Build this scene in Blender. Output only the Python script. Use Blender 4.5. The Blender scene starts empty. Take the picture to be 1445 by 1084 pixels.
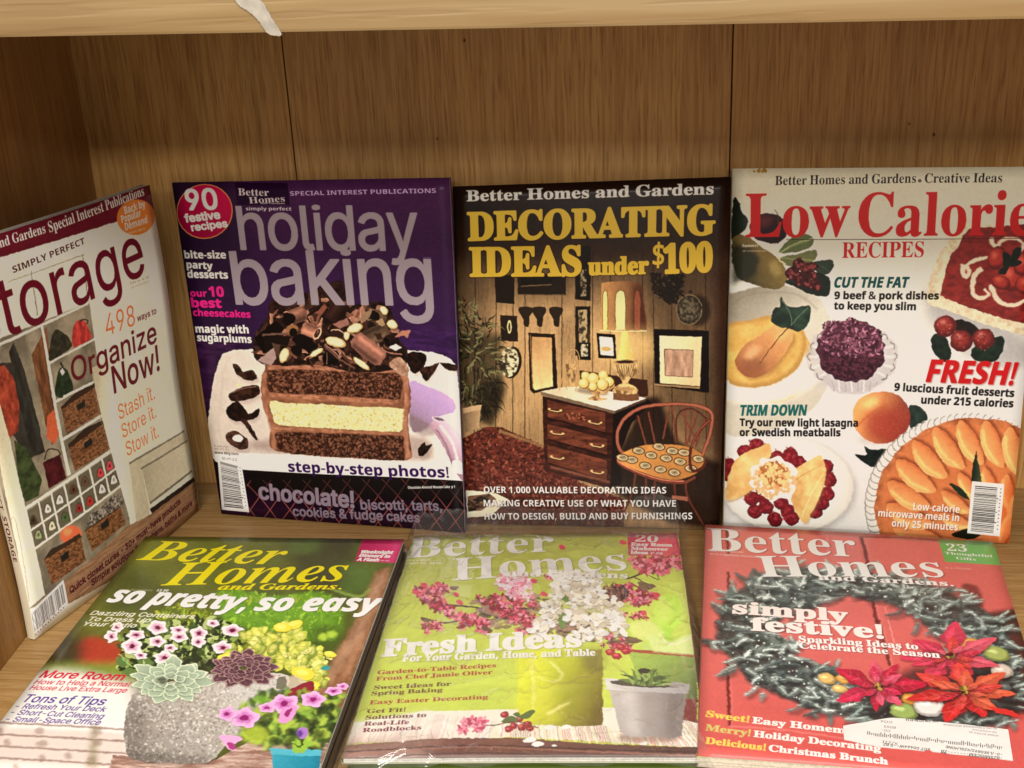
import bpy, math
import numpy as np
from mathutils import Vector, Matrix

# ---------------------------------------------------------------- camera, world, lamps, exposure
scene = bpy.context.scene
cam_data = bpy.data.cameras.new('camera')
cam = bpy.data.objects.new('camera', cam_data)
scene.collection.objects.link(cam)
CAM_R = Vector((0.99478154, 0.09337765, -0.04111328)); CAM_U = Vector((0.00110358, 0.39308995, 0.91949936)); CAM_F = Vector((-0.10202191, 0.91474636, -0.39093558))
CAM_O = Vector((0.0531025821, -0.925346923, 0.493522134))
CAM_R = Vector(CAM_F.cross(CAM_U)).normalized()
m = Matrix((CAM_R, CAM_U, -CAM_F)).transposed().to_4x4(); m.translation = CAM_O
cam.matrix_world = m
cam_data.sensor_width = 36.0
cam_data.lens = 1788.70638 / 1445 * 36.0
cam_data.clip_start = 0.02; cam_data.clip_end = 60
scene.camera = cam

world = bpy.data.worlds.new("World"); scene.world = world; world.use_nodes = True
bg = world.node_tree.nodes['Background']; bg.inputs[0].default_value = (1.0, 0.86, 0.68, 1); bg.inputs[1].default_value = 0.42

def ceiling_lamp(name, loc, sx, sy, power, col=(1.0, 0.955, 0.875)):
    d = bpy.data.lights.new(name, 'AREA'); d.shape = 'RECTANGLE'; d.size = sx; d.size_y = sy; d.energy = power; d.color = col
    o = bpy.data.objects.new(name, d); scene.collection.objects.link(o); o.location = loc
    return o
# rows of ceiling fluorescents in front of the bookcase
ceiling_lamp('ceiling_lamp', (0.35, -1.25, 1.75), 1.6, 0.5, 37)
ceiling_lamp('ceiling_lamp', (0.35, -2.6, 1.75), 2.4, 0.5, 88)
ceiling_lamp('ceiling_lamp', (0.35, -4.2, 1.75), 2.4, 0.5, 155)

scene.view_settings.view_transform = 'Standard'; scene.view_settings.look = 'None'
scene.view_settings.exposure = 0.0; scene.view_settings.gamma = 1.0

# outlines of the lettering: per glyph its code point, advance, number of loops, then each loop as point count, x steps, y steps (1/250 of the cap height)
GLYPHS = {
'S': [
33,99,2,4,39,-9,39,-9,74,189,0,-189,13,49,-10,-7,-5,5,7,10,11,7,4,1,-5,-7,-5,2,5,18,18,4,3,-3,-4,-6,-12,-18,-5,36,211,3,34,93,0,-39,-31,0,32,38,0,-38,-19,-11,-2,5,14,22,29,0,24,0,31,34,-10,-30,-25,0,36,22,12,3,-7,-17,-25,-24,0,-21,39,4,8,32,-11,-5,75,14,15,19,25,18,18,12,5,33,0,-32,-4,-10,-27,9,4,-74,-13,-14,-17,-27,-22,-18,-11,-4,-41,9,93,0,-17,-12,-7,-2,2,6,12,154,65,-3,-6,-9,-11,-13,-10,-7,9,
117,19,13,7,3,-3,-6,-13,-20,48,4,6,10,11,12,9,7,6,44,99,1,6,15,19,34,3,-6,-26,-48,91,0,-4,-21,-66,45,119,1,4,15,0,89,0,84,29,0,-29,46,99,1,13,49,-10,-7,-5,5,7,10,11,7,4,1,-5,-7,-5,2,5,18,18,4,3,-3,-4,-6,-12,-18,-5,48,206,2,30,103,-16,-20,-17,-14,-10,-7,-4,-2,2,4,7,10,14,17,13,24,22,19,15,13,9,6,6,-6,-6,-10,-12,-15,-19,-4,1,6,10,15,18,23,25,38,39,25,22,18,14,10,5,2,-2,-7,-12,-16,-19,-24,-55,-55,
-24,-19,-16,-12,-7,20,103,10,7,8,6,2,-2,-6,-5,-6,-13,-14,-7,-5,-6,-2,2,6,5,7,20,2,6,15,32,57,57,32,11,7,4,-4,-7,-11,-32,-57,-57,-32,-11,-8,49,206,1,20,36,0,36,8,3,1,-28,-16,-9,-9,-5,-2,36,47,41,1,4,7,37,0,0,20,0,5,7,196,-30,-8,1,6,9,11,15,33,0,-232,-9,-4,0,-20,50,206,1,38,13,0,65,25,15,6,-2,-5,-12,-14,-11,-11,-6,-1,-24,-14,-8,-1,4,9,10,33,44,24,14,15,11,0,-6,-13,-20,-92,94,9,8,8,22,-2,0,38,67,30,
29,35,23,13,8,1,-4,-12,-20,-27,3,7,13,16,16,11,7,11,1,-5,-7,-12,-23,-23,-22,-20,-24,-89,0,5,7,24,0,-77,51,206,1,66,90,-36,-25,-14,-4,-1,4,6,10,12,1,6,8,12,18,15,12,10,7,1,-3,-8,-12,-15,-42,0,41,9,10,7,4,0,-2,-7,-8,-13,-14,-8,-5,-5,-20,-15,-10,-3,3,5,18,28,37,26,21,16,10,3,-2,-7,-21,-26,33,19,11,2,-3,-5,-19,-31,-4,4,10,14,11,9,11,7,5,2,-16,-12,-10,-6,-3,2,6,11,17,23,15,11,10,6,2,22,3,3,9,13,15,17,
16,13,6,2,-3,-7,-10,-37,2,6,10,15,14,8,15,8,2,-4,-8,-12,-16,-26,-12,-15,-20,-14,-11,-15,-19,-25,-19,-13,-22,-15,53,206,1,46,90,-30,-22,-14,-8,-1,4,11,14,5,12,17,21,13,9,6,3,-3,-7,-10,-24,-24,-23,-17,12,139,2,-21,-5,-9,-82,-6,40,21,26,22,11,8,5,2,-3,-6,-10,-13,-19,-21,-4,3,7,11,16,14,10,7,2,-23,-14,-6,1,7,9,13,17,35,14,9,7,0,-6,7,127,0,-67,0,20,6,1,-69,6,-1,-7,-12,-11,-13,-16,-19,-22,-18,-15,-11,
-10,-6,54,206,2,45,108,-19,-24,-19,-12,-9,-6,-2,1,5,8,11,15,18,16,24,23,25,16,8,-1,-3,-6,-9,-25,-3,-8,-11,-18,-12,-13,-6,-3,23,23,28,19,16,10,5,-1,-11,-15,-21,-17,-4,2,9,15,16,20,25,28,40,28,24,22,17,14,7,4,-1,-6,-11,-17,-11,-8,-7,-5,-3,24,18,5,-3,-11,-25,-26,-32,10,3,-2,-9,-14,-19,-23,-28,-32,-19,-13,-4,16,109,15,9,6,1,-3,-6,-11,-17,-16,-14,-4,0,3,9,13,21,5,13,21,29,18,18,11,3,-4,-9,-5,-13,-32,
-32,-17,56,206,3,37,101,-40,-28,-10,-7,-4,-1,4,7,17,26,-27,-14,-4,0,8,14,17,24,32,24,14,16,10,5,-6,-15,-29,28,19,12,2,-3,-7,-9,-12,-24,-4,6,15,11,12,18,15,16,13,15,16,21,21,14,15,28,17,11,6,1,-5,-5,-13,-16,-26,-24,-17,-18,-17,-16,-24,-25,-15,-14,-11,-10,-10,15,111,14,8,3,1,-5,-8,-11,-14,-12,-9,-6,0,4,6,155,11,11,14,20,15,12,6,1,-4,-10,-18,-18,-11,-9,16,103,16,14,8,3,-5,-8,-17,-24,-14,-10,-5,1,3,
10,14,17,4,9,15,23,16,9,13,12,-12,-15,-16,-20,-13,-14,-9,57,206,2,47,84,-29,-18,-8,-4,0,7,9,11,14,20,11,10,16,5,8,2,-15,-21,-25,-27,-17,-12,-7,-1,8,8,10,13,15,18,19,19,22,14,12,9,7,2,0,-4,-7,-10,-10,-16,-15,-23,-4,4,9,9,10,19,8,4,-22,-13,-4,1,5,20,15,40,25,-14,-9,-1,7,12,17,22,24,35,15,12,10,7,3,1,-3,-10,-12,-15,-20,-24,-29,-33,-28,-26,-23,-14,-16,-9,-7,16,101,20,8,9,-3,-6,-11,-7,-11,-15,-10,-6,
-3,3,6,11,128,5,7,13,40,22,19,5,3,-4,-11,-20,-27,-23,-16,-10,65,240,2,25,-5,0,16,11,91,10,92,12,9,7,0,-117,0,18,7,4,-2,-14,-82,-15,-1,4,6,19,0,0,10,5,14,227,0,-218,-21,-6,-1,-10,0,10,2,4,6,13,38,0,-36,-14,-7,-4,-2,-10,3,62,71,-36,88,0,87,66,243,3,33,9,0,12,11,8,1,-2,-4,-9,-18,0,136,36,24,8,4,2,-4,-11,-9,-22,-15,17,27,11,13,4,0,-6,-8,-11,-15,-36,0,10,1,5,16,170,20,10,6,3,9,-1,-7,-14,-10,-12,-14,
-20,-16,-7,-10,-3,-4,-12,-7,-18,-11,-20,-22,-13,-10,-8,-10,11,100,33,12,7,4,-2,-6,-12,-23,-8,-3,138,5,7,10,23,28,15,9,3,-3,-5,11,122,24,12,7,-2,-8,-11,-15,-29,1,5,13,6,12,26,34,19,10,5,2,-100,-10,67,257,1,47,141,-27,-31,-27,-21,-14,-6,0,9,11,21,20,23,25,25,21,43,11,6,10,0,-10,-15,-19,-18,-19,-29,-14,-11,-9,-8,-8,0,9,8,11,12,15,29,22,16,15,18,11,-21,-25,-28,-6,2,11,18,25,31,26,37,33,23,24,15,10,5,
1,-3,-13,4,13,0,-87,0,31,23,13,6,0,-6,-9,-13,-17,-45,-54,-42,-15,-12,-9,-5,-1,5,9,11,19,-9,-24,-17,-10,68,272,2,24,11,0,22,7,1,-1,-5,-9,-18,0,145,39,31,15,10,7,2,-2,-6,-11,-14,-18,-23,-27,0,10,5,14,176,15,12,6,3,9,-2,-11,-19,-18,-22,-25,-28,-29,-26,-21,-18,-13,-10,-6,20,122,17,14,13,9,8,5,4,-4,-5,-8,-10,-12,-14,-17,-11,-7,-4,1,4,13,2,5,9,12,16,19,50,49,19,16,12,9,5,2,-2,-4,-21,-182,-12,69,243,1,
45,8,0,19,9,4,1,-1,-6,-10,-15,0,210,0,-8,-6,-6,-17,-20,-25,-26,-8,-3,0,23,16,11,8,9,0,-9,-7,-11,-18,-22,0,3,10,32,27,17,15,12,10,10,-15,0,9,3,6,12,13,175,16,5,2,9,0,-74,0,22,12,16,7,3,-1,-5,-14,-81,2,8,15,30,0,-125,0,31,16,8,2,-85,-15,-6,0,5,8,12,16,22,0,-79,70,222,1,41,8,0,13,11,5,3,1,-1,-5,-8,-19,0,208,0,-9,-5,-7,-10,-11,-18,-30,-19,-6,-1,21,16,11,8,10,0,-10,-7,-11,-17,-21,0,2,4,7,28,0,0,10,2,5,
6,10,173,13,11,7,4,9,0,-74,0,20,16,11,6,5,3,-2,-6,-93,1,8,15,30,0,-125,0,33,15,8,2,-82,-16,-7,-4,-4,-10,71,279,1,54,147,-37,-25,-28,-21,-14,-6,0,8,12,15,26,22,25,24,23,43,9,7,10,0,-10,-14,-20,-19,-17,-29,-13,-12,-9,-8,-8,-1,5,6,8,10,19,23,18,11,7,1,-3,-9,-25,0,124,0,-21,-7,-2,0,-49,-6,5,8,18,24,31,26,38,34,22,19,20,10,5,1,-3,-13,4,13,0,-87,0,30,24,13,6,0,-6,-9,-13,-17,-44,-42,-37,-20,-17,-13,-13,
-4,2,6,13,46,13,9,4,9,0,-9,-4,-8,-13,-59,-16,72,287,1,43,8,0,20,8,4,1,-1,-8,-8,-15,0,124,0,-23,-8,-2,88,-2,-8,-23,0,123,0,-19,-8,-4,1,4,5,21,0,-123,0,21,6,4,2,-88,2,3,6,22,0,0,10,3,6,12,13,176,14,4,3,9,0,-9,-5,-10,-88,0,88,10,5,9,0,-9,-4,-6,-23,-176,-12,-5,-5,-10,0,10,4,5,8,94,0,-93,-9,-5,-4,-10,73,143,1,22,7,0,19,9,5,1,-1,-2,-5,-26,0,127,0,-25,-5,-3,-1,2,4,9,20,0,0,10,4,5,11,11,182,8,5,5,9,0,-9,
-5,-5,-11,-178,-14,-8,-6,-4,-10,74,181,1,34,60,-21,-20,-15,-6,2,6,11,13,14,6,0,-8,4,12,11,7,4,0,-6,-11,-19,0,129,0,-23,-5,-4,-1,-5,-6,-9,-11,-14,-36,3,9,15,18,15,9,7,0,-6,-11,-14,-20,-8,-3,2,6,11,218,17,6,3,9,0,-9,-5,-5,-10,-172,-37,-15,-12,-9,-6,76,234,1,28,8,0,20,8,4,1,-1,-8,-8,-15,0,128,0,-26,-7,-3,-1,2,8,18,30,19,16,10,12,10,10,-14,0,10,3,6,12,13,176,15,4,2,9,0,-9,-4,-7,-10,-175,-21,-7,-2,3,6,
9,11,18,23,0,-85,77,348,1,40,8,0,19,9,3,2,0,-3,-6,-24,0,93,73,73,92,0,-18,-8,-4,-1,1,3,4,22,0,-121,0,24,4,4,1,-92,-10,-90,1,3,6,12,13,0,0,10,3,6,8,17,177,9,6,5,9,0,-172,172,0,-9,-4,-7,-7,-15,-178,-10,-6,-4,-10,0,10,5,6,10,188,-219,0,213,-183,-10,-5,-4,-1,-10,78,271,1,31,221,-162,1,2,5,8,16,0,-81,0,18,9,3,2,0,-21,-11,0,76,129,-2,-4,-5,-22,0,81,0,-16,-7,-8,0,-6,198,-162,-9,-6,-3,-2,-10,0,10,2,6,9,
16,170,24,4,9,0,-157,131,8,4,5,9,0,-9,-2,-4,-15,-226,79,288,2,32,143,-26,-24,-27,-18,-15,-11,-6,-1,4,8,13,17,19,23,26,27,26,24,21,18,14,11,6,1,-3,-9,-12,-17,-20,-23,-19,-6,3,7,16,16,20,23,26,27,26,24,22,18,15,11,6,2,-4,-8,-13,-17,-20,-23,-25,-28,-26,-25,-21,-19,-14,-11,-5,24,145,15,13,11,9,11,4,-4,-13,-10,-11,-13,-14,-15,-13,-11,-9,-11,-4,4,13,10,11,13,7,1,6,9,13,37,52,51,37,13,10,5,2,-1,-6,-9,
-13,-37,-52,-51,-37,-13,-10,-5,80,229,2,28,8,0,20,8,4,1,-1,-8,-8,-15,0,140,30,22,15,8,-1,-4,-8,-16,-22,-29,-44,2,3,6,22,0,0,10,3,6,12,13,176,14,4,3,9,-1,-5,-12,-18,-22,-25,-13,-12,-15,-9,-5,0,-85,-9,-5,-4,-10,12,100,23,15,11,9,2,-3,-9,-14,-25,-5,-3,126,1,4,8,16,26,30,15,9,1,-3,-6,82,260,2,35,8,0,20,8,4,1,-1,-8,-8,-15,0,110,38,37,20,8,5,2,-4,-4,-14,-34,70,8,13,0,-78,-75,-11,1,3,4,8,17,0,0,10,3,6,
12,13,176,14,4,3,9,0,-2,-10,-13,-12,-14,-15,-21,-9,-16,-15,-103,-8,-2,-10,0,117,0,-86,-9,-6,-4,-2,-10,13,100,25,17,12,8,4,-2,-8,-14,-26,-9,-5,-2,128,1,5,8,12,23,30,17,9,3,-2,-5,-14,83,214,1,56,24,0,10,11,12,14,17,25,18,15,7,-2,-9,-12,-62,-17,-12,-8,-4,3,7,18,26,32,51,8,4,10,0,-9,-9,-15,-17,-14,-20,-19,-13,-4,3,12,18,60,15,11,9,3,-3,-8,-10,-12,-26,-19,-25,-49,-7,-4,-6,93,0,-35,-20,-13,-8,-3,5,13,
19,16,15,8,33,13,13,16,23,21,18,21,12,1,-11,3,9,0,-81,0,24,23,13,7,2,-5,-13,-17,-16,-13,-11,-30,-11,-12,-20,-23,-22,-19,-12,-10,-12,-3,0,12,-3,-10,84,232,1,27,51,0,16,11,5,2,1,-24,-22,-12,-6,-6,-10,0,219,0,-9,-7,-13,-21,-30,1,3,5,8,18,0,0,10,1,6,7,11,203,-2,-11,-13,-11,-27,0,76,0,-76,0,28,20,12,4,-207,-10,-6,-4,-1,-10,89,234,1,33,56,0,21,9,2,0,-67,-11,-17,0,121,0,-23,-5,0,50,49,6,0,-4,-11,-14,0,
79,0,-15,-12,-67,2,3,6,22,0,0,10,4,10,15,59,123,13,6,10,0,-10,-3,-5,-6,-102,80,15,9,6,5,1,10,0,-10,-5,-14,-109,-84,-9,-5,-4,-10,97,189,2,45,140,-12,-10,-5,-3,-27,-31,-20,-10,-7,-3,-1,6,7,32,53,0,-2,-8,-14,-18,-8,-2,8,2,-1,-6,-8,-10,-16,-7,0,8,14,28,38,28,17,6,3,0,5,10,5,-20,-6,2,5,7,11,-18,-6,5,6,9,11,15,16,9,20,18,32,12,10,4,-1,-5,-7,-14,-8,-9,-7,-5,-1,5,12,17,14,11,9,1,-7,-15,-16,-13,-99,-5,4,
-8,-15,9,83,14,12,0,-27,-14,-3,2,8,18,6,11,58,-12,-18,-17,-17,-9,98,198,2,25,24,-1,-3,-6,-10,0,72,0,20,19,25,19,16,9,4,-3,-5,-12,-15,-15,-21,-24,-18,-17,-29,-6,227,14,4,2,9,0,-97,16,5,-2,-11,-18,-23,-29,-26,-18,-21,-16,-8,-7,1,7,12,-21,14,100,17,10,6,2,-2,-6,-10,-16,-16,-6,-3,1,8,8,5,14,25,36,29,21,12,4,-6,-7,-8,-108,-13,99,161,1,43,86,-16,-14,-13,-14,-11,-5,-2,4,7,10,11,14,16,17,18,21,15,7,0,-5,
-7,-19,-7,-4,-1,-3,-12,-14,-10,-5,-2,5,12,8,14,11,14,23,7,-14,-17,-19,-6,2,5,8,15,18,16,37,18,17,14,12,10,6,3,-1,-5,-11,-15,-18,-7,-4,0,4,8,26,7,4,-4,-11,-19,-36,-33,-23,-8,-7,-1,3,15,-6,-17,-12,-7,100,203,2,32,77,-18,-16,-14,-10,-6,-2,1,6,7,12,16,13,14,18,11,13,0,-7,-18,0,78,0,4,15,0,-33,-39,0,-8,-11,-12,-6,3,9,13,18,20,24,20,24,15,17,11,5,2,-3,-5,-13,74,9,4,9,0,-215,-14,-6,-9,-3,-9,27,-11,-9,-5,
16,94,8,9,7,4,0,-4,-7,-15,-15,-9,-6,-1,1,5,9,15,2,6,8,11,93,8,6,5,-4,-13,-22,-31,-30,-22,-12,101,165,2,29,84,-15,-14,-13,-10,-16,-5,5,16,25,14,15,29,22,14,4,-91,1,6,11,17,16,10,10,13,8,-14,-17,-19,-6,2,5,8,10,29,38,36,28,18,5,2,-5,-16,-25,-38,0,-16,-25,-17,-9,0,3,6,14,-7,-20,-14,-9,9,64,47,-2,-4,-6,-7,-9,-10,-8,105,0,37,13,5,3,-1,-6,-22,102,117,1,39,8,0,13,5,3,0,-20,0,20,2,8,12,17,20,18,19,12,7,
-1,-8,-8,-9,-7,-6,-4,7,-3,-11,-8,-5,0,31,0,-31,0,6,8,15,0,0,9,2,6,23,112,0,18,0,44,16,13,8,4,0,-6,-10,-12,-18,-10,-4,0,3,5,13,21,6,0,-4,-18,-51,0,-18,0,-124,-14,-4,-1,-9,103,180,3,48,80,-31,-18,-13,-9,-1,4,7,19,-15,-7,-3,2,14,27,-27,-11,-6,4,6,11,15,18,26,36,46,0,-27,10,3,-3,-10,-15,-15,-50,-9,-3,3,10,60,29,9,6,1,-3,-15,-19,-25,-77,2,6,8,13,11,8,7,8,10,7,14,12,17,14,16,14,27,20,10,12,8,6,2,-8,0,
-20,0,-17,-18,-19,-16,-12,-6,-4,-7,-9,-7,-4,-3,-9,-9,-12,-15,-19,-19,-11,-6,16,86,11,8,3,2,-2,-3,-8,-11,-11,-7,-4,-1,1,4,7,68,3,9,15,21,21,15,8,3,-3,-8,-15,-21,-21,-15,-9,13,88,25,24,7,-1,-6,-13,-71,-8,-4,-1,3,16,-64,2,9,10,15,5,4,0,-7,-8,-8,-7,-11,104,209,1,37,10,0,11,5,3,0,-5,-14,0,71,0,17,13,15,19,9,15,6,6,1,5,12,0,-88,0,9,5,4,-1,-4,-13,-16,-14,1,5,12,0,0,9,2,4,16,193,13,5,8,0,-104,18,7,3,0,-3,
-11,-8,-22,-109,-9,-3,-9,0,9,1,4,17,101,13,4,-5,-15,-106,-11,-3,-9,105,109,2,16,55,-11,-8,-6,-2,2,6,8,11,11,9,6,2,-2,-6,-9,199,2,6,9,10,11,9,6,2,-2,-6,-9,-11,-10,-9,-6,14,10,0,11,5,3,-1,-3,-14,0,70,1,4,13,0,0,9,2,4,16,116,10,4,9,0,-145,-12,-4,-9,107,197,1,37,10,0,11,5,3,0,-4,-14,0,70,0,46,6,0,-7,-13,0,77,0,-16,-14,-38,70,6,8,0,-90,0,12,3,0,-42,-8,1,5,12,0,0,9,2,4,16,193,13,4,9,0,-157,45,9,9,4,1,9,
0,-9,-3,-8,-35,-99,-5,-2,-9,0,9,2,4,6,60,-7,-51,-11,-3,-9,108,110,1,14,10,0,11,5,3,0,-4,-14,0,70,1,4,13,0,0,9,2,4,16,193,13,4,9,0,-225,-12,-4,-9,109,304,1,59,10,0,11,5,3,-1,-5,-13,0,70,0,11,12,13,14,17,13,10,6,11,13,21,19,10,15,5,6,1,5,12,0,-87,0,9,6,3,-1,-5,-12,-15,-14,1,5,11,0,-85,0,8,6,3,-1,-4,-12,-16,-14,1,5,11,0,0,9,2,4,16,116,11,4,8,0,-25,13,9,6,2,-2,-6,-10,-14,14,10,7,0,-3,-11,-8,-22,-107,
-11,-3,-9,0,9,1,6,15,101,13,4,-5,-14,-107,-11,-3,-9,0,9,1,6,15,101,13,4,-5,-15,-106,-11,-3,-9,110,209,1,37,10,0,11,5,3,-1,-5,-13,0,71,0,11,12,22,19,9,15,6,6,1,5,12,0,-88,0,9,5,4,-1,-4,-13,-16,-14,1,5,12,0,0,9,2,4,16,116,11,4,8,0,-23,12,9,6,0,-3,-11,-8,-22,-109,-9,-3,-9,0,9,1,4,17,101,13,4,-5,-15,-106,-11,-3,-9,111,185,2,26,93,-18,-16,-14,-12,-17,-6,6,7,10,12,14,16,17,17,16,14,12,10,7,6,-6,-17,-12,
-14,-15,-6,2,5,8,11,29,35,36,16,13,11,8,5,2,-2,-5,-8,-10,-13,-16,-37,-36,-28,-11,-8,-5,17,93,13,9,4,2,-1,-5,-7,-6,-9,-14,-9,-4,-2,2,4,9,6,4,13,22,39,32,28,14,4,2,-4,-11,-24,-40,-40,-22,-13,112,204,2,32,10,0,10,6,3,-1,-4,-13,0,68,0,14,19,24,21,11,11,8,4,-1,-4,-10,-20,-13,-13,-18,-12,-19,2,7,18,0,-76,8,2,7,24,180,12,5,8,0,-26,19,10,1,-8,-9,-15,-20,-16,-44,-17,-20,-21,-7,-2,1,4,18,-72,-10,-3,-9,13,
107,15,9,6,2,-3,-5,-10,-12,-15,-13,0,11,15,5,12,22,31,36,19,10,3,-6,-18,-91,-17,114,158,1,30,10,0,11,5,3,-1,-4,-13,0,69,0,13,19,20,17,7,3,-3,-7,-10,-11,-6,-12,-6,-12,-8,-1,6,19,0,0,9,2,4,16,116,11,3,9,0,-32,19,14,4,-6,-9,-14,-12,-8,-4,1,4,14,2,-6,-16,-99,-9,-4,-9,115,158,1,46,83,-16,-27,-7,-5,-8,0,9,12,10,14,15,14,9,2,-2,-9,-44,-20,-9,1,14,18,26,37,5,4,8,0,-9,-12,-17,-11,-14,-7,-6,0,5,62,10,5,0,
-3,-8,-12,-10,-6,3,8,-3,-7,0,63,0,-29,-11,-8,-2,4,8,12,11,9,24,17,20,24,23,11,4,-8,2,6,0,-53,0,24,14,2,-1,-4,-8,-13,-8,-36,-12,-14,-27,-11,-14,-11,-5,116,125,1,25,68,-15,-11,-8,-5,-2,0,-16,0,37,23,8,0,35,0,-35,1,5,7,12,9,9,-10,-12,-15,-5,1,5,8,10,20,114,0,11,39,30,0,-63,0,-17,0,-120,-9,-2,5,14,-5,-18,-13,-8,117,206,1,31,72,-12,-14,-10,-7,-4,-1,-5,-13,0,72,0,6,13,16,12,0,-6,-15,0,74,0,5,15,0,-34,
-39,0,-10,-13,-14,-6,1,5,9,14,23,101,11,4,8,0,-134,-12,-4,4,12,109,13,4,8,0,-137,-13,-4,-9,-3,-10,28,-11,-9,-6,118,168,1,20,78,-60,-8,-11,0,91,0,-16,-3,30,31,-1,-4,-15,0,55,0,-12,-10,-57,-6,150,13,4,9,0,-8,-3,-9,-83,82,6,3,4,8,0,-8,-6,-16,-146,119,239,1,32,67,-58,-7,-8,0,82,0,-11,-2,28,25,-10,-4,-10,0,85,0,-11,-4,22,28,-3,-14,0,49,0,-9,-7,-61,-8,-37,-45,-6,153,10,4,9,0,-9,-3,-10,-78,59,26,5,2,8,0,
-9,-3,-8,-73,72,9,4,8,0,-8,-3,-13,-152,0,114,-114,121,165,1,35,29,-16,-12,-5,4,12,18,9,2,10,7,9,10,-60,-9,-11,0,92,0,-15,-3,31,28,-3,-16,0,53,0,-11,-8,-58,-14,-9,-9,-11,-77,3,10,14,17,10,-1,-9,-19,-1,6,14,30,146,15,3,9,0,-9,-3,-9,-84,83,10,3,9,0,-9,-5,-16,-159,-30,-13,-8,-5,0],
'SI': [
45,120,1,4,15,0,90,0,85,29,0,-29,46,100,1,15,50,-11,-7,-5,2,3,7,11,11,7,3,2,-2,-3,-7,-5,2,5,18,12,6,5,2,-2,-5,-6,-12,-11,-7,-5,65,233,2,24,-38,0,16,15,186,11,-8,8,10,15,0,-116,0,19,10,3,1,-78,-30,-9,2,4,18,0,0,9,5,12,230,0,-220,-17,-7,-3,-9,0,9,6,12,17,34,0,-37,-17,-7,-3,-5,-9,3,66,67,4,93,0,89,66,239,3,31,-19,0,23,12,49,2,-2,-8,-16,0,120,30,14,11,10,3,-1,-3,-5,-18,-11,-31,30,13,4,3,-3,-8,-10,-25,
-39,0,9,4,17,178,15,9,6,3,9,-2,-5,-6,-8,-14,-13,-18,-10,-9,-16,-6,-10,-15,-14,-8,-19,-19,-18,-13,-16,-9,13,111,22,12,9,12,8,0,-4,-9,-21,-9,-5,-25,137,3,5,6,14,23,22,14,9,5,-2,-5,-93,13,92,19,16,13,9,4,-3,-9,-16,-27,-26,1,4,12,3,8,14,17,29,19,13,8,3,-100,-7,-4,67,244,1,45,112,-29,-25,-20,-18,-7,-1,6,13,15,18,21,27,18,29,26,41,7,6,10,-16,-11,-3,-10,-16,-16,-25,-18,-22,-15,-20,-8,1,7,7,13,11,30,21,
19,26,11,-21,-25,-27,-6,3,9,14,25,25,35,34,32,24,21,17,15,5,4,-2,-9,3,8,0,-86,1,31,22,14,4,-2,-9,-21,-23,-50,-40,-41,-18,-10,-11,-4,-2,6,12,28,-8,-24,-18,-11,69,244,1,44,-19,0,23,12,49,2,-3,-7,-16,0,199,-14,-11,-4,-5,-11,-16,-21,-21,-9,-6,-21,28,19,17,12,10,-27,-8,-1,-9,-18,-27,-26,3,12,35,26,18,12,15,14,10,-22,0,9,4,17,179,13,11,5,3,9,0,-70,0,29,9,11,6,3,-1,-4,-12,-82,1,5,12,21,0,-102,0,28,14,7,
1,-99,-10,-4,1,6,9,9,16,22,0,-76,71,277,1,54,123,-37,-20,-25,-18,-10,-1,5,12,19,20,23,23,30,26,27,35,7,5,10,-16,-11,-4,-4,-11,-14,-23,-18,-24,-22,-15,-12,-9,-4,1,3,9,13,18,21,16,12,9,15,2,-6,-21,0,104,0,-13,-8,-23,-46,-6,4,7,17,23,30,29,34,31,29,20,16,12,8,3,-3,-8,3,8,0,-81,0,29,12,13,9,4,-3,-13,-24,-24,-30,-31,-29,-25,-15,-18,-13,-8,-2,2,6,13,54,18,10,4,9,0,-10,-2,-10,-85,-17,72,282,1,44,-19,0,
23,12,49,2,-2,-8,-16,0,116,0,-19,-12,-8,-18,89,18,3,-7,-20,0,117,0,-22,-7,-6,-47,-3,2,8,16,0,-117,0,21,12,28,-89,-24,2,4,20,0,0,9,4,17,178,15,8,7,3,9,0,-9,-3,-11,-20,-67,0,67,19,11,4,9,0,-9,-4,-7,-11,-177,-16,-9,-5,-3,-9,0,9,3,13,98,0,-97,-7,-5,-5,-9,73,138,1,21,-19,0,23,12,49,2,-2,-9,-16,0,117,0,-22,-7,-5,-49,-2,1,9,16,0,0,9,4,17,178,15,8,7,3,9,0,-9,-4,-6,-10,-179,-14,-9,-7,-3,-9,76,236,1,28,-19,
0,23,12,49,2,-3,-7,-17,0,117,0,-13,-10,-7,-6,-45,-5,6,21,24,23,20,12,16,13,12,-24,0,9,4,17,180,12,10,6,3,9,0,-9,-1,-4,-8,-12,-170,-24,-6,-3,1,5,9,8,17,21,0,-74,79,265,2,31,99,-28,-16,-21,-14,-8,-1,4,9,13,18,20,25,18,28,30,27,15,19,9,6,3,0,-3,-9,-13,-13,-14,-22,-24,-19,-6,3,6,15,21,26,27,28,27,27,24,21,19,9,8,1,-5,-8,-17,-14,-17,-18,-24,-21,-28,-27,-19,-17,-19,-15,-7,23,102,12,12,22,20,17,12,4,-2,
-6,-7,-10,-13,-14,-14,-13,-25,-20,-11,-1,5,7,13,7,2,5,20,32,43,46,45,15,13,9,5,2,-3,-8,-12,-37,-51,-53,-40,-13,-10,-8,80,227,2,26,-19,0,23,12,49,2,-2,-8,-16,0,122,32,21,10,0,-6,-17,-18,-19,-25,-46,-23,1,5,20,0,0,9,4,17,178,15,8,7,3,9,-1,-7,-15,-21,-24,-19,-20,-12,-7,-4,-1,-93,-8,-5,-4,-9,13,110,21,12,14,10,5,0,-7,-11,-20,-6,-4,-25,132,2,5,11,16,20,24,18,7,2,-3,-6,-95,82,238,2,32,-19,0,23,12,49,2,
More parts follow.
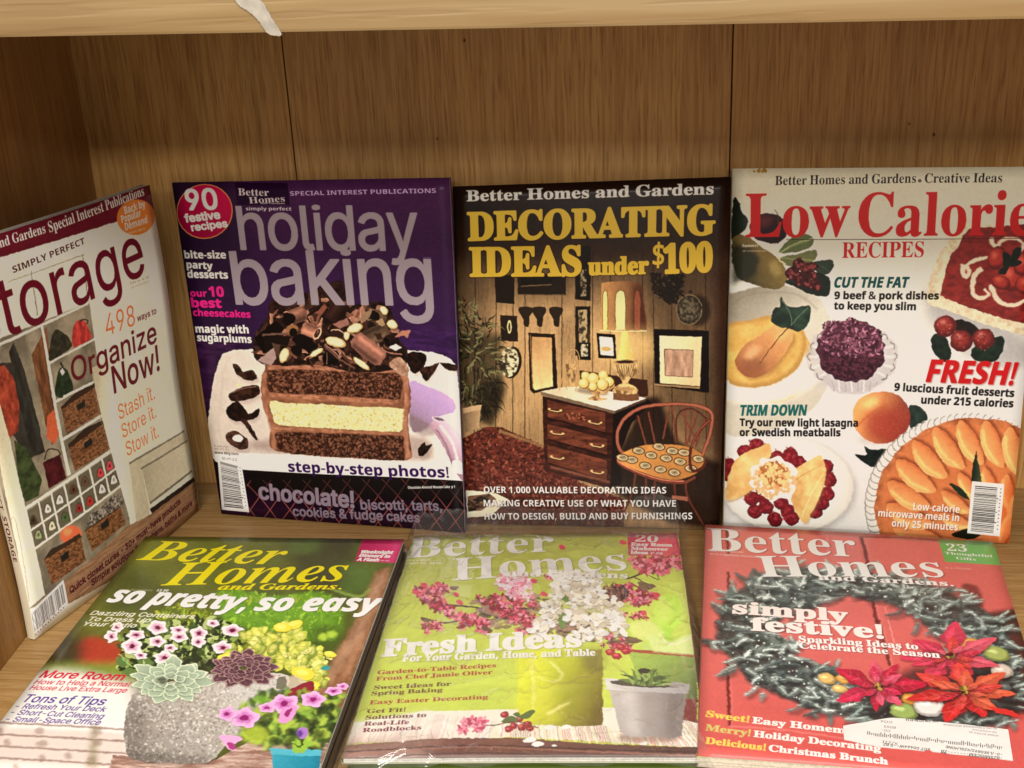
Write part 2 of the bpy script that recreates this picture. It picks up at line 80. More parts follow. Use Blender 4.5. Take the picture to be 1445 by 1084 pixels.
-3,-7,-16,0,131,31,15,9,3,-1,-6,-11,-16,-37,35,10,18,0,-74,-40,-12,-24,3,9,14,0,0,9,4,17,179,13,11,5,3,9,-2,-8,-11,-15,-13,-18,-16,-14,-12,-13,-103,-11,-4,-10,0,123,0,-95,-13,-4,-2,-9,13,110,14,18,15,10,6,0,-4,-14,-20,-6,-3,-27,136,1,6,11,15,19,22,14,12,2,-2,-6,-94,83,205,1,53,85,-23,-41,-7,-9,-10,20,10,2,9,11,15,22,17,16,8,0,-9,-57,-15,-5,5,7,13,17,14,31,47,9,8,10,-18,-11,-1,-5,-12,-13,-16,-15,
-13,-8,-3,5,14,39,14,12,4,-6,-7,-10,-13,-15,-6,3,11,-2,-10,0,84,0,-26,-25,-12,-7,-3,5,14,19,20,17,56,21,28,27,12,14,10,4,2,-11,3,8,0,-77,0,20,17,16,9,3,-3,-9,-12,-18,-16,-18,-35,-16,-22,-25,-32,-13,-11,-9,-6,87,305,1,35,44,1,-8,-7,-13,0,101,0,-15,-5,-3,69,0,-3,-8,-14,0,100,0,-16,-6,-5,76,1,-7,-14,0,70,0,-18,-17,-132,-12,5,-109,-6,220,18,5,3,10,0,-10,-5,-14,-132,114,20,9,7,2,9,0,-9,-5,-14,-132,129,
15,5,2,9,0,-9,-6,-21,-220,0,181,-181,97,186,2,34,29,-16,-10,-9,-4,1,6,12,15,29,28,16,9,9,4,6,40,-38,2,9,9,11,8,-14,-14,-15,-14,-10,-10,-3,4,-14,-14,-16,-5,3,7,13,18,20,26,25,24,26,14,0,-3,-10,-11,21,0,-136,-8,0,9,15,-5,-21,-15,-9,-3,2,7,9,29,-21,-14,-9,16,51,11,13,21,9,5,-1,-7,-13,-13,-15,-14,-9,-2,4,5,23,3,12,40,27,27,13,10,-1,-10,-23,-28,-32,-21,-12,-4,100,186,2,35,31,-17,-9,-9,-4,0,3,18,26,28,
12,16,14,9,15,2,-5,-16,0,76,-62,2,8,18,9,-26,-19,-10,-10,-10,-3,4,-14,-14,-15,-5,3,7,14,15,20,19,42,32,20,3,2,-4,-5,54,13,8,2,10,11,-233,-5,2,24,-6,-33,-13,-2,1,8,15,23,-21,-14,-9,15,53,11,13,21,9,5,-2,-6,-13,-14,-16,-14,-8,-2,4,23,4,12,42,27,25,17,6,-1,-12,-25,-29,-26,-22,-12,101,149,2,36,48,-17,-14,-12,-5,-6,1,6,10,13,15,17,18,14,14,16,12,7,1,-6,-12,-19,-25,-32,-3,2,5,9,11,10,10,20,11,-15,-16,
-19,-5,2,7,11,9,30,16,20,20,19,16,13,10,3,1,-4,-8,-12,-16,-16,-15,-14,-10,-8,-20,-12,-9,-6,-2,2,6,25,-7,-22,-16,-10,11,47,27,21,8,4,0,-5,-6,-7,-16,-16,81,12,18,13,14,11,8,2,-1,-14,-29,109,291,1,53,211,-11,-8,-5,-1,5,26,0,-6,-8,-13,-23,-19,-21,-42,39,1,-7,-12,-11,-22,-21,-15,-45,37,-4,-15,-1,75,-20,35,14,14,22,10,7,4,-4,26,21,21,13,8,7,-1,-30,2,6,8,15,8,-30,-14,-4,1,5,9,12,28,82,9,3,-2,-8,-32,-42,
-61,0,130,11,4,-4,-8,-33,-47,-53,0,140,9,2,10,11,-65,45,11,7,1,-3,-7,-17,-24,32,15,5,-2,-5,-14,-21,-100,-5,0,6,19,-5,-37,-9,110,198,1,38,118,-11,-8,-4,-2,7,24,0,-6,-10,-10,-25,-21,-15,-45,37,-4,-15,-1,75,-20,30,24,14,17,10,7,4,-2,-30,2,7,8,14,8,-19,-14,-11,-5,2,5,9,12,32,76,11,3,-3,-7,-35,-47,-53,0,140,9,2,10,11,-65,40,19,5,0,-3,-7,-17,-16,-98,-5,-1,7,19,-6,-26,-14,-6,111,175,2,24,53,-12,-16,-14,
-10,-6,0,8,10,14,15,18,13,19,19,17,10,11,8,0,-10,-17,-23,-28,-5,1,5,10,14,16,19,36,19,19,15,12,7,4,-1,-5,-6,-13,-21,-28,-31,-29,-23,-16,17,57,13,12,13,11,7,1,-5,-9,-13,-15,-13,-11,-8,-1,4,6,7,6,14,25,34,32,22,13,6,-1,-15,-23,-33,-33,-27,-13,-5,114,145,1,23,-8,37,-4,-15,-1,75,-21,21,18,18,16,5,2,0,-4,-8,-12,-7,-12,-13,-12,-16,-22,0,140,9,2,10,11,-67,36,21,9,-3,-6,-9,-14,-9,-8,-1,3,10,-9,-19,-35,
-71,115,140,1,42,50,-41,-8,-5,-9,9,11,7,4,12,15,9,9,3,0,-5,-30,-11,-4,3,11,20,22,35,6,5,9,-8,-9,-9,-14,-19,-7,-6,-1,3,39,7,2,-4,-11,-18,-5,9,-2,-6,2,62,-2,-30,-8,-9,-3,1,7,8,12,10,41,19,20,18,15,11,1,-7,1,5,0,-56,1,27,15,2,-3,-7,-11,-10,-52,-16,-15,-19,-17,-10,116,102,1,27,17,-11,-8,-5,-2,2,32,-18,0,19,18,16,15,15,-16,30,-5,-29,-33,2,6,9,17,9,-16,-15,-16,-5,1,5,9,12,14,116,0,13,8,13,15,20,0,-54,0,
-15,0,-118,-9,-2,7,23,-6,-23,-16,-10,0],
'B': [
33,94,2,4,37,-9,38,-9,70,180,0,-180,12,47,-10,-7,-5,5,7,10,10,7,5,-5,-7,-5,2,5,17,17,4,2,-2,-4,-17,-17,-5,36,200,3,34,89,0,-38,-29,0,30,37,0,-36,-19,-10,-2,4,14,21,28,0,22,0,30,32,-10,-28,-24,0,35,20,12,2,-6,-16,-24,-23,0,-20,37,3,9,29,-9,-5,71,14,13,19,23,17,17,12,5,31,0,-31,-3,-10,-26,9,4,-71,-12,-13,-17,-25,-21,-16,-11,-4,-39,9,89,0,-17,-11,-7,-2,2,6,11,146,62,-3,-6,-8,-11,-12,-9,-7,8,111,18,
12,7,3,-3,-6,-31,46,3,6,9,11,12,8,12,38,256,3,39,97,-32,-20,-10,-8,-5,-3,3,8,15,27,-20,-8,-2,7,10,15,18,21,24,18,10,2,-2,-9,-15,-24,68,13,11,31,-16,-20,52,-42,-31,-22,-20,-17,-4,5,9,9,11,13,29,17,15,16,19,27,15,25,21,12,9,5,1,-6,-12,-19,-17,-16,-18,-15,-17,-65,22,34,0,-46,-29,-50,0,29,-16,-10,-4,13,98,27,10,1,-3,-7,-11,-17,-12,-9,-4,0,3,153,20,17,13,11,8,6,0,-4,-7,-11,-13,-11,12,98,35,15,16,-73,
-20,-12,-7,-1,5,11,16,24,5,8,12,70,-14,-11,-15,-18,-16,-12,-8,44,94,1,6,14,18,33,2,-5,-25,-45,86,0,-4,-20,-62,45,113,1,4,14,0,85,0,80,27,0,-27,46,94,1,12,47,-10,-7,-5,5,7,10,10,7,5,-5,-7,-5,2,5,17,17,4,2,-2,-4,-17,-17,-5,48,200,2,28,100,-21,-18,-15,-12,-10,-6,-5,4,6,9,12,15,19,22,21,18,15,12,9,7,5,-5,-6,-8,-12,-15,-19,-4,3,6,11,15,18,22,54,54,22,19,14,11,7,2,-2,-7,-10,-15,-19,-22,-54,-54,-22,-18,
-15,-11,-6,16,100,16,11,6,2,-2,-6,-11,-16,-17,-8,-7,-3,3,7,12,39,6,16,26,38,37,27,17,5,-5,-11,-25,-45,-45,-24,-14,49,200,1,7,92,1,-47,-25,80,44,0,0,194,-40,32,64,0,-250,50,200,1,27,14,0,96,15,4,-2,-4,-9,-12,-14,-14,-32,-29,33,31,43,29,18,11,4,-5,-8,-16,-73,0,109,0,0,37,99,23,21,13,7,7,2,-1,-4,-20,34,23,11,0,-10,-14,-20,-22,-29,-17,-21,-72,-3,0,-44,51,200,1,49,85,-38,-34,0,30,33,28,18,6,3,-1,-4,
-10,-16,-48,0,39,23,8,3,1,-5,-7,-23,-24,-29,-24,20,25,23,32,23,19,10,10,3,-2,-7,-19,-26,26,11,12,10,2,-10,-10,-13,-29,-4,4,10,45,-11,-5,2,10,9,12,11,11,7,5,2,41,1,7,6,8,21,9,6,4,-4,-14,36,12,9,3,0,-6,-9,-9,-16,-25,-12,-15,-19,-11,-7,-5,-10,-19,-28,-28,-12,-10,-12,53,200,1,35,84,-37,-30,0,23,22,21,20,16,7,4,0,-6,-6,-15,-27,-33,-21,10,135,0,-89,-5,21,27,25,16,12,8,2,-3,-7,-9,-20,-27,-4,4,10,46,-9,
-6,-1,2,7,9,12,18,14,5,8,2,-6,12,127,0,-45,0,-49,3,-1,-7,-11,-15,-18,-23,-28,-16,-14,-16,-10,55,200,1,7,39,94,-124,0,180,0,-95,0,206,0,44,0,-33,-217,57,200,2,39,62,-33,0,22,23,18,19,13,7,5,3,-22,-19,-32,-25,-19,-8,-3,3,10,10,13,14,17,37,22,15,17,9,7,2,0,-4,-14,-11,-14,-18,-16,-26,-4,3,42,-3,0,4,8,13,12,19,22,-21,-7,0,10,21,21,26,28,23,13,10,7,4,0,-7,-10,-18,-17,-22,-25,-30,-32,-38,-17,-14,-12,-6,
-5,16,96,14,13,9,3,-3,-8,-13,-14,-17,-10,-6,-2,2,7,10,127,3,7,13,12,20,15,11,2,-4,-9,-15,-15,-17,-12,-8,65,242,2,8,0,88,65,89,-57,-19,-91,-18,0,251,0,-251,0,60,0,-60,3,89,65,-33,104,0,108,66,235,3,24,32,0,111,28,20,9,7,3,-1,-4,-7,-10,-16,25,9,6,4,0,-3,-6,-9,-12,-32,-29,0,250,-2,-6,-10,-10,-12,-15,-23,-14,-11,-8,-8,-10,-9,-11,-15,-22,-15,-13,-12,-9,-12,-3,10,84,42,19,6,5,0,-4,-6,-14,-48,151,0,6,5,
11,13,8,6,5,2,10,84,46,20,6,5,0,-5,-10,-12,-50,44,0,7,7,12,14,12,8,4,1,67,223,1,37,133,-27,-23,-20,-16,-12,-8,-5,-1,3,7,11,14,18,21,24,23,33,36,-17,-39,-17,-15,-12,-11,-9,-10,-6,2,9,12,17,23,26,37,0,-32,-4,3,6,12,15,18,22,25,37,26,24,21,18,14,10,5,1,-4,-13,-43,14,2,-1,-4,-7,-10,-20,-33,-37,-29,-15,-9,-3,2,11,-45,-9,68,259,2,17,32,0,106,33,21,17,14,7,7,2,-2,-7,-11,-26,-21,-25,-29,0,250,-2,-9,-11,
-15,-18,-15,-24,-29,-29,-26,-22,-25,-12,-8,-4,13,84,41,29,11,8,6,5,-5,-5,-8,-23,-22,-37,44,1,10,9,12,14,36,36,14,11,15,4,1,69,196,1,12,32,0,143,0,-91,0,85,0,-85,0,91,0,0,250,0,-43,0,-55,0,-44,0,-64,0,-44,70,192,1,10,32,0,143,0,-91,0,84,0,-84,0,0,250,0,-43,0,-65,0,-43,0,-99,71,254,1,40,137,-27,-23,-29,-15,-11,-7,-5,2,7,11,14,19,22,26,35,29,40,-17,-19,-23,-21,-21,-18,-14,-10,-5,-1,9,11,10,13,15,40,
0,-48,0,99,0,-46,-4,3,6,17,16,20,24,43,28,25,22,19,15,11,6,2,-3,-12,-42,7,5,1,-4,-9,-14,-18,-15,-42,-35,-15,-8,-6,-2,3,52,0,44,0,-129,-12,72,268,1,12,32,0,52,0,99,0,53,0,-53,0,-99,0,0,250,0,-98,0,98,0,-250,0,108,0,-108,73,136,1,12,11,0,31,0,-31,0,114,0,-30,0,30,0,0,30,14,162,14,30,0,-30,-14,-162,-14,-30,75,232,1,12,32,0,52,0,89,59,-87,87,-60,-65,-23,0,0,250,0,-114,114,0,-111,-139,0,105,-16,-89,76,
198,1,6,32,0,52,0,102,0,0,250,0,-206,0,-44,77,330,1,13,32,0,72,59,64,72,0,-50,3,-66,-49,-60,2,0,250,0,-191,191,0,-250,0,196,-196,0,196,-196,78,285,1,10,32,0,66,109,-1,47,0,-67,-109,2,0,250,0,-187,187,0,-250,0,189,-189,79,279,2,32,139,-28,-25,-20,-17,-13,-9,-5,-2,2,5,9,13,17,20,25,29,28,25,20,16,13,9,6,1,-1,-6,-9,-13,-16,-20,-25,-4,3,7,11,15,19,22,25,28,27,25,22,19,15,11,7,2,-2,-7,-11,-15,-19,-22,
-25,-28,-27,-25,-22,-19,-15,-11,-7,20,139,30,10,9,11,4,-4,-11,-9,-10,-29,-29,-11,-9,-11,-4,4,11,9,11,41,6,7,10,26,35,36,26,10,7,6,-6,-7,-10,-26,-36,-35,-26,-10,-7,80,220,2,16,32,0,91,21,25,13,10,7,4,0,-10,-18,-22,-29,-40,0,0,250,0,-3,-9,-9,-11,-14,-15,-33,-30,-19,-12,-5,-1,-89,10,84,38,12,9,6,2,-3,-8,-22,-34,132,3,4,7,11,13,16,11,9,1,82,231,2,18,32,0,96,21,24,13,12,5,1,-5,-9,-15,-17,73,-59,-59,
-29,0,0,250,-1,-4,-9,-9,-19,-15,-26,-19,-15,-14,-10,-109,0,96,0,-96,11,84,35,14,9,6,2,-1,-5,-9,-12,-39,139,1,4,6,9,11,16,9,6,4,2,83,193,1,43,87,-38,-33,0,47,33,12,11,6,2,-2,-9,-59,-23,-9,-5,0,5,7,22,31,42,23,28,-17,-38,-31,-11,-7,-3,0,4,8,57,23,9,5,2,-2,-4,-8,-16,-23,-4,4,12,49,-17,-4,2,6,8,11,10,10,32,20,14,13,32,14,12,19,9,0,-6,-10,-41,12,1,-4,-7,-10,-9,-8,-7,-30,-18,-13,-15,-18,-15,-15,-12,-15,
-11,84,203,1,8,75,0,-68,0,189,0,-68,0,0,206,0,44,0,-44,0,-206,85,265,1,26,131,-34,-27,-20,-14,-5,-1,0,53,1,6,9,12,22,17,14,9,6,3,0,53,0,-6,-16,-18,-32,-4,4,11,17,23,18,20,161,0,-174,-15,-10,-7,-3,2,6,9,14,25,153,0,-168,-30,-25,-15,-12,86,228,1,9,85,-85,54,48,12,13,47,54,-85,0,250,0,-153,-51,55,149,0,-250,87,339,1,19,64,-64,52,35,9,12,36,50,38,10,13,31,53,-64,-60,-35,-11,-11,-34,0,250,0,-148,-54,
62,140,0,-145,-57,65,137,0,-250,0,135,55,-59,-131,89,218,1,9,83,0,-83,57,52,52,57,-82,0,0,96,154,0,-103,103,0,-153,-97,97,211,2,31,74,-29,-13,-8,-7,-2,1,4,11,24,25,53,-1,-9,-16,-24,-33,-17,29,29,33,23,18,9,10,1,-36,-12,-12,-14,-16,-4,6,9,9,16,14,21,13,14,13,5,3,19,13,5,-2,-11,35,11,5,0,-5,-11,-9,-25,-144,0,26,-13,-9,-6,11,93,19,15,6,0,-41,-11,-7,-6,3,8,35,4,11,14,25,-4,-4,-7,-14,-15,-7,98,222,2,
25,132,-18,-12,-23,-3,-9,-40,0,52,-2,17,13,17,18,21,12,16,7,7,1,-5,-7,-8,-17,-21,-4,2,4,19,0,-21,0,266,0,-100,16,8,4,0,-6,-7,-18,-15,-29,-35,-31,-17,-14,-16,-8,16,118,14,11,7,3,-3,-7,-11,-15,-17,-12,-6,-3,4,7,9,39,4,11,18,25,24,18,10,4,-3,-10,-16,-28,-29,-17,-7,99,180,1,35,105,-20,-26,-14,-11,-9,-6,-3,1,3,8,10,13,15,18,19,25,19,22,-15,-26,-16,-12,-15,-6,-7,-3,1,10,9,12,31,31,0,-25,-4,2,8,9,11,16,
18,22,29,22,19,15,11,9,5,3,-1,-4,-8,-41,9,3,-1,-7,-7,-18,-25,-20,-22,-9,-4,1,14,-44,-11,100,222,2,27,88,-22,-19,-16,-7,-5,-3,1,7,7,10,12,21,20,22,14,16,-4,0,52,0,-40,-10,-2,-12,-12,-16,-4,4,11,17,16,18,33,23,29,16,12,10,8,2,-5,-8,-15,32,67,0,-266,0,25,0,-14,-8,-5,16,106,19,12,6,3,-4,-7,-10,-20,-15,-12,-7,-2,2,7,12,38,3,10,16,28,30,16,8,3,-3,-12,-18,-24,-25,-18,-10,101,207,2,34,114,-21,-19,-26,-13,
-10,-8,-1,3,5,9,12,14,16,18,23,17,16,14,11,9,6,3,0,-123,2,8,10,12,15,26,39,0,-30,-4,2,5,14,12,16,33,24,23,19,16,14,9,7,4,0,-2,-6,-9,-11,-14,-16,-18,-35,0,-16,-16,-9,-5,-2,2,13,-40,-10,9,70,73,-4,-8,-8,-17,-13,-12,-8,117,0,20,12,6,3,-3,-7,-13,102,136,1,23,36,0,-29,0,29,0,4,8,12,20,23,25,23,-13,-21,-15,-9,-4,-1,45,0,-45,0,0,152,0,25,14,26,19,13,10,7,2,-2,-6,-38,4,0,-6,-10,-19,0,-39,0,-152,103,222,2,
37,99,-42,-30,0,46,29,18,12,8,4,-22,-26,-16,-15,-14,-11,-10,-7,-6,0,6,8,15,13,14,25,16,13,18,5,44,0,-1,-5,-12,-19,-26,-84,3,8,42,-13,-2,3,8,14,46,-20,-8,0,3,7,9,13,16,28,44,29,16,18,8,5,1,-3,-7,-17,24,0,-191,-20,-16,-21,-15,-9,16,106,21,11,6,2,-3,-7,-12,-18,-16,-12,-7,-2,2,7,12,37,5,10,18,25,26,18,10,3,-3,-11,-18,-25,-25,-18,-11,104,230,1,26,27,0,52,-2,3,10,13,15,17,22,18,14,7,7,1,-52,0,-2,-10,
-19,-16,-8,-9,-5,-3,-1,0,266,0,-99,0,12,9,5,2,-3,-7,-11,-11,-29,-134,0,112,18,17,6,-2,-4,-10,-14,-26,-97,105,107,2,16,54,-14,-8,-5,-2,2,5,8,14,13,8,5,2,-1,-6,-8,215,2,5,6,13,12,6,5,2,-2,-5,-6,-12,-10,-9,-5,4,27,0,52,0,0,191,0,-191,107,217,1,14,27,0,52,0,-2,20,57,59,-76,80,-60,-55,-23,0,0,266,0,-124,-38,26,61,0,-83,-108,0,77,-17,-60,108,107,1,4,27,0,52,0,0,266,0,-266,109,344,1,42,27,0,40,7,3,10,18,
20,23,24,9,10,4,11,14,20,20,20,12,16,7,2,1,-53,-1,-10,-17,-21,-9,-5,-3,0,-53,-1,-10,-17,-15,-7,-8,-5,-3,-1,0,191,0,-24,0,12,11,4,0,-8,-7,-12,0,12,9,6,0,-3,-6,-17,-19,-15,-134,0,130,17,6,-6,-9,-13,-22,-103,0,130,17,6,-2,-4,-10,-14,-26,-97,110,230,1,27,27,0,40,7,3,11,10,29,30,18,10,8,6,4,1,-52,-2,-4,-6,-8,-11,-16,-8,-9,-5,-3,-1,0,191,0,-24,0,12,7,8,-2,-7,-7,-10,-12,-22,-134,0,130,10,7,5,1,-2,-4,-10,
-14,-26,-97,111,217,2,32,108,-19,-18,-16,-13,-11,-9,-5,-1,1,5,8,11,13,16,18,21,19,18,16,13,11,8,5,2,-2,-4,-8,-11,-14,-16,-18,-4,2,5,8,11,14,18,19,23,22,20,17,14,11,8,5,2,-2,-5,-8,-11,-14,-17,-20,-22,-23,-19,-17,-15,-11,-8,-5,16,109,17,12,7,3,-3,-7,-12,-18,-18,-12,-7,-2,2,7,12,39,3,11,18,25,25,17,11,4,-4,-11,-17,-25,-25,-18,-11,112,222,2,26,27,0,43,7,2,18,18,27,21,18,10,7,5,3,-1,-4,-7,-9,-11,-19,
-15,-17,-17,-29,2,0,-84,275,0,-25,0,18,9,1,-6,-12,-13,-15,-19,-21,-35,-20,-17,-14,-11,-11,-3,0,4,20,-25,-80,16,118,15,11,7,2,-3,-6,-11,-16,-17,-12,-6,-3,4,7,9,39,4,11,18,25,24,18,10,4,-3,-10,-16,-28,-29,-17,-7,114,159,1,16,27,0,40,8,2,13,18,21,23,-4,-22,-19,-16,-9,-3,0,0,191,0,-32,0,17,13,6,-2,-49,2,-5,-10,-14,-20,-97,115,174,1,38,79,-34,-29,0,33,32,20,6,2,-2,-8,-51,-20,-7,-4,0,10,9,18,37,42,26,
-16,-30,-22,-18,-4,-1,8,54,19,7,4,0,-2,-13,-16,-22,-4,3,9,43,-12,-4,3,5,8,9,6,25,14,10,12,27,20,7,8,6,-6,-9,-38,11,3,-3,-4,-8,-10,-25,-14,-10,-13,-19,-13,-21,-11,-6,116,152,1,24,93,-20,-14,-12,-6,-5,-3,0,-25,0,29,15,33,0,54,0,-54,0,4,10,17,25,0,-24,-4,3,5,8,10,11,21,98,0,22,18,40,0,-41,0,-39,0,-92,-13,-7,-1,5,-39,-6,117,230,1,26,94,-21,-18,-15,-9,-5,0,52,2,10,8,11,11,13,9,5,3,1,52,0,-40,-7,-3,-8,
-13,-16,-4,3,7,12,17,32,124,0,-129,-18,-4,-2,1,6,9,15,25,97,0,-191,0,25,0,-10,-10,-6,118,199,1,9,73,-73,55,37,7,7,39,54,-73,0,191,0,-111,-37,34,114,0,-191,119,300,1,17,58,-54,51,24,9,10,23,58,24,7,11,24,51,-55,-56,-35,-36,0,191,0,-92,-55,54,93,0,-98,-49,55,92,0,-191,0,151,-151,121,199,1,19,39,-27,0,25,16,14,9,-76,57,37,5,8,36,56,-81,-9,-13,-15,-17,-84,3,41,-2,6,15,22,190,0,-111,-30,32,109,0,-216,
-20,-16,-12,-7,122,171,1,10,9,0,89,-83,0,142,0,-86,89,0,0,31,120,0,40,0,-34,-117,0,-40,0],
'BI': [
44,94,1,6,14,18,33,2,-5,-25,-45,86,0,-4,-20,-62,45,113,1,4,14,0,85,0,80,27,0,-27,97,208,2,24,69,-19,-15,-12,-6,-1,3,10,14,20,13,13,19,19,14,10,11,40,-41,-38,1,-14,-13,-11,-4,4,10,15,18,29,29,33,24,23,7,5,2,-5,-9,-14,24,0,-191,0,25,-14,-8,-5,16,90,12,12,11,7,4,0,-6,-10,-14,-13,-12,-9,-4,1,7,38,3,10,17,21,24,21,11,7,0,-8,-18,-24,-26,-21,-13,101,195,2,35,91,-23,-20,-17,-7,-6,-3,2,5,9,12,11,17,21,17,
21,20,20,7,7,2,-4,-6,-17,-24,-33,-34,-1,4,5,18,28,36,0,-31,-4,3,8,13,11,14,25,24,23,21,19,12,13,9,3,0,-3,-11,-8,-14,-23,-13,-12,-16,-11,-6,-1,-11,-13,-8,-8,1,13,-39,-11,10,73,33,18,8,4,-2,-4,-11,-19,-16,111,2,7,7,9,15,4,3,-6,-17,111,205,2,24,89,-21,-17,-15,-11,-6,-3,1,5,8,11,10,17,31,18,23,13,17,15,4,-6,-15,-21,-29,-4,3,6,11,15,13,20,31,23,21,19,12,12,11,2,-3,-5,-12,-24,-32,-46,-35,-23,-15,16,93,
13,11,9,8,3,-1,-5,-12,-14,-14,-11,-9,-4,2,8,39,2,9,13,22,24,23,13,7,0,-9,-16,-26,-24,-21,-13,112,208,2,24,-12,59,39,-3,24,15,24,22,11,8,5,1,-2,-6,-8,-11,-25,-17,-15,-13,-13,-23,-5,-15,-84,275,0,-29,23,7,2,-8,-10,-14,-19,-18,-23,-29,-21,-19,-25,-9,-2,0,4,24,-38,-71,16,96,11,12,10,8,4,-2,-7,-8,-15,-12,-13,-8,-4,1,9,38,3,11,17,24,22,21,13,4,-1,-8,-20,-24,-26,-18,-13,114,147,1,16,6,41,39,-3,1,16,18,
21,21,-11,-17,-18,-16,-11,-9,-20,0,191,0,-35,0,19,14,6,-2,-50,3,-4,-11,-14,-24,-93,115,166,1,35,61,-32,-25,0,30,27,21,7,0,-5,-39,-16,-5,5,14,11,19,40,34,12,-17,-25,-19,-15,-7,1,5,36,18,4,2,-6,-11,-17,-21,-4,3,9,42,-12,-3,6,12,7,8,26,16,24,26,19,7,6,2,-10,-5,-37,11,3,-4,-10,-7,-7,-22,-18,-11,-14,-29,-16,-12,-7,116,144,1,23,70,-29,-10,-7,-3,0,21,-26,5,34,22,33,-8,48,-8,-49,-19,-1,8,15,20,0,-23,-4,6,
7,11,15,17,100,0,25,15,40,0,-41,0,-39,0,-93,-13,-7,0,5,-38,-7,121,182,1,17,1,-25,0,24,17,16,13,-28,50,10,1,65,56,-129,-13,-16,-17,-84,3,41,-2,5,15,22,191,0,-98,-40,138,0,-238,-15,-11,-8,0],
'N': [
33,96,2,4,33,-2,34,-2,79,171,0,-171,16,48,-8,-8,-5,-1,1,5,8,8,9,7,5,1,-1,-5,-7,-2,1,5,8,8,9,7,5,1,-1,-5,-7,-9,-8,-8,-5,36,219,2,4,99,0,21,0,-37,324,0,-324,55,110,-37,-28,-19,-7,32,5,9,14,20,23,19,14,10,4,0,-3,-8,-21,-54,-26,-19,-10,-2,1,5,11,11,19,21,18,34,26,18,7,-31,-6,-12,-21,-24,-21,-17,-8,3,8,13,69,26,12,7,6,-6,-8,-10,-29,-4,5,14,23,29,0,-16,-12,-9,-5,0,5,8,12,12,12,10,9,11,16,11,15,20,17,15,
14,16,9,10,5,1,-5,-14,-21,-27,0,16,13,9,1,-5,-12,-18,-19,-11,-7,-22,-14,-12,-11,-26,-28,-13,-11,-15,38,220,1,58,97,-33,-26,-16,-5,3,14,20,58,14,3,-5,-10,-17,-16,-11,-3,5,17,126,-36,-120,-16,-5,-1,3,7,10,13,28,25,22,12,1,-7,-12,-70,-15,-5,-1,1,6,13,17,21,17,19,16,10,3,29,-2,-6,-8,-20,-14,-12,-18,-3,5,15,21,27,22,20,19,44,16,16,13,8,3,-4,-12,-16,-18,-23,-153,0,144,25,16,15,15,13,11,8,5,-4,-14,-21,
-25,-17,-15,-55,-15,-10,-12,-11,-12,-11,-6,0,5,12,19,23,27,0,-26,-21,-15,-25,-11,-7,-6,43,223,2,4,97,0,28,0,17,162,0,-162,4,30,0,162,0,84,27,0,-27,44,92,1,4,18,15,34,-26,-59,94,0,-94,45,223,1,4,166,0,-110,0,120,-28,0,28,46,92,1,16,47,-9,-7,-5,-2,2,5,7,9,8,8,5,1,-1,-5,-8,-2,1,5,8,8,9,7,5,2,-2,-5,-7,-9,-8,-8,-5,47,122,1,4,115,-80,-28,81,262,-300,0,300,48,223,2,30,111,-19,-18,-15,-13,-9,-8,-6,2,4,8,
10,12,15,18,19,20,17,15,13,10,7,5,1,-6,-7,-10,-12,-15,-18,-3,2,6,11,14,19,22,54,29,25,22,18,15,11,6,2,-2,-6,-11,-15,-18,-22,-25,-29,-54,-22,-19,-14,-11,-6,24,111,13,12,10,8,11,4,-4,-11,-8,-10,-12,-13,-13,-11,-10,-8,-11,-4,4,11,8,10,11,24,2,5,8,12,31,43,43,31,12,8,5,2,-2,-5,-8,-12,-31,-43,-43,-31,-12,-8,-5,49,223,2,4,38,0,154,0,0,27,0,-27,7,136,0,-32,0,-62,0,55,250,-250,0,220,-44,34,40,50,223,1,29,
31,0,108,14,4,-2,-9,-17,-19,-20,-15,-9,-4,-30,2,6,18,26,32,30,20,16,5,-4,-7,-18,-83,116,0,0,23,116,21,20,18,14,11,3,-4,-9,-15,-20,0,16,19,23,14,3,-7,-13,-22,-23,-29,-17,-23,-91,0,-28,51,223,1,39,107,-32,-27,-19,-8,33,4,8,12,16,17,18,15,9,7,2,-4,-9,-11,-15,-46,0,64,-107,0,149,0,-79,0,31,21,17,9,8,3,-3,-11,-18,-25,-3,4,14,21,29,0,-15,-11,-9,-4,-1,3,7,8,14,18,16,13,9,6,3,25,75,0,28,0,-24,-89,5,-1,-8,
-12,-12,-18,-20,-20,-23,-17,-11,52,223,2,7,19,0,102,32,-100,150,0,52,26,172,0,-170,0,-28,4,138,0,30,0,0,156,0,-156,53,223,1,43,109,-31,-25,-17,-7,31,6,14,19,24,18,13,7,-2,-5,-8,-11,-13,-15,-16,-17,-11,-30,14,133,0,-106,-8,18,19,22,19,17,16,9,5,1,-3,-5,-12,-16,-14,-16,-3,5,14,21,27,0,-18,-14,-7,1,10,15,21,23,14,11,9,5,2,-2,-6,-7,3,126,0,-28,0,-74,11,4,0,-5,-10,-17,-17,-21,-19,-17,-15,-18,-14,-7,-5,
54,223,2,26,111,-22,-15,-13,-14,-10,-4,-2,2,8,13,70,34,-84,-3,13,21,27,23,18,13,5,-1,-9,-20,-23,-3,2,6,8,15,18,16,18,18,25,23,104,0,-122,0,16,9,0,-8,-15,-21,-26,-23,-24,-23,-12,16,111,20,16,10,4,-4,-10,-16,-20,-20,-16,-10,-4,4,10,16,24,4,11,17,21,22,16,12,3,-3,-11,-17,-21,-22,-17,-11,56,223,3,34,111,-34,-28,-17,-5,-1,3,11,15,20,-23,-13,-4,5,10,17,23,21,21,23,17,10,6,-5,-12,-23,19,16,10,4,-2,-4,
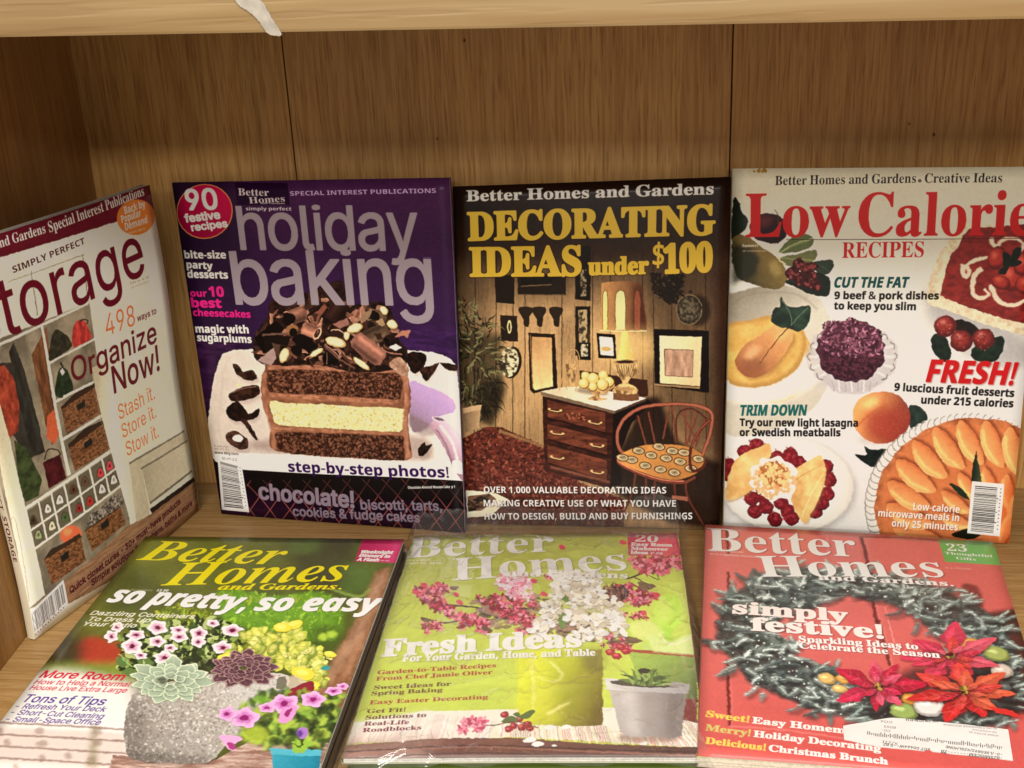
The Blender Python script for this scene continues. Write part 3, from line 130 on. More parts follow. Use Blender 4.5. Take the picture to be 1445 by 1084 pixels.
-18,-27,-3,5,14,23,13,14,23,19,15,7,14,20,23,26,15,14,9,2,-2,-9,-14,-15,-26,-23,-20,-14,-7,-15,-19,-23,-14,-13,-23,-14,16,111,23,17,11,3,-4,-11,-17,-22,-21,-18,-11,-4,3,11,18,24,3,9,14,18,19,15,10,4,-4,-10,-15,-19,-18,-14,-9,16,111,18,15,10,3,-3,-10,-14,-19,-18,-15,-9,-4,4,9,15,142,3,9,13,18,17,13,8,3,-3,-8,-13,-17,-18,-13,-9,57,223,2,26,111,17,20,13,14,10,5,1,-2,-8,-13,-70,-34,84,3,-13,-21,-26,
-24,-18,-12,-5,1,9,20,22,253,-1,-7,-8,-15,-18,-16,-18,-18,-25,-23,-104,0,122,0,-16,-9,0,8,15,21,21,28,24,23,12,16,111,-20,-15,-11,-3,3,11,15,20,20,16,10,4,-4,-10,-16,226,-4,-11,-17,-21,-22,-16,-12,-3,3,11,17,21,22,17,11,65,236,2,10,8,91,37,92,-34,-55,-25,6,-12,-66,0,250,0,-250,0,156,79,0,-42,-193,4,54,0,128,0,70,28,0,-28,66,224,3,25,30,0,95,22,15,15,10,7,2,-4,-7,-10,-20,0,15,11,10,9,4,1,-2,-6,-19,
-30,-27,0,250,0,-3,-6,-10,-14,-16,-21,-17,-13,-9,-10,-2,-4,-6,-10,-13,-15,-19,-13,-16,-19,-12,-2,10,61,73,25,9,6,0,-6,-12,-19,-76,28,1,8,8,14,17,14,14,8,1,10,61,63,23,12,5,0,-5,-12,-13,-73,140,1,7,12,14,17,14,11,4,2,67,251,1,52,131,-23,-21,-19,-17,-13,-10,-6,-2,2,6,10,13,17,19,21,23,36,31,22,8,4,-31,-8,-15,-18,-23,-22,-20,-17,-14,-7,-5,-1,3,5,8,11,12,15,15,17,18,16,13,10,7,31,-4,-8,-22,-31,-3,2,6,
11,15,19,22,25,28,28,25,22,19,15,11,6,2,-5,-16,-26,-17,-18,0,20,18,10,5,-2,-7,-13,-18,-17,-20,-30,-21,-19,-16,-13,-10,-8,-3,-1,3,7,11,14,18,0,-18,-16,-26,-17,68,247,2,30,108,-61,0,80,24,19,14,10,2,-4,-6,-8,-21,-16,-19,-76,0,82,39,18,16,12,8,6,-2,-6,-14,-20,-20,-22,0,0,28,2,7,13,18,29,36,27,17,15,18,7,4,1,28,-1,-10,-12,-16,-19,-22,-35,-37,-25,-28,-22,-11,-8,4,61,0,-31,0,250,-250,0,250,69,206,1,12,
30,0,153,0,-122,0,114,0,-114,0,123,0,0,250,0,-28,0,-82,0,-28,0,-84,0,-28,70,202,1,10,30,0,151,0,-120,0,109,0,-109,0,0,250,0,-28,0,-85,0,-28,0,-109,72,254,1,12,30,0,31,0,132,0,31,0,-31,0,-132,0,0,250,0,-108,0,108,0,-250,0,114,0,-114,73,148,1,12,15,0,43,0,-43,0,117,0,-42,0,42,0,0,28,0,194,0,28,0,-28,0,-194,0,-28,75,229,3,5,51,0,37,91,41,71,35,46,98,0,4,30,0,31,0,0,250,0,-250,4,183,-91,20,108,0,127,
25,-152,76,193,1,6,30,0,31,0,117,0,0,250,0,-222,0,-28,77,309,1,21,30,0,44,63,21,-7,17,66,45,0,-31,1,3,-21,-63,-27,-59,-27,3,1,1,0,250,0,-161,-65,0,54,172,0,-250,0,225,0,-62,-163,0,148,77,0,-21,-204,78,257,1,16,30,0,37,110,26,-4,-3,0,32,0,-38,-106,-31,6,2,0,0,250,0,-174,-49,-1,51,173,0,-250,0,168,54,1,-76,-147,79,262,2,32,131,-23,-21,-19,-17,-13,-10,-6,-2,2,6,10,13,17,19,21,23,23,22,19,16,13,10,6,
2,-2,-6,-10,-13,-16,-19,-22,-3,2,6,11,15,19,22,25,28,28,25,22,19,15,11,6,2,-2,-6,-11,-15,-19,-22,-25,-28,-28,-25,-22,-19,-15,-11,-6,32,131,16,15,14,12,10,7,5,1,-1,-5,-7,-10,-12,-14,-15,-16,-16,-15,-14,-12,-10,-7,-5,-1,1,5,7,10,12,14,15,26,2,4,8,11,14,17,20,23,23,19,18,14,11,8,4,2,-2,-4,-8,-12,-14,-17,-20,-22,-23,-19,-17,-15,-11,-8,-4,80,218,1,26,30,0,99,19,15,17,14,6,0,-8,-12,-22,-22,-82,0,70,15,
13,10,7,0,-7,-13,-17,-71,0,0,250,-1,-3,-6,-13,-20,-25,-27,-25,-16,-15,-6,-2,28,1,3,7,11,19,22,18,14,6,2,-222,81,262,3,4,120,34,76,-33,78,0,-101,0,32,131,-23,-21,-19,-17,-13,-10,-6,-2,2,6,10,13,17,19,21,23,23,22,19,16,13,10,6,2,-2,-6,-10,-13,-16,-19,-22,-3,2,6,11,15,19,22,25,28,28,25,22,19,15,11,6,2,-2,-6,-11,-15,-19,-22,-25,-28,-28,-25,-22,-19,-15,-11,-6,32,131,16,15,14,12,10,7,5,1,-1,-5,-7,-10,
-12,-14,-15,-16,-16,-15,-14,-12,-10,-7,-5,-1,1,5,7,10,12,14,15,26,2,4,8,11,14,17,20,23,23,19,18,14,11,8,4,2,-2,-4,-8,-12,-14,-17,-20,-22,-23,-19,-17,-15,-11,-8,-4,82,221,2,28,30,0,100,18,20,16,12,5,-2,-10,-13,-17,-23,-89,0,73,20,12,9,5,3,0,-4,-8,-11,-22,-63,0,0,250,-1,-3,-8,-13,-21,-25,-27,-23,-14,-11,-6,-1,28,0,4,5,9,10,13,18,12,13,7,6,0,-222,4,173,-60,36,61,0,113,0,-113,83,219,1,55,110,-37,-28,
-19,-7,32,5,9,14,20,23,19,14,10,4,0,-3,-8,-21,-54,-26,-19,-10,-2,1,5,11,11,19,21,18,34,26,18,7,-31,-6,-12,-21,-24,-21,-17,-8,3,8,13,69,26,12,7,6,-6,-8,-10,-29,-4,5,14,23,29,0,-16,-12,-9,-5,0,5,8,12,12,12,10,9,11,16,11,15,20,17,15,14,16,9,10,5,1,-5,-14,-21,-27,0,16,13,9,1,-5,-12,-18,-19,-11,-7,-22,-14,-12,-11,-26,-28,-13,-11,-15,84,220,1,8,16,0,189,0,-79,0,-31,0,222,28,0,-28,0,-222,0,222,85,254,1,
26,127,-27,-30,-18,-16,-6,0,31,0,5,10,12,20,19,19,17,12,12,6,0,32,-1,-6,-16,-18,-29,-4,3,12,14,25,29,171,0,-162,-25,-17,-11,-8,-2,2,6,10,16,24,167,0,-171,-29,-25,-14,-12,87,337,1,22,76,-68,32,43,14,-4,9,49,36,44,13,-4,9,47,33,-68,-37,-45,-14,7,-9,-50,0,250,0,-166,-65,0,46,185,0,-169,-62,0,43,188,0,-250,0,167,66,0,-48,-185,88,233,1,20,9,98,0,-93,37,48,21,-6,13,57,35,-92,0,97,-36,-55,-20,7,-11,-64,
0,140,-24,134,0,-70,-37,0,24,83,0,-133,24,-141,0,79,35,0,-21,-93,89,232,1,12,100,0,-92,37,57,21,-13,10,67,37,-92,0,0,102,148,0,-94,-43,0,24,113,0,-148,-102,90,215,1,14,20,0,130,17,4,-151,0,175,0,-127,-20,-4,152,0,0,23,189,22,-11,-1,28,0,-23,-184,-27,11,1,-28,97,191,2,37,79,-17,-16,-20,-8,-3,0,3,13,18,81,5,-2,-6,-7,-24,-15,-14,-11,-7,-29,13,22,29,30,18,14,11,6,2,0,-29,0,-2,-10,-13,-14,-4,1,5,17,13,
12,17,13,16,10,15,9,18,9,6,6,-2,-6,-9,-11,8,22,15,8,-1,-5,-9,-12,-14,-24,-123,0,26,0,-14,-9,-5,12,84,25,17,9,0,-14,-53,-11,-7,-5,5,14,22,5,14,18,34,-5,-9,-5,-7,-15,-17,-9,98,209,2,26,113,-16,-15,-13,-11,-3,0,-29,0,30,0,17,14,21,21,20,17,13,7,5,0,-3,-9,-13,-17,-14,-4,1,6,10,16,0,-29,0,250,0,-93,18,9,5,-2,-7,-13,-18,-17,-25,-28,-20,-23,-18,-13,-6,16,108,23,17,10,3,-3,-10,-17,-23,-23,-16,-10,-4,4,10,
17,23,5,15,22,28,27,22,15,5,-5,-14,-22,-28,-28,-23,-14,99,194,1,44,102,-18,-17,-14,-13,-10,-7,-5,-1,1,5,7,10,13,14,17,18,26,22,17,11,-29,-5,-9,-10,-12,-20,-19,-15,-10,-1,9,9,8,15,13,15,15,10,7,29,-10,-17,-23,-4,2,5,8,12,14,16,19,20,21,19,16,14,12,8,5,2,-4,-10,-17,-22,-7,12,9,8,3,0,-6,-17,-28,-31,-29,-12,-8,-6,-1,2,6,11,16,-8,-22,-18,-10,100,209,2,26,96,-17,-20,-17,-13,-8,-4,0,5,8,13,17,19,21,22,
14,17,0,30,0,-29,0,-3,-12,-12,-15,-4,2,7,13,18,23,20,28,25,17,18,13,7,2,-5,-9,-18,93,0,-250,0,29,0,-16,-10,-6,16,101,22,17,10,3,-3,-10,-17,-22,-24,-16,-10,-4,4,10,17,23,5,14,23,28,28,22,14,5,-5,-15,-22,-27,-28,-22,-15,101,198,1,50,104,-31,-16,-13,-11,-8,-6,-2,4,6,9,12,13,16,18,17,19,13,13,10,9,6,0,-145,0,129,-14,-2,-7,-11,-16,-15,-16,-13,-13,-7,-4,0,6,14,20,22,15,10,10,5,29,-9,-17,-22,-4,5,7,10,
14,15,18,20,40,17,15,13,9,7,3,-1,-4,-7,-9,-13,-16,-37,-19,0,26,0,-10,22,18,13,8,2,-2,-6,-12,-13,-14,-38,-25,-18,-9,-2,3,5,10,11,-7,-20,-15,-11,102,125,2,4,112,0,-109,0,186,-25,0,25,14,40,0,1,10,18,23,24,3,-7,-13,-15,-8,-5,-1,0,212,15,17,12,4,-3,-1,-26,3,-2,-5,-9,-217,103,209,2,39,102,-24,-23,-17,-13,25,13,18,26,24,14,6,2,-2,-20,-23,-34,-14,-13,-17,-11,-2,6,7,9,16,14,27,23,17,15,3,0,29,0,-3,-11,
-17,-24,-74,2,8,12,18,14,-16,-9,-3,6,11,13,52,0,-22,-9,2,6,8,20,28,34,32,16,14,14,7,5,-3,-11,-18,0,29,0,-190,-22,-22,-15,-8,16,101,22,17,10,4,-4,-10,-17,-22,-23,-17,-10,-4,4,10,17,29,4,13,21,28,27,21,14,5,-5,-14,-22,-26,-27,-21,-13,104,202,1,29,56,0,-30,0,30,0,-6,8,9,12,13,15,18,16,14,14,6,1,-31,0,-4,-10,-10,-13,-15,-14,-10,-7,-5,111,-111,0,250,0,-109,0,17,14,9,5,3,-1,-5,-9,-20,-24,-130,0,121,18,
13,7,3,-1,-5,-7,-10,-13,105,82,2,4,26,0,30,0,0,186,0,-186,12,41,-15,-4,-2,2,4,15,15,5,1,-1,-5,218,5,7,7,8,7,5,-5,-7,-8,-7,-7,107,187,3,7,54,0,5,81,37,-87,-3,67,37,0,82,0,-88,0,4,26,0,30,0,0,250,0,-250,4,144,-71,21,89,0,91,21,-112,108,93,1,13,68,-18,-11,-7,-6,0,30,0,2,4,8,13,6,-1,3,5,9,16,218,0,-210,-8,-4,-2,1,-26,109,300,1,48,26,0,29,0,-2,6,10,16,17,20,16,9,7,4,-4,6,10,14,16,19,15,17,10,10,3,0,
-30,-2,-5,-8,-12,-11,-15,-11,-9,-5,-1,-30,-1,-3,-9,-9,-15,-13,-12,-10,-6,-1,0,186,0,-41,0,17,13,10,4,-1,-8,-9,-12,-14,0,16,12,10,5,2,-3,-8,-11,-18,-19,-131,0,138,11,7,5,1,-2,-6,-9,-12,-133,0,135,10,10,5,2,-2,-6,-9,-14,-131,110,201,1,29,56,0,-30,0,29,0,-5,8,9,12,13,15,18,16,14,14,6,1,-31,0,-4,-10,-10,-13,-15,-14,-10,-7,-5,111,-111,0,186,0,-45,0,17,14,9,5,3,-1,-5,-9,-20,-24,-130,0,121,18,13,7,3,-1,
-5,-7,-10,-13,111,204,2,32,102,-18,-17,-14,-13,-10,-7,-5,-1,1,5,7,10,13,14,17,18,18,17,14,13,10,7,5,1,-1,-5,-7,-10,-13,-14,-17,-4,2,5,8,12,14,16,19,20,21,19,16,14,12,8,5,2,-2,-5,-8,-12,-14,-16,-19,-21,-20,-19,-16,-14,-12,-8,-5,16,102,21,18,11,5,-5,-11,-18,-21,-21,-18,-11,-5,5,11,18,23,4,13,22,30,31,21,14,4,-4,-14,-21,-31,-30,-22,-13,112,209,2,26,26,0,29,0,3,17,18,25,26,18,11,9,6,3,0,-3,-6,-9,-15,
-18,-16,-19,-17,-15,-17,0,-70,256,0,-29,0,20,10,2,-7,-11,-12,-15,-18,-19,-28,-20,-17,-15,-16,-10,-4,-1,4,10,19,-99,16,108,23,17,10,3,-3,-10,-17,-23,-23,-16,-10,-4,4,10,17,23,5,15,22,28,27,22,15,5,-5,-14,-22,-28,-28,-23,-14,114,127,1,16,26,0,29,0,2,9,16,15,23,0,-22,-14,-15,-9,-4,0,0,186,0,-28,0,15,11,5,0,-31,2,-3,-9,-11,-17,-120,115,179,1,48,89,-26,-22,-15,-9,29,6,6,12,15,25,10,9,2,-8,-12,-44,-20,
-14,-9,1,5,10,25,32,21,19,14,8,-27,-7,-11,-13,-17,-14,-12,-4,1,6,10,54,19,14,4,1,-7,-17,-24,-4,3,10,16,21,6,-13,-7,-7,-3,4,5,9,15,13,6,11,9,12,19,25,10,11,14,4,-3,-10,-15,-19,-6,13,10,4,0,-4,-10,-10,-12,-7,-6,-15,-9,-16,-12,-14,-22,-17,-10,116,112,2,4,100,0,-97,0,186,-25,0,25,12,32,30,1,4,7,25,5,-27,-20,-15,-8,-2,232,0,-192,-10,-4,0,-26,-2,5,11,16,16,117,202,1,27,90,-22,-15,-15,-8,-4,0,30,1,5,12,
11,13,16,11,9,7,4,0,31,0,-30,0,5,-5,-16,-16,-3,4,6,14,16,25,124,0,-130,-12,-12,-6,-1,2,5,8,10,21,115,0,-186,0,45,0,-12,-22,-9,118,191,1,10,80,-71,32,43,17,-11,17,43,33,-72,0,186,0,-118,-58,0,58,118,0,-186,119,279,1,20,68,-57,32,29,14,-5,6,37,32,28,14,-6,6,38,32,-57,-30,-45,7,-45,0,186,0,-104,-62,0,30,136,0,-104,-62,0,24,142,0,-186,0,166,0,-166,120,186,1,17,10,74,0,-70,35,53,-16,52,35,-70,0,73,-35,
-56,16,-22,-34,0,107,-23,102,0,-85,0,85,0,-103,22,-105,0,89,0,-37,-52,121,191,1,18,23,7,19,12,10,9,-71,32,43,17,-11,17,43,33,-91,-12,-17,-20,-68,26,-2,5,13,25,187,0,-118,-58,0,58,118,0,-231,-14,-10,-2,122,187,1,11,20,0,105,0,-102,0,140,0,-101,104,0,0,22,135,2,0,27,0,-23,-135,0,-28,0],
}
# ---------------------------------------------------------------- print shop: flat print for the covers
def load_glyphs():
    F = {}
    for k, v in GLYPHS.items():
        F[k] = {}; i = 0
        while v[i] != 0:
            ch, adv, m = chr(v[i]), v[i + 1] / 250.0, v[i + 2]
            i += 3
            cs = []
            for _ in range(m):
                q = v[i]; i += 1
                dx = v[i:i + q]; dy = v[i + q:i + 2 * q]; i += 2 * q
                cs.append(np.stack([np.cumsum(dx), np.cumsum(dy)], 1) / 250.0)
            F[k][ch] = (adv, cs)
    return F

FONTS = load_glyphs()
TW, TH = 1000, 1344

def lin(c):
    c = np.asarray(c, dtype=np.float32) / 255.0
    return np.where(c <= 0.04045, c / 12.92, ((c + 0.055) / 1.055) ** 2.4).astype(np.float32)

def homog(src, dst):
    A = []
    for (x, y), (u, v) in zip(src, dst):
        A.append([x, y, 1, 0, 0, 0, -u * x, -u * y, u]); A.append([0, 0, 0, x, y, 1, -v * x, -v * y, v])
    A = np.array(A, float)
    h = np.linalg.solve(A[:, :8], A[:, 8])
    return np.append(h, 1).reshape(3, 3)

def vnoise(rng, w, h, cw, ch):
    """smooth value noise, w x h, cells of cw x ch pixels"""
    gw, gh = int(w / cw) + 3, int(h / ch) + 3
    g = rng.random((gh, gw)).astype(np.float32)
    x = np.arange(w) / cw + rng.random(); y = np.arange(h) / ch + rng.random()
    xi = x.astype(int); yi = y.astype(int); fx = (x - xi); fy = (y - yi)
    fx = (fx * fx * (3 - 2 * fx)).astype(np.float32); fy = (fy * fy * (3 - 2 * fy)).astype(np.float32)
    xi = np.minimum(xi, gw - 2); yi = np.minimum(yi, gh - 2)
    r = g[:, xi] * (1 - fx) + g[:, xi + 1] * fx
    return r[yi] * (1 - fy)[:, None] + r[yi + 1] * fy[:, None]

def fbm(rng, w, h, cw, ch, octs=3):
    s = 0; a = 1; t = 0
    for o in range(octs):
        s = s + a * vnoise(rng, w, h, max(cw, 1.2), max(ch, 1.2)); t += a; a *= 0.55; cw /= 2.1; ch /= 2.1
    return s / t

def blur1(m, r):
    if r < 1: return m
    for _ in range(2):
        for ax in (0, 1):
            p = np.pad(m, [(r + 1, r) if i == ax else (0, 0) for i in range(2)], mode='edge')
            c = np.cumsum(p, axis=ax)
            n = m.shape[ax]
            if ax == 0: m = (c[2 * r + 1:2 * r + 1 + n] - c[:n]) / (2 * r + 1)
            else: m = (c[:, 2 * r + 1:2 * r + 1 + n] - c[:, :n]) / (2 * r + 1)
    return m

SUB = 4
def raster(polys, w, h, pad=0):
    """coverage mask of closed polygons (tex px). returns x0,y0,mask"""
    P = [p for p in polys if len(p) >= 3]
    if not P: return None
    allp = np.vstack(P)
    x0 = int(max(0, math.floor(allp[:, 0].min()) - pad)); x1 = int(min(w, math.ceil(allp[:, 0].max()) + 1 + pad))
    y0 = int(max(0, math.floor(allp[:, 1].min()) - pad)); y1 = int(min(h, math.ceil(allp[:, 1].max()) + 1 + pad))
    if x1 <= x0 or y1 <= y0: return None
    bw, bh = x1 - x0, y1 - y0
    a = np.vstack(P); b = np.vstack([np.roll(p, -1, 0) for p in P])
    ya = (a[:, 1] - y0) * SUB; yb = (b[:, 1] - y0) * SUB
    sgn = np.where(yb > ya, 1.0, -1.0)
    lo = np.minimum(ya, yb); hi = np.maximum(ya, yb)
    k0 = np.maximum(0, np.ceil(lo - 0.5)).astype(int); k1 = np.minimum(bh * SUB, np.ceil(hi - 0.5)).astype(int)
    n = np.maximum(0, k1 - k0)
    if n.sum() == 0: return x0, y0, np.zeros((bh, bw), np.float32)
    idx = np.repeat(np.arange(len(n)), n)
    k = k0[idx] + (np.arange(n.sum()) - np.repeat(np.cumsum(n) - n, n))
    t = (k + 0.5 - ya[idx]) / (yb[idx] - ya[idx])
    x = a[idx, 0] + t * (b[idx, 0] - a[idx, 0]) - x0
    x = np.clip(x, 0, bw - 1e-3)
    xi = x.astype(int); f = x - xi; s = sgn[idx]
    acc = np.zeros((bh * SUB, bw + 2), np.float64)
    np.add.at(acc, (k, xi), s * (1 - f)); np.add.at(acc, (k, xi + 1), s * f)
    m = np.clip(np.abs(np.cumsum(acc, 1)[:, :bw]), 0, 1)
    return x0, y0, m.reshape(bh, SUB, bw).mean(1).astype(np.float32)

def spline(pts, n=6, closed=True):
    p = np.asarray(pts, float); N = len(p); out = []
    rng = range(N if closed else N - 1)
    t = np.linspace(0, 1, n + 1)[:-1, None]
    for i in rng:
        if closed: a, b, c, d = p[i - 1], p[i], p[(i + 1) % N], p[(i + 2) % N]
        else: a, b, c, d = p[max(i - 1, 0)], p[i], p[i + 1], p[min(i + 2, N - 1)]
        out.append(0.5 * ((2 * b) + (c - a) * t + (2 * a - 5 * b + 4 * c - d) * t * t + (3 * b - a - 3 * c + d) * t ** 3))
    r = np.vstack(out)
    return r if closed else np.vstack([r, p[-1:]])

def circ(cx, cy, rx, ry=None, rot=0, n=28, wob=0, rng=None):
    ry = rx if ry is None else ry
    t = np.linspace(0, 2 * math.pi, n, endpoint=False)
    k = 1
    if wob: k = 1 + wob * (rng.random(n) - .5) * 2
    x = np.cos(t) * rx * k; y = np.sin(t) * ry * k; c, s = math.cos(rot), math.sin(rot)
    return np.stack([cx + x * c - y * s, cy + x * s + y * c], 1)

class Cover:
    def __init__(s, quad, seed=1, w=TW, h=TH):
        s.w, s.h = w, h
        s.H = homog(quad, [(0, 0), (w, 0), (w, h), (0, h)])
        s.Hi = np.linalg.inv(s.H)
        s.img = np.ones((h, w, 3), np.float32); s.rng = np.random.default_rng(seed)
        s.o = (0.0, 0.0, 1.0)
        s.clip = None
    def T(s, pts):
        p = np.asarray(pts, float).reshape(-1, 2)
        p = p / s.o[2] + np.array(s.o[:2])
        q = np.c_[p, np.ones(len(p))] @ s.H.T
        return q[:, :2] / q[:, 2:]
    def put(s, r, col, a=1.0, blur=0):
        if r is None: return
        x0, y0, m = r
        if blur: m = blur1(m, int(blur))
        m = m * a
        h, w = m.shape
        if s.clip is not None: m = m * s.clip[y0:y0 + h, x0:x0 + w]
        if callable(col): c = col(x0, y0, w, h)
        else: c = lin(col)
        v = s.img[y0:y0 + h, x0:x0 + w]
        v += (c - v) * m[..., None]
    def poly(s, pts, col, a=1.0, blur=0, sm=0):
        p = s.T(pts)
        if sm: p = spline(p, sm)
        s.put(raster([p], s.w, s.h, pad=int(blur) * 2 + 1), col, a, blur)
    def polys(s, L, col, a=1.0, blur=0):
        s.put(raster([s.T(p) for p in L], s.w, s.h, pad=int(blur) * 2 + 1), col, a, blur)
    def blob(s, pts, col, a=1.0, blur=0): s.poly(pts, col, a, blur, sm=6)
    def ell(s, cx, cy, rx, ry, col, rot=0, a=1.0, blur=0): s.poly(circ(cx, cy, rx, ry, math.radians(rot)), col, a, blur)
    def stroke(s, pts, w0, col, w1=None, a=1.0, blur=0, sm=True, ret=False):
        p = np.asarray(pts, float)
        if sm and len(p) > 2: p = spline(p, 5, closed=False)
        w1 = w0 if w1 is None else w1
        d = np.gradient(p, axis=0); d /= np.maximum(np.hypot(d[:, 0], d[:, 1]), 1e-6)[:, None]
        n = np.stack([-d[:, 1], d[:, 0]], 1); w = np.linspace(w0, w1, len(p))[:, None] / 2
        q = np.vstack([p + n * w, (p - n * w)[::-1]])
        if ret: return q
        s.poly(q, col, a, blur)
    def setclip(s, pts, sm=0, blur=0):
        if pts is None: s.clip = None; return
        p = s.T(pts)
        if sm: p = spline(p, sm)
        r = raster([p], s.w, s.h, pad=int(blur) * 2)
        s.clip = np.zeros((s.h, s.w), np.float32)
        if r: s.clip[r[1]:r[1] + r[2].shape[0], r[0]:r[0] + r[2].shape[1]] = blur1(r[2], blur) if blur else r[2]
    def grad(s, p0, c0, p1, c1, noise=0, cell=(30, 30), octs=3):
        a = s.T([p0])[0]; b = s.T([p1])[0]; L0, L1 = lin(c0), lin(c1)
        def f(x0, y0, w, h):
            X, Y = np.meshgrid(np.arange(x0, x0 + w), np.arange(y0, y0 + h))
            d = b - a
            t = np.clip(((X - a[0]) * d[0] + (Y - a[1]) * d[1]) / (d @ d), 0, 1)[..., None].astype(np.float32)
            c = L0 * (1 - t) + L1 * t
            if noise: c = c * np.exp((fbm(s.rng, w, h, cell[0], cell[1], octs)[..., None] - .5) * 2 * noise)
            return c
        return f
    def mix(s, c0, c1, cell=(20, 20), octs=3, k=2.0, c2=None):
        """two or three tone noise fill"""
        L0, L1 = lin(c0), lin(c1)
        def f(x0, y0, w, h):
            t = np.clip((fbm(s.rng, w, h, cell[0], cell[1], octs)[..., None] - .5) * k + .5, 0, 1)
            c = L0 * (1 - t) + L1 * t
            if c2 is not None:
                u = np.clip((fbm(s.rng, w, h, cell[0], cell[1], octs)[..., None] - .62) * 6, 0, 1)
                c = c * (1 - u) + lin(c2) * u
            return c
        return f
    def dab(s, pts, rx, ry, cols, rot=None, wob=.15, a=1.0, n=9, blur=0):
        """many small uneven dabs at pts, random colour from cols"""
        pts = np.asarray(pts, float); r = s.rng
        ci = r.integers(0, len(cols), len(pts))
        for k, c in enumerate(cols):
            L = []
            for x, y in pts[ci == k]:
                f = .6 + .8 * r.random()
                L.append(circ(x, y, rx * f, ry * f, r.random() * 6.28 if rot is None else rot + r.normal() * .25, n, wob, r))
            for i in range(0, len(L), 40):   # batches keep the overlaps crisp
                s.polys(L[i:i + 40], c, a, blur)
    def scatter(s, poly, n):
        P = np.asarray(poly, float); lo, hi = P.min(0), P.max(0); out = []
        x, y = P[:, 0], P[:, 1]; x2, y2 = np.roll(x, -1), np.roll(y, -1)
        while len(out) < n:
            q = lo + s.rng.random(2) * (hi - lo)
            c = ((y > q[1]) != (y2 > q[1])) & (q[0] < (x2 - x) * (q[1] - y) / (y2 - y + 1e-9) + x)
            if c.sum() % 2: out.append(q)
        return np.array(out)
    def text(s, t, x0, y0, x1, y1, h, col, font='B', bold=0.0, slant=0.0, track=0.0, shadow=None, a=1.0, sx=3, outline=None, xh=None):
        A, B = s.T([(x0, y0)])[0], s.T([(x1, y1)])[0]
        mid = ((x0 + x1) / 2, (y0 + y1) / 2)
        m0, m1 = s.T([mid])[0], s.T([(mid[0], mid[1] - h)])[0]
        d = (B - A); L = np.hypot(*d); d = d / L; nrm = np.array([d[1], -d[0]])
        H = abs((m1 - m0) @ nrm)
        F = FONTS[font]; x = 0; G = []
        for ch in t:
            if ch == ' ': x += .36 + track; continue
            adv, cs = F.get(ch, F['-'])
            for c in cs: G.append(np.c_[c[:, 0] + x + slant * c[:, 1], c[:, 1]])
            x += adv + track
        if xh:
            x0_ = .75
            for g in G: g[:, 1] = np.where(g[:, 1] < x0_, g[:, 1] * xh / x0_, xh + (g[:, 1] - x0_) * (1 - xh) / (1 - x0_))
        allx = np.vstack(G); xmin = allx[:, 0].min(); sc = L / (allx[:, 0].max() - xmin)
        def tr(g): return A + np.outer((g[:, 0] - xmin) * sc, d) + np.outer(g[:, 1] * H, nrm)
        P = [tr(g) for g in G]
        def draw(off, c, al, bd, bl=0):
            r = raster([p + off for p in P], s.w, s.h, pad=int(bd * 2 + bl * 2 + 3))
            if r is None: return
            m = r[2]
            if bd > 0: m = dilate(m, bd)
            s.put((r[0], r[1], m), c, al, bl)
        bd = bold * H
        if shadow: draw(np.array([sx, sx * .9]), shadow, .6, bd + 1, 2)
        if outline: draw(np.zeros(2), outline[0], 1, bd + outline[1])
        draw(np.zeros(2), col, a, bd)
    def barcode(s, quad, col=(20, 18, 20), bg=(232, 228, 218), vertical=False, n=46):
        s.poly(quad, bg)
        q = np.asarray(quad, float)
        def P(u, v): return (q[0] * (1 - u) + q[1] * u) * (1 - v) + (q[3] * (1 - u) + q[2] * u) * v
        u = .08; r = s.rng; L = []
        while u < .94:
            w = r.choice([.006, .012, .018]); 
            e = .80 if r.random() > .12 else .86
            if vertical: L.append([P(.1, u), P(e, u), P(e, u + w), P(.1, u + w)])
            else: L.append([P(u, .1), P(u + w, .1), P(u + w, e), P(u, e)])
            u += w + r.choice([.008, .013, .018])
        s.polys(L, col)
        for k in range(12):
            t = .1 + k * .07
            c = P(.91, t) if vertical else P(t, .91)
            s.ell(c[0], c[1], abs(q[1][0] - q[0][0]) * .016 + .3, abs(q[1][0] - q[0][0]) * .016 + .3, col)
    def micro(s, x0, y0, x1, y1, h, col, seed=0, a=.85):
        """print too small to read in the photograph"""
        r = np.random.default_rng(seed); n = int(abs(x1 - x0) / (h * .8)); ch = 'aeinorstulcmdp'
        t = ''.join(r.choice(list(ch)) if r.random() > .16 else ' ' for _ in range(max(n, 3))).strip() or 'so'
        s.text(t, x0, y0, x1, y1, h, col, 'N', a=a)
    def photo(s, amp=2.2, grain=.10, soft=1):
        """a printed photograph is never clean: break the outlines, soften, add fine tone"""
        r, w, h = s.rng, s.w, s.h
        dx = (fbm(r, w, h, 13, 13, 3) - .5) * 4 * amp; dy = (fbm(r, w, h, 13, 13, 3) - .5) * 4 * amp
        X, Y = np.meshgrid(np.arange(w), np.arange(h))
        xs = np.clip(X + dx, 0, w - 1.01); ys = np.clip(Y + dy, 0, h - 1.01); xi = xs.astype(int); yi = ys.astype(int)
        fx = (xs - xi)[..., None].astype(np.float32); fy = (ys - yi)[..., None].astype(np.float32); a = s.img
        s.img = (a[yi, xi] * (1 - fx) + a[yi, xi + 1] * fx) * (1 - fy) + (a[yi + 1, xi] * (1 - fx) + a[yi + 1, xi + 1] * fx) * fy
        if soft: s.img = np.stack([blur1(s.img[..., k], soft) for k in range(3)], -1) * .6 + s.img * .4
        n = fbm(r, w, h, 7, 7, 3) - .5; n2 = fbm(r, w, h, 34, 34, 3) - .5
        g = s.img.mean(-1); flat_ = np.clip(1.15 - g * 1.6, .12, 1)     # paper white stays clean
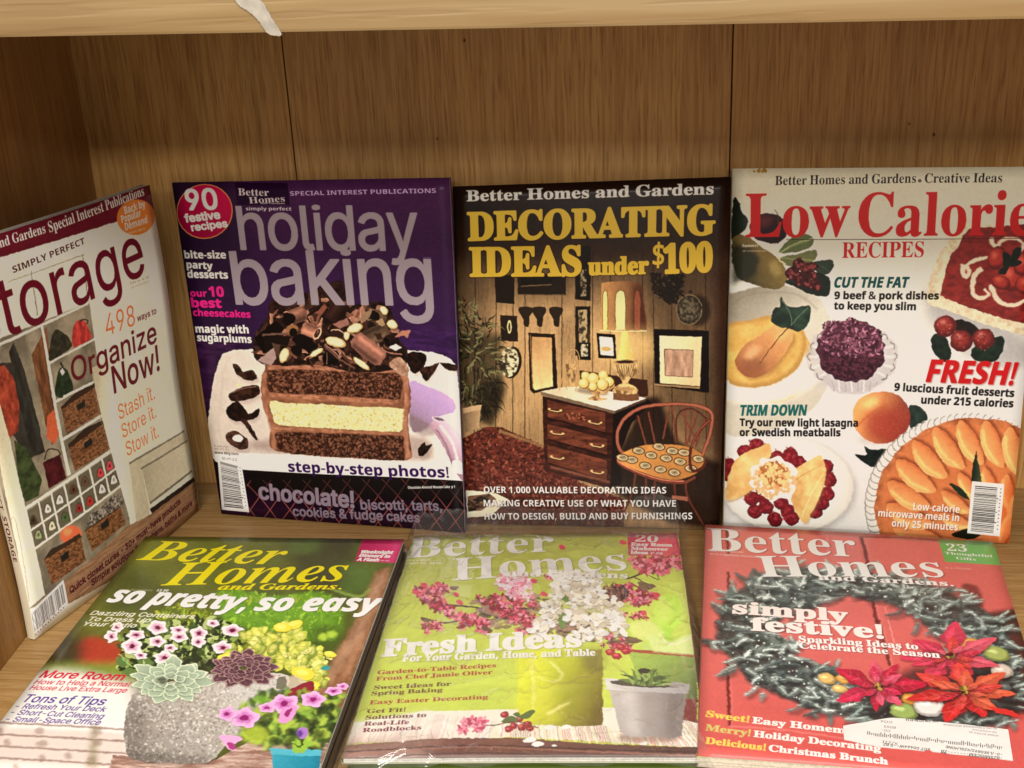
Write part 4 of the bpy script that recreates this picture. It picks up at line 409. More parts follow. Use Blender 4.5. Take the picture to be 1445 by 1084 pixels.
        s.img = (s.img * np.exp((n * 2.4 + n2 * 1.6) * grain * flat_)[..., None]).astype(np.float32)
        # local contrast, as a lens and a repro house give it
        b = blur1(g, 10); s.img = np.clip(s.img * np.clip(1 + (g - b) / (b + .08) * .22, .6, 1.4)[..., None], 0, 1)
    def mute(s, sat):
        g = s.img @ np.array([.25, .62, .13], np.float32); s.img = g[..., None] + (s.img - g[..., None]) * sat
    def punch(s, k=1.7, p=1.3):
        s.img = np.minimum(k * np.maximum(s.img, 0) ** p, .84)
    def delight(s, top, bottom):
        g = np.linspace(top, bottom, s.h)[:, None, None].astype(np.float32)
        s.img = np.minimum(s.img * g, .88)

def dilate(m, r):
    """grey dilation by a disc of radius r (sub-pixel by blending)"""
    r0 = int(r); out = m
    def dil(m, k):
        if k <= 0: return m
        o = m.copy(); h, w = m.shape
        for dy in range(-k, k + 1):
            dx = int(round(math.sqrt(max(0, (k + .3) ** 2 - dy * dy))))
            p = np.pad(m, ((k, k), (dx, dx)))
            row = p[k + dy:k + dy + h]
            # running max over 2dx+1
            t = row[:, 0:w].copy()
            for j in range(1, 2 * dx + 1): np.maximum(t, row[:, j:j + w], out=t)
            np.maximum(o, t, out=o)
        return o
    a = dil(m, r0); f = r - r0
    return a * (1 - f) + dil(m, r0 + 1) * f if f > .05 else a
# ---------------------------------------------------------------- the seven printed covers (drawn in the photograph's pixels, mapped flat)
def cover_storage(quad):
    C = Cover(quad, 11); r = C.rng
    C.img[:] = lin((170, 163, 146))
    C.img *= np.exp((fbm(r, C.w, C.h, 60, 300, 3)[..., None] - .5) * .12)
    z1 = (0, 240, 3.386); z2 = (0, 540, 2.779)
    C.o = z1
    # closet interior
    C.poly([(-260, 860), (415, 625), (470, 980), (600, 1640), (620, 1880), (180, 2080), (-260, 2240)], C.mix((128, 118, 100), (96, 88, 74), (80, 80)))
    C.poly([(-120, 600), (385, 395), (415, 625), (-120, 850)], (176, 166, 144))
    for q in ([(-40, 530), (30, 530)], ): pass
    C.polys([[(30, 530), (395, 398), (396, 402), (30, 534)], [(385, 400), (389, 400), (412, 620), (407, 620)], [(140, 480), (144, 480), (172, 690), (166, 690)]], (112, 104, 90))
    # band
    C.poly([(-700, 560), (-700, 360), (0, 270), (722, 55), (738, 190), (0, 415), (-300, 520)], (92, 14, 36))
    C.o = z2
    # dark hanging coats
    C.poly([(-60, 0), (0, -80), (60, -80), (120, 40), (180, 270), (110, 300), (60, 210), (0, 190)], C.mix((62, 58, 52), (44, 40, 36), (20, 60)))
    C.poly([(-60, 20), (-30, -60), (15, -70), (50, -20), (78, 60), (75, 190), (40, 220), (10, 120), (-60, 200)], C.mix((150, 62, 34), (108, 40, 24), (14, 26)))
    C.poly([(30, -120), (48, -160), (90, -60), (160, 180), (165, 262), (130, 280), (80, 100)], C.mix((58, 56, 50), (40, 38, 34), (12, 60)))
    C.poly([(118, -110), (175, -225), (195, -60), (235, 200), (205, 245), (180, 160), (150, 20)], C.mix((120, 78, 42), (84, 50, 26), (10, 60)))
    C.poly([(185, 130), (215, 100), (233, 200), (215, 240), (185, 215)], (166, 78, 34))
    C.poly([(60, 225), (110, 260), (165, 380), (150, 440), (100, 470), (80, 420)], C.mix((62, 74, 40), (42, 52, 28), (24, 12)))
    C.poly([(170, 310), (235, 278), (258, 370), (190, 415)], C.mix((84, 28, 34), (58, 18, 24), (16, 16)))
    C.line = None
    C.stroke([(176, 300), (190, 262), (225, 262), (238, 282)], 5, (54, 26, 26))
    W = (176, 168, 146)
    # cubbies frame
    C.polys([[(195, 0), (205, 0), (275, 358), (262, 362)], [(215, 68), (352, 0), (372, -8), (218, 78)], [(245, 215), (412, 112), (414, 122), (248, 226)],
             [(95, 490), (440, 250), (444, 262), (98, 502)]], W)
    C.poly([(105, 505), (445, 264), (468, 395), (130, 650)], (92, 84, 70))
    for i in range(8):
        u = i / 7; a = (100 + 344 * u, 498 - 240 * u); b = (128 + 342 * u, 650 - 256 * u)
        C.stroke([a, b], 7, W, sm=False)
    C.stroke([(118, 578), (458, 325)], 7, W, sm=False); C.stroke([(130, 650), (470, 394)], 8, W, sm=False)
    shoes = [(128, 535, (66, 48, 34)), (184, 488, (190, 168, 150)), (230, 452, (200, 180, 166)), (283, 412, (88, 56, 36)), (328, 380, (96, 72, 46)), (388, 345, (176, 50, 56)), (424, 318, (186, 56, 70)),
             (146, 592, (120, 130, 90)), (198, 555, (170, 158, 132)), (248, 520, (70, 92, 52)), (302, 484, (130, 40, 34)), (344, 456, (150, 36, 30)), (392, 408, (206, 170, 170)), (438, 372, (214, 190, 184))]
    for x, y, c in shoes:
        C.blob([(x - 14, y + 22), (x - 12, y - 6), (x, y - 20), (x + 12, y - 8), (x + 16, y + 14)], (58, 52, 44), .6)
        C.blob([(x - 11, y + 20), (x - 8, y - 4), (x, y - 14), (x + 9, y - 4), (x + 12, y + 14)], c)
        C.blob([(x - 5, y + 6), (x, y - 5), (x + 5, y + 4), (x, y + 10)], tuple(int(k * .5) for k in c), .8)
    # baskets
    def basket(q, n=7):
        C.poly(q, C.mix((126, 86, 50), (84, 52, 28), (8, 4), 2, 2.6)); q = np.array(q, float)
        for i in range(1, n):
            t = i / n; a = q[0] * (1 - t) + q[3] * t; b = q[1] * (1 - t) + q[2] * t
            C.stroke([a, b], 1.2, (70, 42, 22), a=.6, sm=False)
        C.stroke([q[0], q[1]], 5, (60, 36, 20), a=.8, sm=False)
    def tagm(x, y): C.poly([(x - 16, y + 6), (x + 14, y - 20), (x + 18, y + 8), (x - 12, y + 28)], (38, 36, 34))
    basket([(238, 95), (380, 5), (408, 108), (262, 200)]); tagm(316, 82)
    basket([(268, 245), (412, 150), (436, 250), (290, 345)]); tagm(343, 230)
    C.poly([(240, 92), (300, 30), (378, -5), (380, 8), (240, 105)], (60, 40, 28)); C.poly([(268, 240), (330, 175), (410, 140), (412, 152), (270, 255)], (58, 40, 28))
    C.ell(268, 592, 42, 36, (196, 80, 34), -25); C.ell(256, 580, 18, 14, (222, 112, 56), -25, blur=4)
    C.poly([(165, 690), (190, 650), (240, 625), (300, 585), (310, 600), (180, 700)], (58, 46, 38))
    basket([(165, 690), (305, 600), (326, 690), (196, 790)]); tagm(243, 672)
    C.blob([(330, 560), (345, 510), (390, 480), (440, 430), (470, 450), (455, 490), (340, 580)], C.mix((60, 56, 54), (130, 120, 110), (8, 8), 2, 3))
    basket([(322, 575), (460, 480), (480, 545), (348, 655)]); tagm(398, 545)
    # top shelf hat and red cloth
    C.o = z1
    C.polys([[(185, 738), (195, 733), (265, 1084), (250, 1090)], [(225, 915), (442, 798), (444, 808), (227, 926)], [(-60, 850), (412, 625), (413, 636), (-60, 866)]], W)
    C.blob([(228, 905), (236, 800), (256, 758), (290, 772), (322, 800), (334, 840), (280, 880)], C.mix((60, 58, 44), (40, 38, 30), (14, 14)))
    C.blob([(340, 838), (338, 760), (360, 715), (395, 720), (415, 760), (428, 798), (380, 830)], C.mix((176, 52, 44), (128, 34, 32), (16, 30)))
    C.stroke([(370, 715), (395, 708), (410, 716), (402, 732)], 6, (60, 40, 30))
    C.blob([(262, 1070), (268, 990), (284, 940), (320, 960), (348, 1050), (300, 1084)], C.mix((44, 62, 38), (30, 44, 28), (14, 14)))
    C.poly([(282, 955), (292, 942), (305, 962), (293, 978)], (190, 186, 170)); C.stroke([(284, 915), (296, 940)], 9, (36, 40, 30))
    C.poly([(300, 1075), (470, 990), (472, 1000), (300, 1090)], W)
    # door frames / white columns
    C.o = z2
    C.poly([(352, -60), (440, -100), (500, 510), (545, 520), (500, 550), (470, 430)], C.grad((380, 0), (150, 142, 122), (440, 0), (182, 174, 152)))
    C.poly([(500, 310), (725, 190), (735, 225), (548, 330), (575, 515), (520, 540)], (152, 144, 124))
    C.poly([(548, 330), (735, 228), (748, 345), (575, 470)], C.grad((560, 330), (142, 134, 114), (700, 400), (164, 156, 134)))
    C.polys([[(500, 308), (725, 186), (726, 192), (502, 316)], [(545, 330), (735, 225), (736, 231), (546, 337)], [(575, 462), (748, 342), (749, 350), (576, 472)]], (104, 96, 80))
    C.poly([(575, 490), (755, 370), (760, 385), (585, 510)], (46, 34, 26))
    C.stroke([(362, -40), (385, 100), (440, 330), (470, 520)], 2, (120, 112, 96), a=.7)
    # wood floor
    C.poly([(150, 855), (330, 700), (480, 560), (570, 515), (760, 385), (775, 500), (640, 640), (320, 830), (140, 930)], C.mix((112, 82, 56), (136, 104, 74), (60, 6), 3, 2))
    C.poly([(85, 640), (130, 640), (165, 820), (110, 880)], (166, 158, 136))
    C.poly([(-60, 0), (0, 80), (45, 230), (100, 490), (170, 830), (105, 890), (0, 300), (-60, 100)], C.grad((0, 300), (156, 148, 126), (120, 300), (176, 168, 146)))
    C.stroke([(30, 580), (60, 540), (110, 860)], 3, (120, 112, 96), a=.7)
    C.photo(1.2, .12); C.mute(.85)
    # writing
    M = (86, 12, 34)
    C.o = z1
    C.text("Better Homes and Gardens", -330, 480, 218, 296, 50, (186, 176, 156), 'S', slant=0)
    C.text("Special Interest Publications", 236, 295, 694, 120, 50, (186, 176, 156), 'S')
    C.text("SIMPLY PERFECT", 58, 490, 402, 348, 32, (66, 20, 30), 'B')
    C.text("storage", -115, 865, 690, 492, 285, M, 'N', bold=.008)
    C.micro(614, 545, 702, 515, 12, (90, 80, 70), 3); C.micro(618, 565, 706, 532, 9, (110, 100, 86), 4)
    O = (190, 92, 42)
    C.text("498", 500, 790, 640, 738, 105, O, 'N'); C.text("ways to", 650, 722, 742, 684, 30, M, 'N', bold=.03)
    C.text("Organize", 345, 1010, 748, 820, 112, M, 'N', bold=.02)
    C.text("Now!", 545, 1064, 765, 955, 130, M, 'N', bold=.02)
    C.o = z2
    C.text("Stash it.", 468, 143, 610, 62, 60, O, 'N'); C.text("Store it.", 480, 215, 615, 133, 56, O, 'N'); C.text("Stow it.", 494, 285, 622, 210, 56, O, 'N')
    C.text("Quick closet cures • 30+ must-have products", 268, 822, 700, 470, 26, (70, 18, 34), 'N', bold=.05)
    C.text("Simple solutions for kitchens, baths & more", 350, 790, 748, 478, 24, (70, 18, 34), 'N', bold=.05)
    C.barcode([(108, 905), (240, 768), (262, 870), (128, 1010)])
    # orange sticker
    C.o = z1
    C.ell(650, 225, 93, 84, (206, 98, 30), -20); 
    C.text("Back by", 598, 210, 698, 176, 36, (236, 220, 190), 'B'); C.text("Popular", 582, 252, 676, 220, 36, (236, 220, 190), 'B'); C.text("Demand", 598, 288, 706, 252, 36, (236, 220, 190), 'B')
    C.micro(606, 306, 690, 284, 10, (230, 200, 160), 9)
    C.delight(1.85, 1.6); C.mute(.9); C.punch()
    return C

def cover_holiday(quad):
    C = Cover(quad, 22); r = C.rng
    C.o = (0, 0, 1)
    C.poly([(200, 200), (700, 200), (700, 800), (200, 800)], C.grad((440, 250), (74, 38, 78), (450, 500), (54, 30, 70), .10, (260, 200)))
    C.poly([(200, 240), (330, 240), (420, 800), (200, 800)], C.grad((270, 300), (34, 18, 38), (400, 330), (58, 30, 68)), .75, 40)
    h1 = (240, 245, 3.524); h2 = (260, 490, 3.6125); h3 = (340, 400, 5.558)
    C.o = h2
    C.poly([(0, 0), (300, 0), (200, 330), (100, 330)], C.mix((74, 38, 78), (48, 22, 54), (40, 10), 3), .8, 14)
    C.poly([(1080, -60), (1420, -60), (1440, 130), (1100, 60)], C.mix((76, 40, 96), (50, 26, 66), (40, 10), 3), .7, 12)
    # plate
    C.blob([(188, 92), (230, 55), (330, 45), (700, 40), (1180, 58), (1300, 75), (1370, 110), (1395, 200), (1440, 640), (1440, 700), (760, 650), (200, 592), (146, 570), (126, 430), (150, 230)],
           C.grad((200, 300), (184, 173, 164), (1300, 400), (214, 205, 198), .05, (90, 60)))
    C.poly([(160, 560), (330, 560), (1440, 600), (1440, 702), (700, 668), (300, 640), (160, 600)], (232, 222, 214))
    C.stroke([(240, 90), (210, 130), (190, 300), (180, 430), (210, 520), (330, 560)], 7, (176, 164, 156), a=.55, blur=3)
    L = [C.stroke([(150 + i * .6, 260 + i * 7), (178 + i * .5, 258 + i * 7)], 2.4, 0, sm=False, ret=True) for i in range(32)]
    C.polys(L, (178, 166, 158), .6)
    C.blob([(380, 500), (460, 560), (1180, 610), (1260, 560), (1150, 480)], (150, 128, 122), .75, 12)
    C.blob([(1120, 400), (1200, 480), (1300, 470), (1280, 420)], (120, 100, 106), .6, 8)
    # server
    C.blob([(1140, 222), (1220, 232), (1330, 275), (1382, 325), (1370, 365), (1290, 388), (1250, 430), (1190, 462), (1150, 440)], C.grad((1150, 430), (142, 120, 140), (1300, 260), (182, 152, 200)))
    C.blob([(1145, 380), (1200, 400), (1250, 430), (1190, 462), (1150, 440)], (132, 112, 116), .8, 6)
    C.poly([(1248, 425), (1300, 390), (1336, 412), (1440, 520), (1440, 700), (1380, 655), (1350, 590), (1310, 520), (1262, 455)], C.grad((1290, 520), (160, 124, 140), (1380, 470), (206, 180, 196)), sm=4)
    C.stroke([(1300, 430), (1370, 520), (1400, 640)], 10, (230, 212, 222), a=.9, blur=3); C.stroke([(1282, 450), (1340, 540), (1370, 640)], 7, (130, 96, 118), a=.9, blur=2)
    C.ell(1298, 402, 40, 14, (196, 176, 190), 12); C.ell(1296, 400, 28, 7, (120, 98, 112), 12); C.blob([(1365, 610), (1400, 600), (1440, 640), (1430, 665), (1380, 660)], (226, 206, 216))
    # curls on plate
    dk = [(50, 30, 24), (74, 46, 36), (96, 64, 52)]
    for pts, c in (([(250, 118), (275, 125), (300, 160), (345, 150), (372, 190), (330, 205), (280, 180), (255, 150)], 1), ([(230, 270), (300, 235), (370, 225), (382, 270), (320, 300), (245, 305)], 1),
                   ([(222, 335), (270, 305), (300, 330), (330, 370), (380, 340), (370, 385), (310, 402), (250, 400), (220, 370)], 0), ([(285, 395), (320, 400), (370, 480), (365, 497), (320, 440)], 1),
                   ([(215, 470), (260, 450), (320, 490), (325, 535), (280, 540), (230, 510)], 2), ([(1110, 90), (1160, 60), (1230, 80), (1210, 150), (1160, 172), (1130, 120)], 0),
                   ([(1200, 150), (1260, 130), (1300, 118), (1240, 205), (1215, 195)], 1), ([(1300, 115), (1385, 128), (1388, 158), (1340, 150)], 1),
                   ([(1188, 545), (1220, 512), (1230, 530), (1262, 522), (1225, 575), (1190, 580)], 0)):
        q = np.array(pts) + (8, 16); C.poly(q, (150, 132, 126), .5, 6, sm=4)
        C.poly(pts, C.mix(dk[c], tuple(int(k * .6) for k in dk[c]), (14, 14), 2, 3), sm=3)
    C.ell(275, 488, 26, 18, (214, 200, 190)); C.stroke([(240, 265), (300, 243), (365, 232)], 5, (138, 104, 88), a=.8); C.stroke([(300, 225), (270, 222), (285, 235)], 5, (210, 196, 120), a=.8)
    # cake: frosting body
    body = [(408, 140), (430, 118), (600, 118), (800, 140), (1000, 150), (1090, 130), (1130, 170), (1150, 300), (1135, 420), (1155, 560), (1130, 600), (1000, 598), (700, 580), (470, 552), (430, 500), (440, 430), (400, 330), (388, 220)]
    C.poly(body, C.mix((150, 104, 78), (120, 80, 58), (36, 26), 3, 2.4), sm=3)
    def crumb(q, base, dark, light, n, rr):
        C.poly(q, C.mix(base, dark, (7, 6), 3, 3.2), sm=2)
        P = C.scatter(q, n); C.dab(P, rr, rr * .8, [dark, tuple(int(k * .75) for k in dark), light], n=7, wob=.35, a=.6)
    ch = ((100, 62, 46), (58, 34, 26), (140, 96, 74))
    crumb([(425, 150), (700, 155), (900, 172), (1090, 172), (1098, 280), (1060, 304), (860, 290), (650, 275), (432, 262)], *ch, 1500, 5.5)
    crumb([(470, 460), (700, 468), (1108, 484), (1118, 600), (900, 590), (700, 577), (492, 555), (470, 500)], *ch, 1200, 5.5)
    crumb([(432, 305), (520, 318), (700, 325), (900, 340), (1112, 350), (1112, 420), (1090, 462), (900, 455), (700, 440), (480, 425), (450, 380)], (222, 206, 152), (208, 188, 130), (232, 218, 172), 900, 4)
    C.stroke([(432, 275), (650, 292), (860, 305), (1080, 318)], 22, C.mix((176, 126, 98), (140, 94, 70), (16, 10)), a=.9, blur=2)
    C.stroke([(455, 440), (700, 452), (900, 466), (1120, 474)], 15, C.mix((176, 126, 98), (146, 98, 72), (16, 10)), a=.9, blur=2)
    C.stroke([(425, 142), (600, 140), (760, 150), (1090, 160)], 20, C.mix((168, 120, 96), (136, 90, 70), (26, 12)), a=1, blur=2)
    C.stroke([(1118, 150), (1128, 300), (1118, 420), (1135, 590)], 24, C.mix((172, 126, 102), (146, 98, 72), (14, 30)), a=1, blur=2)
    C.stroke([(412, 160), (406, 300), (440, 420), (455, 540)], 20, C.mix((168, 120, 94), (140, 92, 66), (14, 30)), a=.9, blur=3)
    # pile of chocolate curls
    C.o = h3
    C.blob([(120, 660), (100, 480), (200, 300), (230, 190), (480, 130), (700, 40), (780, 40), (840, 210), (1080, 200), (1180, 300), (1220, 480), (1300, 600), (1240, 720), (900, 760), (600, 700), (300, 700)], C.mix((60, 38, 32), (34, 22, 20), (16, 14), 3, 3))
    P = C.scatter([(130, 640), (110, 480), (220, 260), (480, 160), (820, 200), (1080, 220), (1200, 400), (1230, 680), (700, 700)], 150)
    for i, (x, y) in enumerate(P):
        a = r.random() * 6.28; l = 30 + 50 * r.random(); w = 8 + 14 * r.random()
        c = [(34, 22, 20), (70, 46, 38), (112, 76, 62), (148, 108, 90), (84, 56, 46)][r.integers(5)]
        d = np.array([math.cos(a), math.sin(a)]); n = np.array([-d[1], d[0]]); p = np.array([x, y])
        C.poly([p - d * l, p - d * l * .3 + n * w, p + d * l + n * w * .4, p + d * l * .7 - n * w, p - d * l * .5 - n * w * .9], c, .95)
        C.stroke([p - d * l, p - d * l * .3 + n * w, p + d * l + n * w * .4], 3, tuple(min(255, int(k * 1.6)) for k in c), a=.7)
    def curl(a, b, w, c, open_end=True):
        a = np.array(a, float); b = np.array(b, float); d = (b - a) / np.hypot(*(b - a)); n = np.array([-d[1], d[0]])
        lite = tuple(min(255, int(k * 1.5)) for k in c); dark = tuple(int(k * .45) for k in c)
        C.poly([a + n * w, b + n * w * 1.02, b + d * w * .3, b - n * w, a - n * w, a - d * w * .4], c, sm=2)
        C.poly([a + n * w, b + n * w, b + n * w * .45, a + n * w * .5], dark, .7, 5)
        C.poly([a - n * w * .2, b - n * w * .25, b - n * w * .7, a - n * w * .65], lite, .6, 5)
        if open_end:
            C.poly(circ(*(a), w * .55, w, math.atan2(d[1], d[0])), lite); C.poly(circ(*(a + d * w * .06), w * .42, w * .84, math.atan2(d[1], d[0])), dark)
            C.stroke([a + n * w * .1, a + n * w * .5 + d * w * .2, a - n * w * .2 + d * 3], 4, c)
    curl((365, 330), (480, 285), 55, (118, 84, 70)); C.blob([(315, 340), (335, 285), (400, 295), (412, 350), (360, 385), (322, 370)], (26, 18, 18))
    curl((700, 330), (770, 230), 62, (54, 34, 30), False); C.poly([(700, 380), (820, 330), (835, 380), (760, 415)], (140, 100, 90))
    curl((1000, 300), (1110, 340), 50, (90, 70, 54)); C.blob([(965, 290), (1010, 262), (1070, 300), (1060, 350), (1000, 330)], (30, 22, 20))
    C.blob([(900, 355), (960, 290), (1010, 262), (985, 330)], (134, 110, 88))
    C.poly([(100, 480), (265, 345), (335, 410), (190, 600), (165, 600)], (26, 18, 18)); C.stroke([(160, 460), (340, 450), (430, 470)], 16, (104, 78, 66)); C.poly([(165, 470), (380, 470), (350, 560), (190, 610)], (34, 24, 22))
    C.ell(390, 420, 46, 42, (136, 98, 66)); C.ell(400, 440, 32, 34, (30, 20, 18))
    curl((585, 450), (480, 400), 48, (150, 106, 88)); C.poly([(380, 500), (470, 450), (560, 520), (590, 590), (520, 600)], (28, 20, 20), sm=2)
    curl((650, 640), (740, 640), 50, (30, 22, 20)); C.stroke([(655, 600), (660, 690)], 7, (120, 90, 78))
    curl((1120, 430), (960, 500), 62, (92, 72, 56), False); C.poly([(1040, 360), (1095, 325), (1120, 380), (1090, 400)], (150, 124, 96)); C.poly([(1030, 460), (1080, 445), (1100, 500), (1050, 500)], (58, 42, 34))
    curl((890, 500), (1080, 650), 66, (140, 98, 84), False)
    C.stroke([(640, 540), (740, 640), (880, 730)], 22, (110, 76, 66), 8); C.stroke([(650, 535), (760, 640)], 5, (170, 130, 116))
    curl((1130, 520), (1180, 500), 46, (40, 26, 24)); C.poly([(1195, 480), (1250, 430), (1320, 425), (1300, 490), (1270, 470)], (160, 112, 94))
    C.poly([(125, 660), (250, 560), (270, 640), (230, 700)], (150, 126, 122)); C.poly([(230, 520), (380, 555), (300, 540), (285, 640)], (88, 66, 54)); C.blob([(380, 560), (440, 540), (470, 590), (430, 630), (395, 600)], (28, 20, 18))
    C.stroke([(690, 430), (760, 425), (820, 480)], 7, (184, 150, 130)); C.blob([(690, 440), (740, 430), (790, 470), (750, 490)], (56, 36, 32))
    for x, y, a, b, ro in ((330, 620, 58, 34, 108), (728, 520, 82, 40, 16), (880, 410, 66, 34, -18), (1175, 380, 42, 36, 20), (1110, 270, 36, 28, 60), (815, 470, 22, 36, 10), (930, 690, 78, 22, 35), (580, 600, 60, 18, -30)):
        C.ell(x + 5, y + 6, a, b, (30, 20, 18), ro, .7, 3); C.ell(x, y, a, b, (168, 140, 96), ro); C.ell(x - 3, y - 3, a * .84, b * .78, (216, 200, 152), ro, blur=2)
    C.poly([(1150, 560), (1200, 535), (1250, 560), (1200, 585)], (226, 218, 200)); C.stroke([(1090, 560), (1130, 600), (1250, 620)], 9, (150, 108, 90))
    C.poly([(200, 280), (220, 230), (260, 220), (240, 290)], (60, 36, 30)); C.poly([(640, 220), (560, 290), (620, 300), (660, 240)], (124, 78, 60))
    C.blob([(1150, 690), (1240, 640), (1310, 740), (1250, 780)], C.mix((176, 146, 126), (140, 104, 84), (14, 14)))
    C.photo(1.8, .12); C.mute(.88)
    # bottom strip
    C.o = h2
    C.poly([(150, 590), (172, 604), (305, 640), (700, 664), (1440, 700), (1450, 1000), (160, 1000)], C.grad((600, 640), (24, 18, 20), (600, 900), (48, 22, 46), .35, (60, 16)))
    L = []
    for k in range(-3, 16):
        x = 300 + k * 100
        L.append(C.stroke([(x, 980), (x + 120, 850), (x + 240, 690)], 4.5, 0, ret=True)); L.append(C.stroke([(x, 690), (x + 110, 800), (x + 250, 980)], 4.5, 0, ret=True))
    C.setclip([(320, 642), (700, 666), (1440, 702), (1450, 1000), (320, 1000)])
    C.poly([(320, 650), (1440, 690), (1450, 780), (320, 760)], (26, 20, 20), .9, 14)
    C.polys([l + (0, 3) for l in L], (30, 14, 24)); C.polys(L, (150, 92, 88), .75)
    C.poly([(330, 650), (1440, 700), (1450, 800), (330, 740)], (26, 20, 22), .72, 16)
    C.setclip(None)
    C.barcode([(172, 575), (292, 610), (330, 842), (192, 830)], vertical=True, n=50, bg=(222, 214, 206))
    C.micro(158, 528, 228, 534, 9, (70, 60, 66), 1); C.micro(160, 540, 230, 546, 8, (70, 60, 66), 2); C.text("www.bhg.com", 158, 562, 278, 570, 12, (30, 24, 28), 'B'); C.text("$5.99 U.S.", 196, 590, 274, 598, 12, (50, 40, 46), 'N')
    P_ = (58, 16, 84)
    C.text("step-by-step", 530, 650, 1004, 674, 50, P_, 'B', bold=.02); C.text("photos!", 1038, 676, 1348, 684, 50, P_, 'B', bold=.02)
    C.text("chocolate!", 384, 778, 858, 824, 74, (132, 120, 132), 'N', bold=.05, shadow=(20, 10, 20))
    C.text("biscotti, tarts,", 896, 832, 1312, 842, 44, (126, 114, 126), 'N', bold=.04); C.text("cookies & fudge cakes", 554, 858, 1196, 896, 42, (126, 114, 126), 'N', bold=.04)
    C.text("Chocolate-Almond Mousse Cake  p 1", 1135, 738, 1380, 733, 12, (232, 226, 226), 'B')
    # head
    C.o = h1
    C.poly([(316, 46), (574, 48), (586, 168), (328, 166)], (42, 16, 48))
    Wt = (170, 160, 164)
    C.text("Better", 334, 114, 484, 118, 38, Wt, 'S'); C.text("Homes", 388, 158, 562, 148, 34, Wt, 'S'); C.text("and Gardens", 442, 160, 562, 162, 10, Wt, 'S')
    C.text("SPECIAL INTEREST PUBLICATIONS", 588, 117, 1322, 102, 24, (158, 136, 168), 'B', bold=-0)
    G = (138, 128, 136)
    C.text("holiday", 350, 400, 1232, 408, 232, G, 'N', bold=.015, track=-.05, xh=.84)
    C.text("baking", 330, 680, 1306, 690, 276, G, 'N', bold=.015, track=-.05, xh=.84)
    C.text("simply perfect", 372, 194, 594, 196, 18, (178, 166, 178), 'B'); C.micro(1256, 450, 1296, 450, 12, (120, 100, 130), 5)
    C.ell(172, 198, 136, 146, (176, 120, 80)); C.ell(172, 198, 131, 141, C.grad((100, 300), (128, 18, 60), (250, 60), (162, 26, 76)))
    Wb = (206, 192, 176)
    C.text("90", 90, 190, 236, 186, 108, Wb, 'N', bold=.04); C.text("festive", 82, 256, 248, 236, 42, Wb, 'N', bold=.07); C.text("recipes", 114, 302, 284, 280, 38, Wb, 'N', bold=.07)
    for t, x0, y0, x1, y1, h in (("bite-size", 80, 444, 278, 446, 38), ("party", 90, 494, 214, 502, 36), ("desserts", 96, 544, 288, 550, 38), ("magic with", 136, 822, 390, 828, 38), ("sugarplums", 144, 864, 404, 876, 36)):
        C.text(t, x0, y0, x1, y1, h, (212, 202, 190), 'B', bold=.02)
    K = (186, 44, 118)
    C.text("our", 110, 640, 188, 642, 34, K, 'B', bold=.02); C.text("10", 200, 640, 270, 642, 50, K, 'B', bold=.03); C.text("best", 116, 694, 258, 698, 44, K, 'B', bold=.04); C.text("cheesecakes", 124, 738, 398, 750, 34, K, 'B', bold=.02)
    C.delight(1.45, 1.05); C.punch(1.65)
    return C

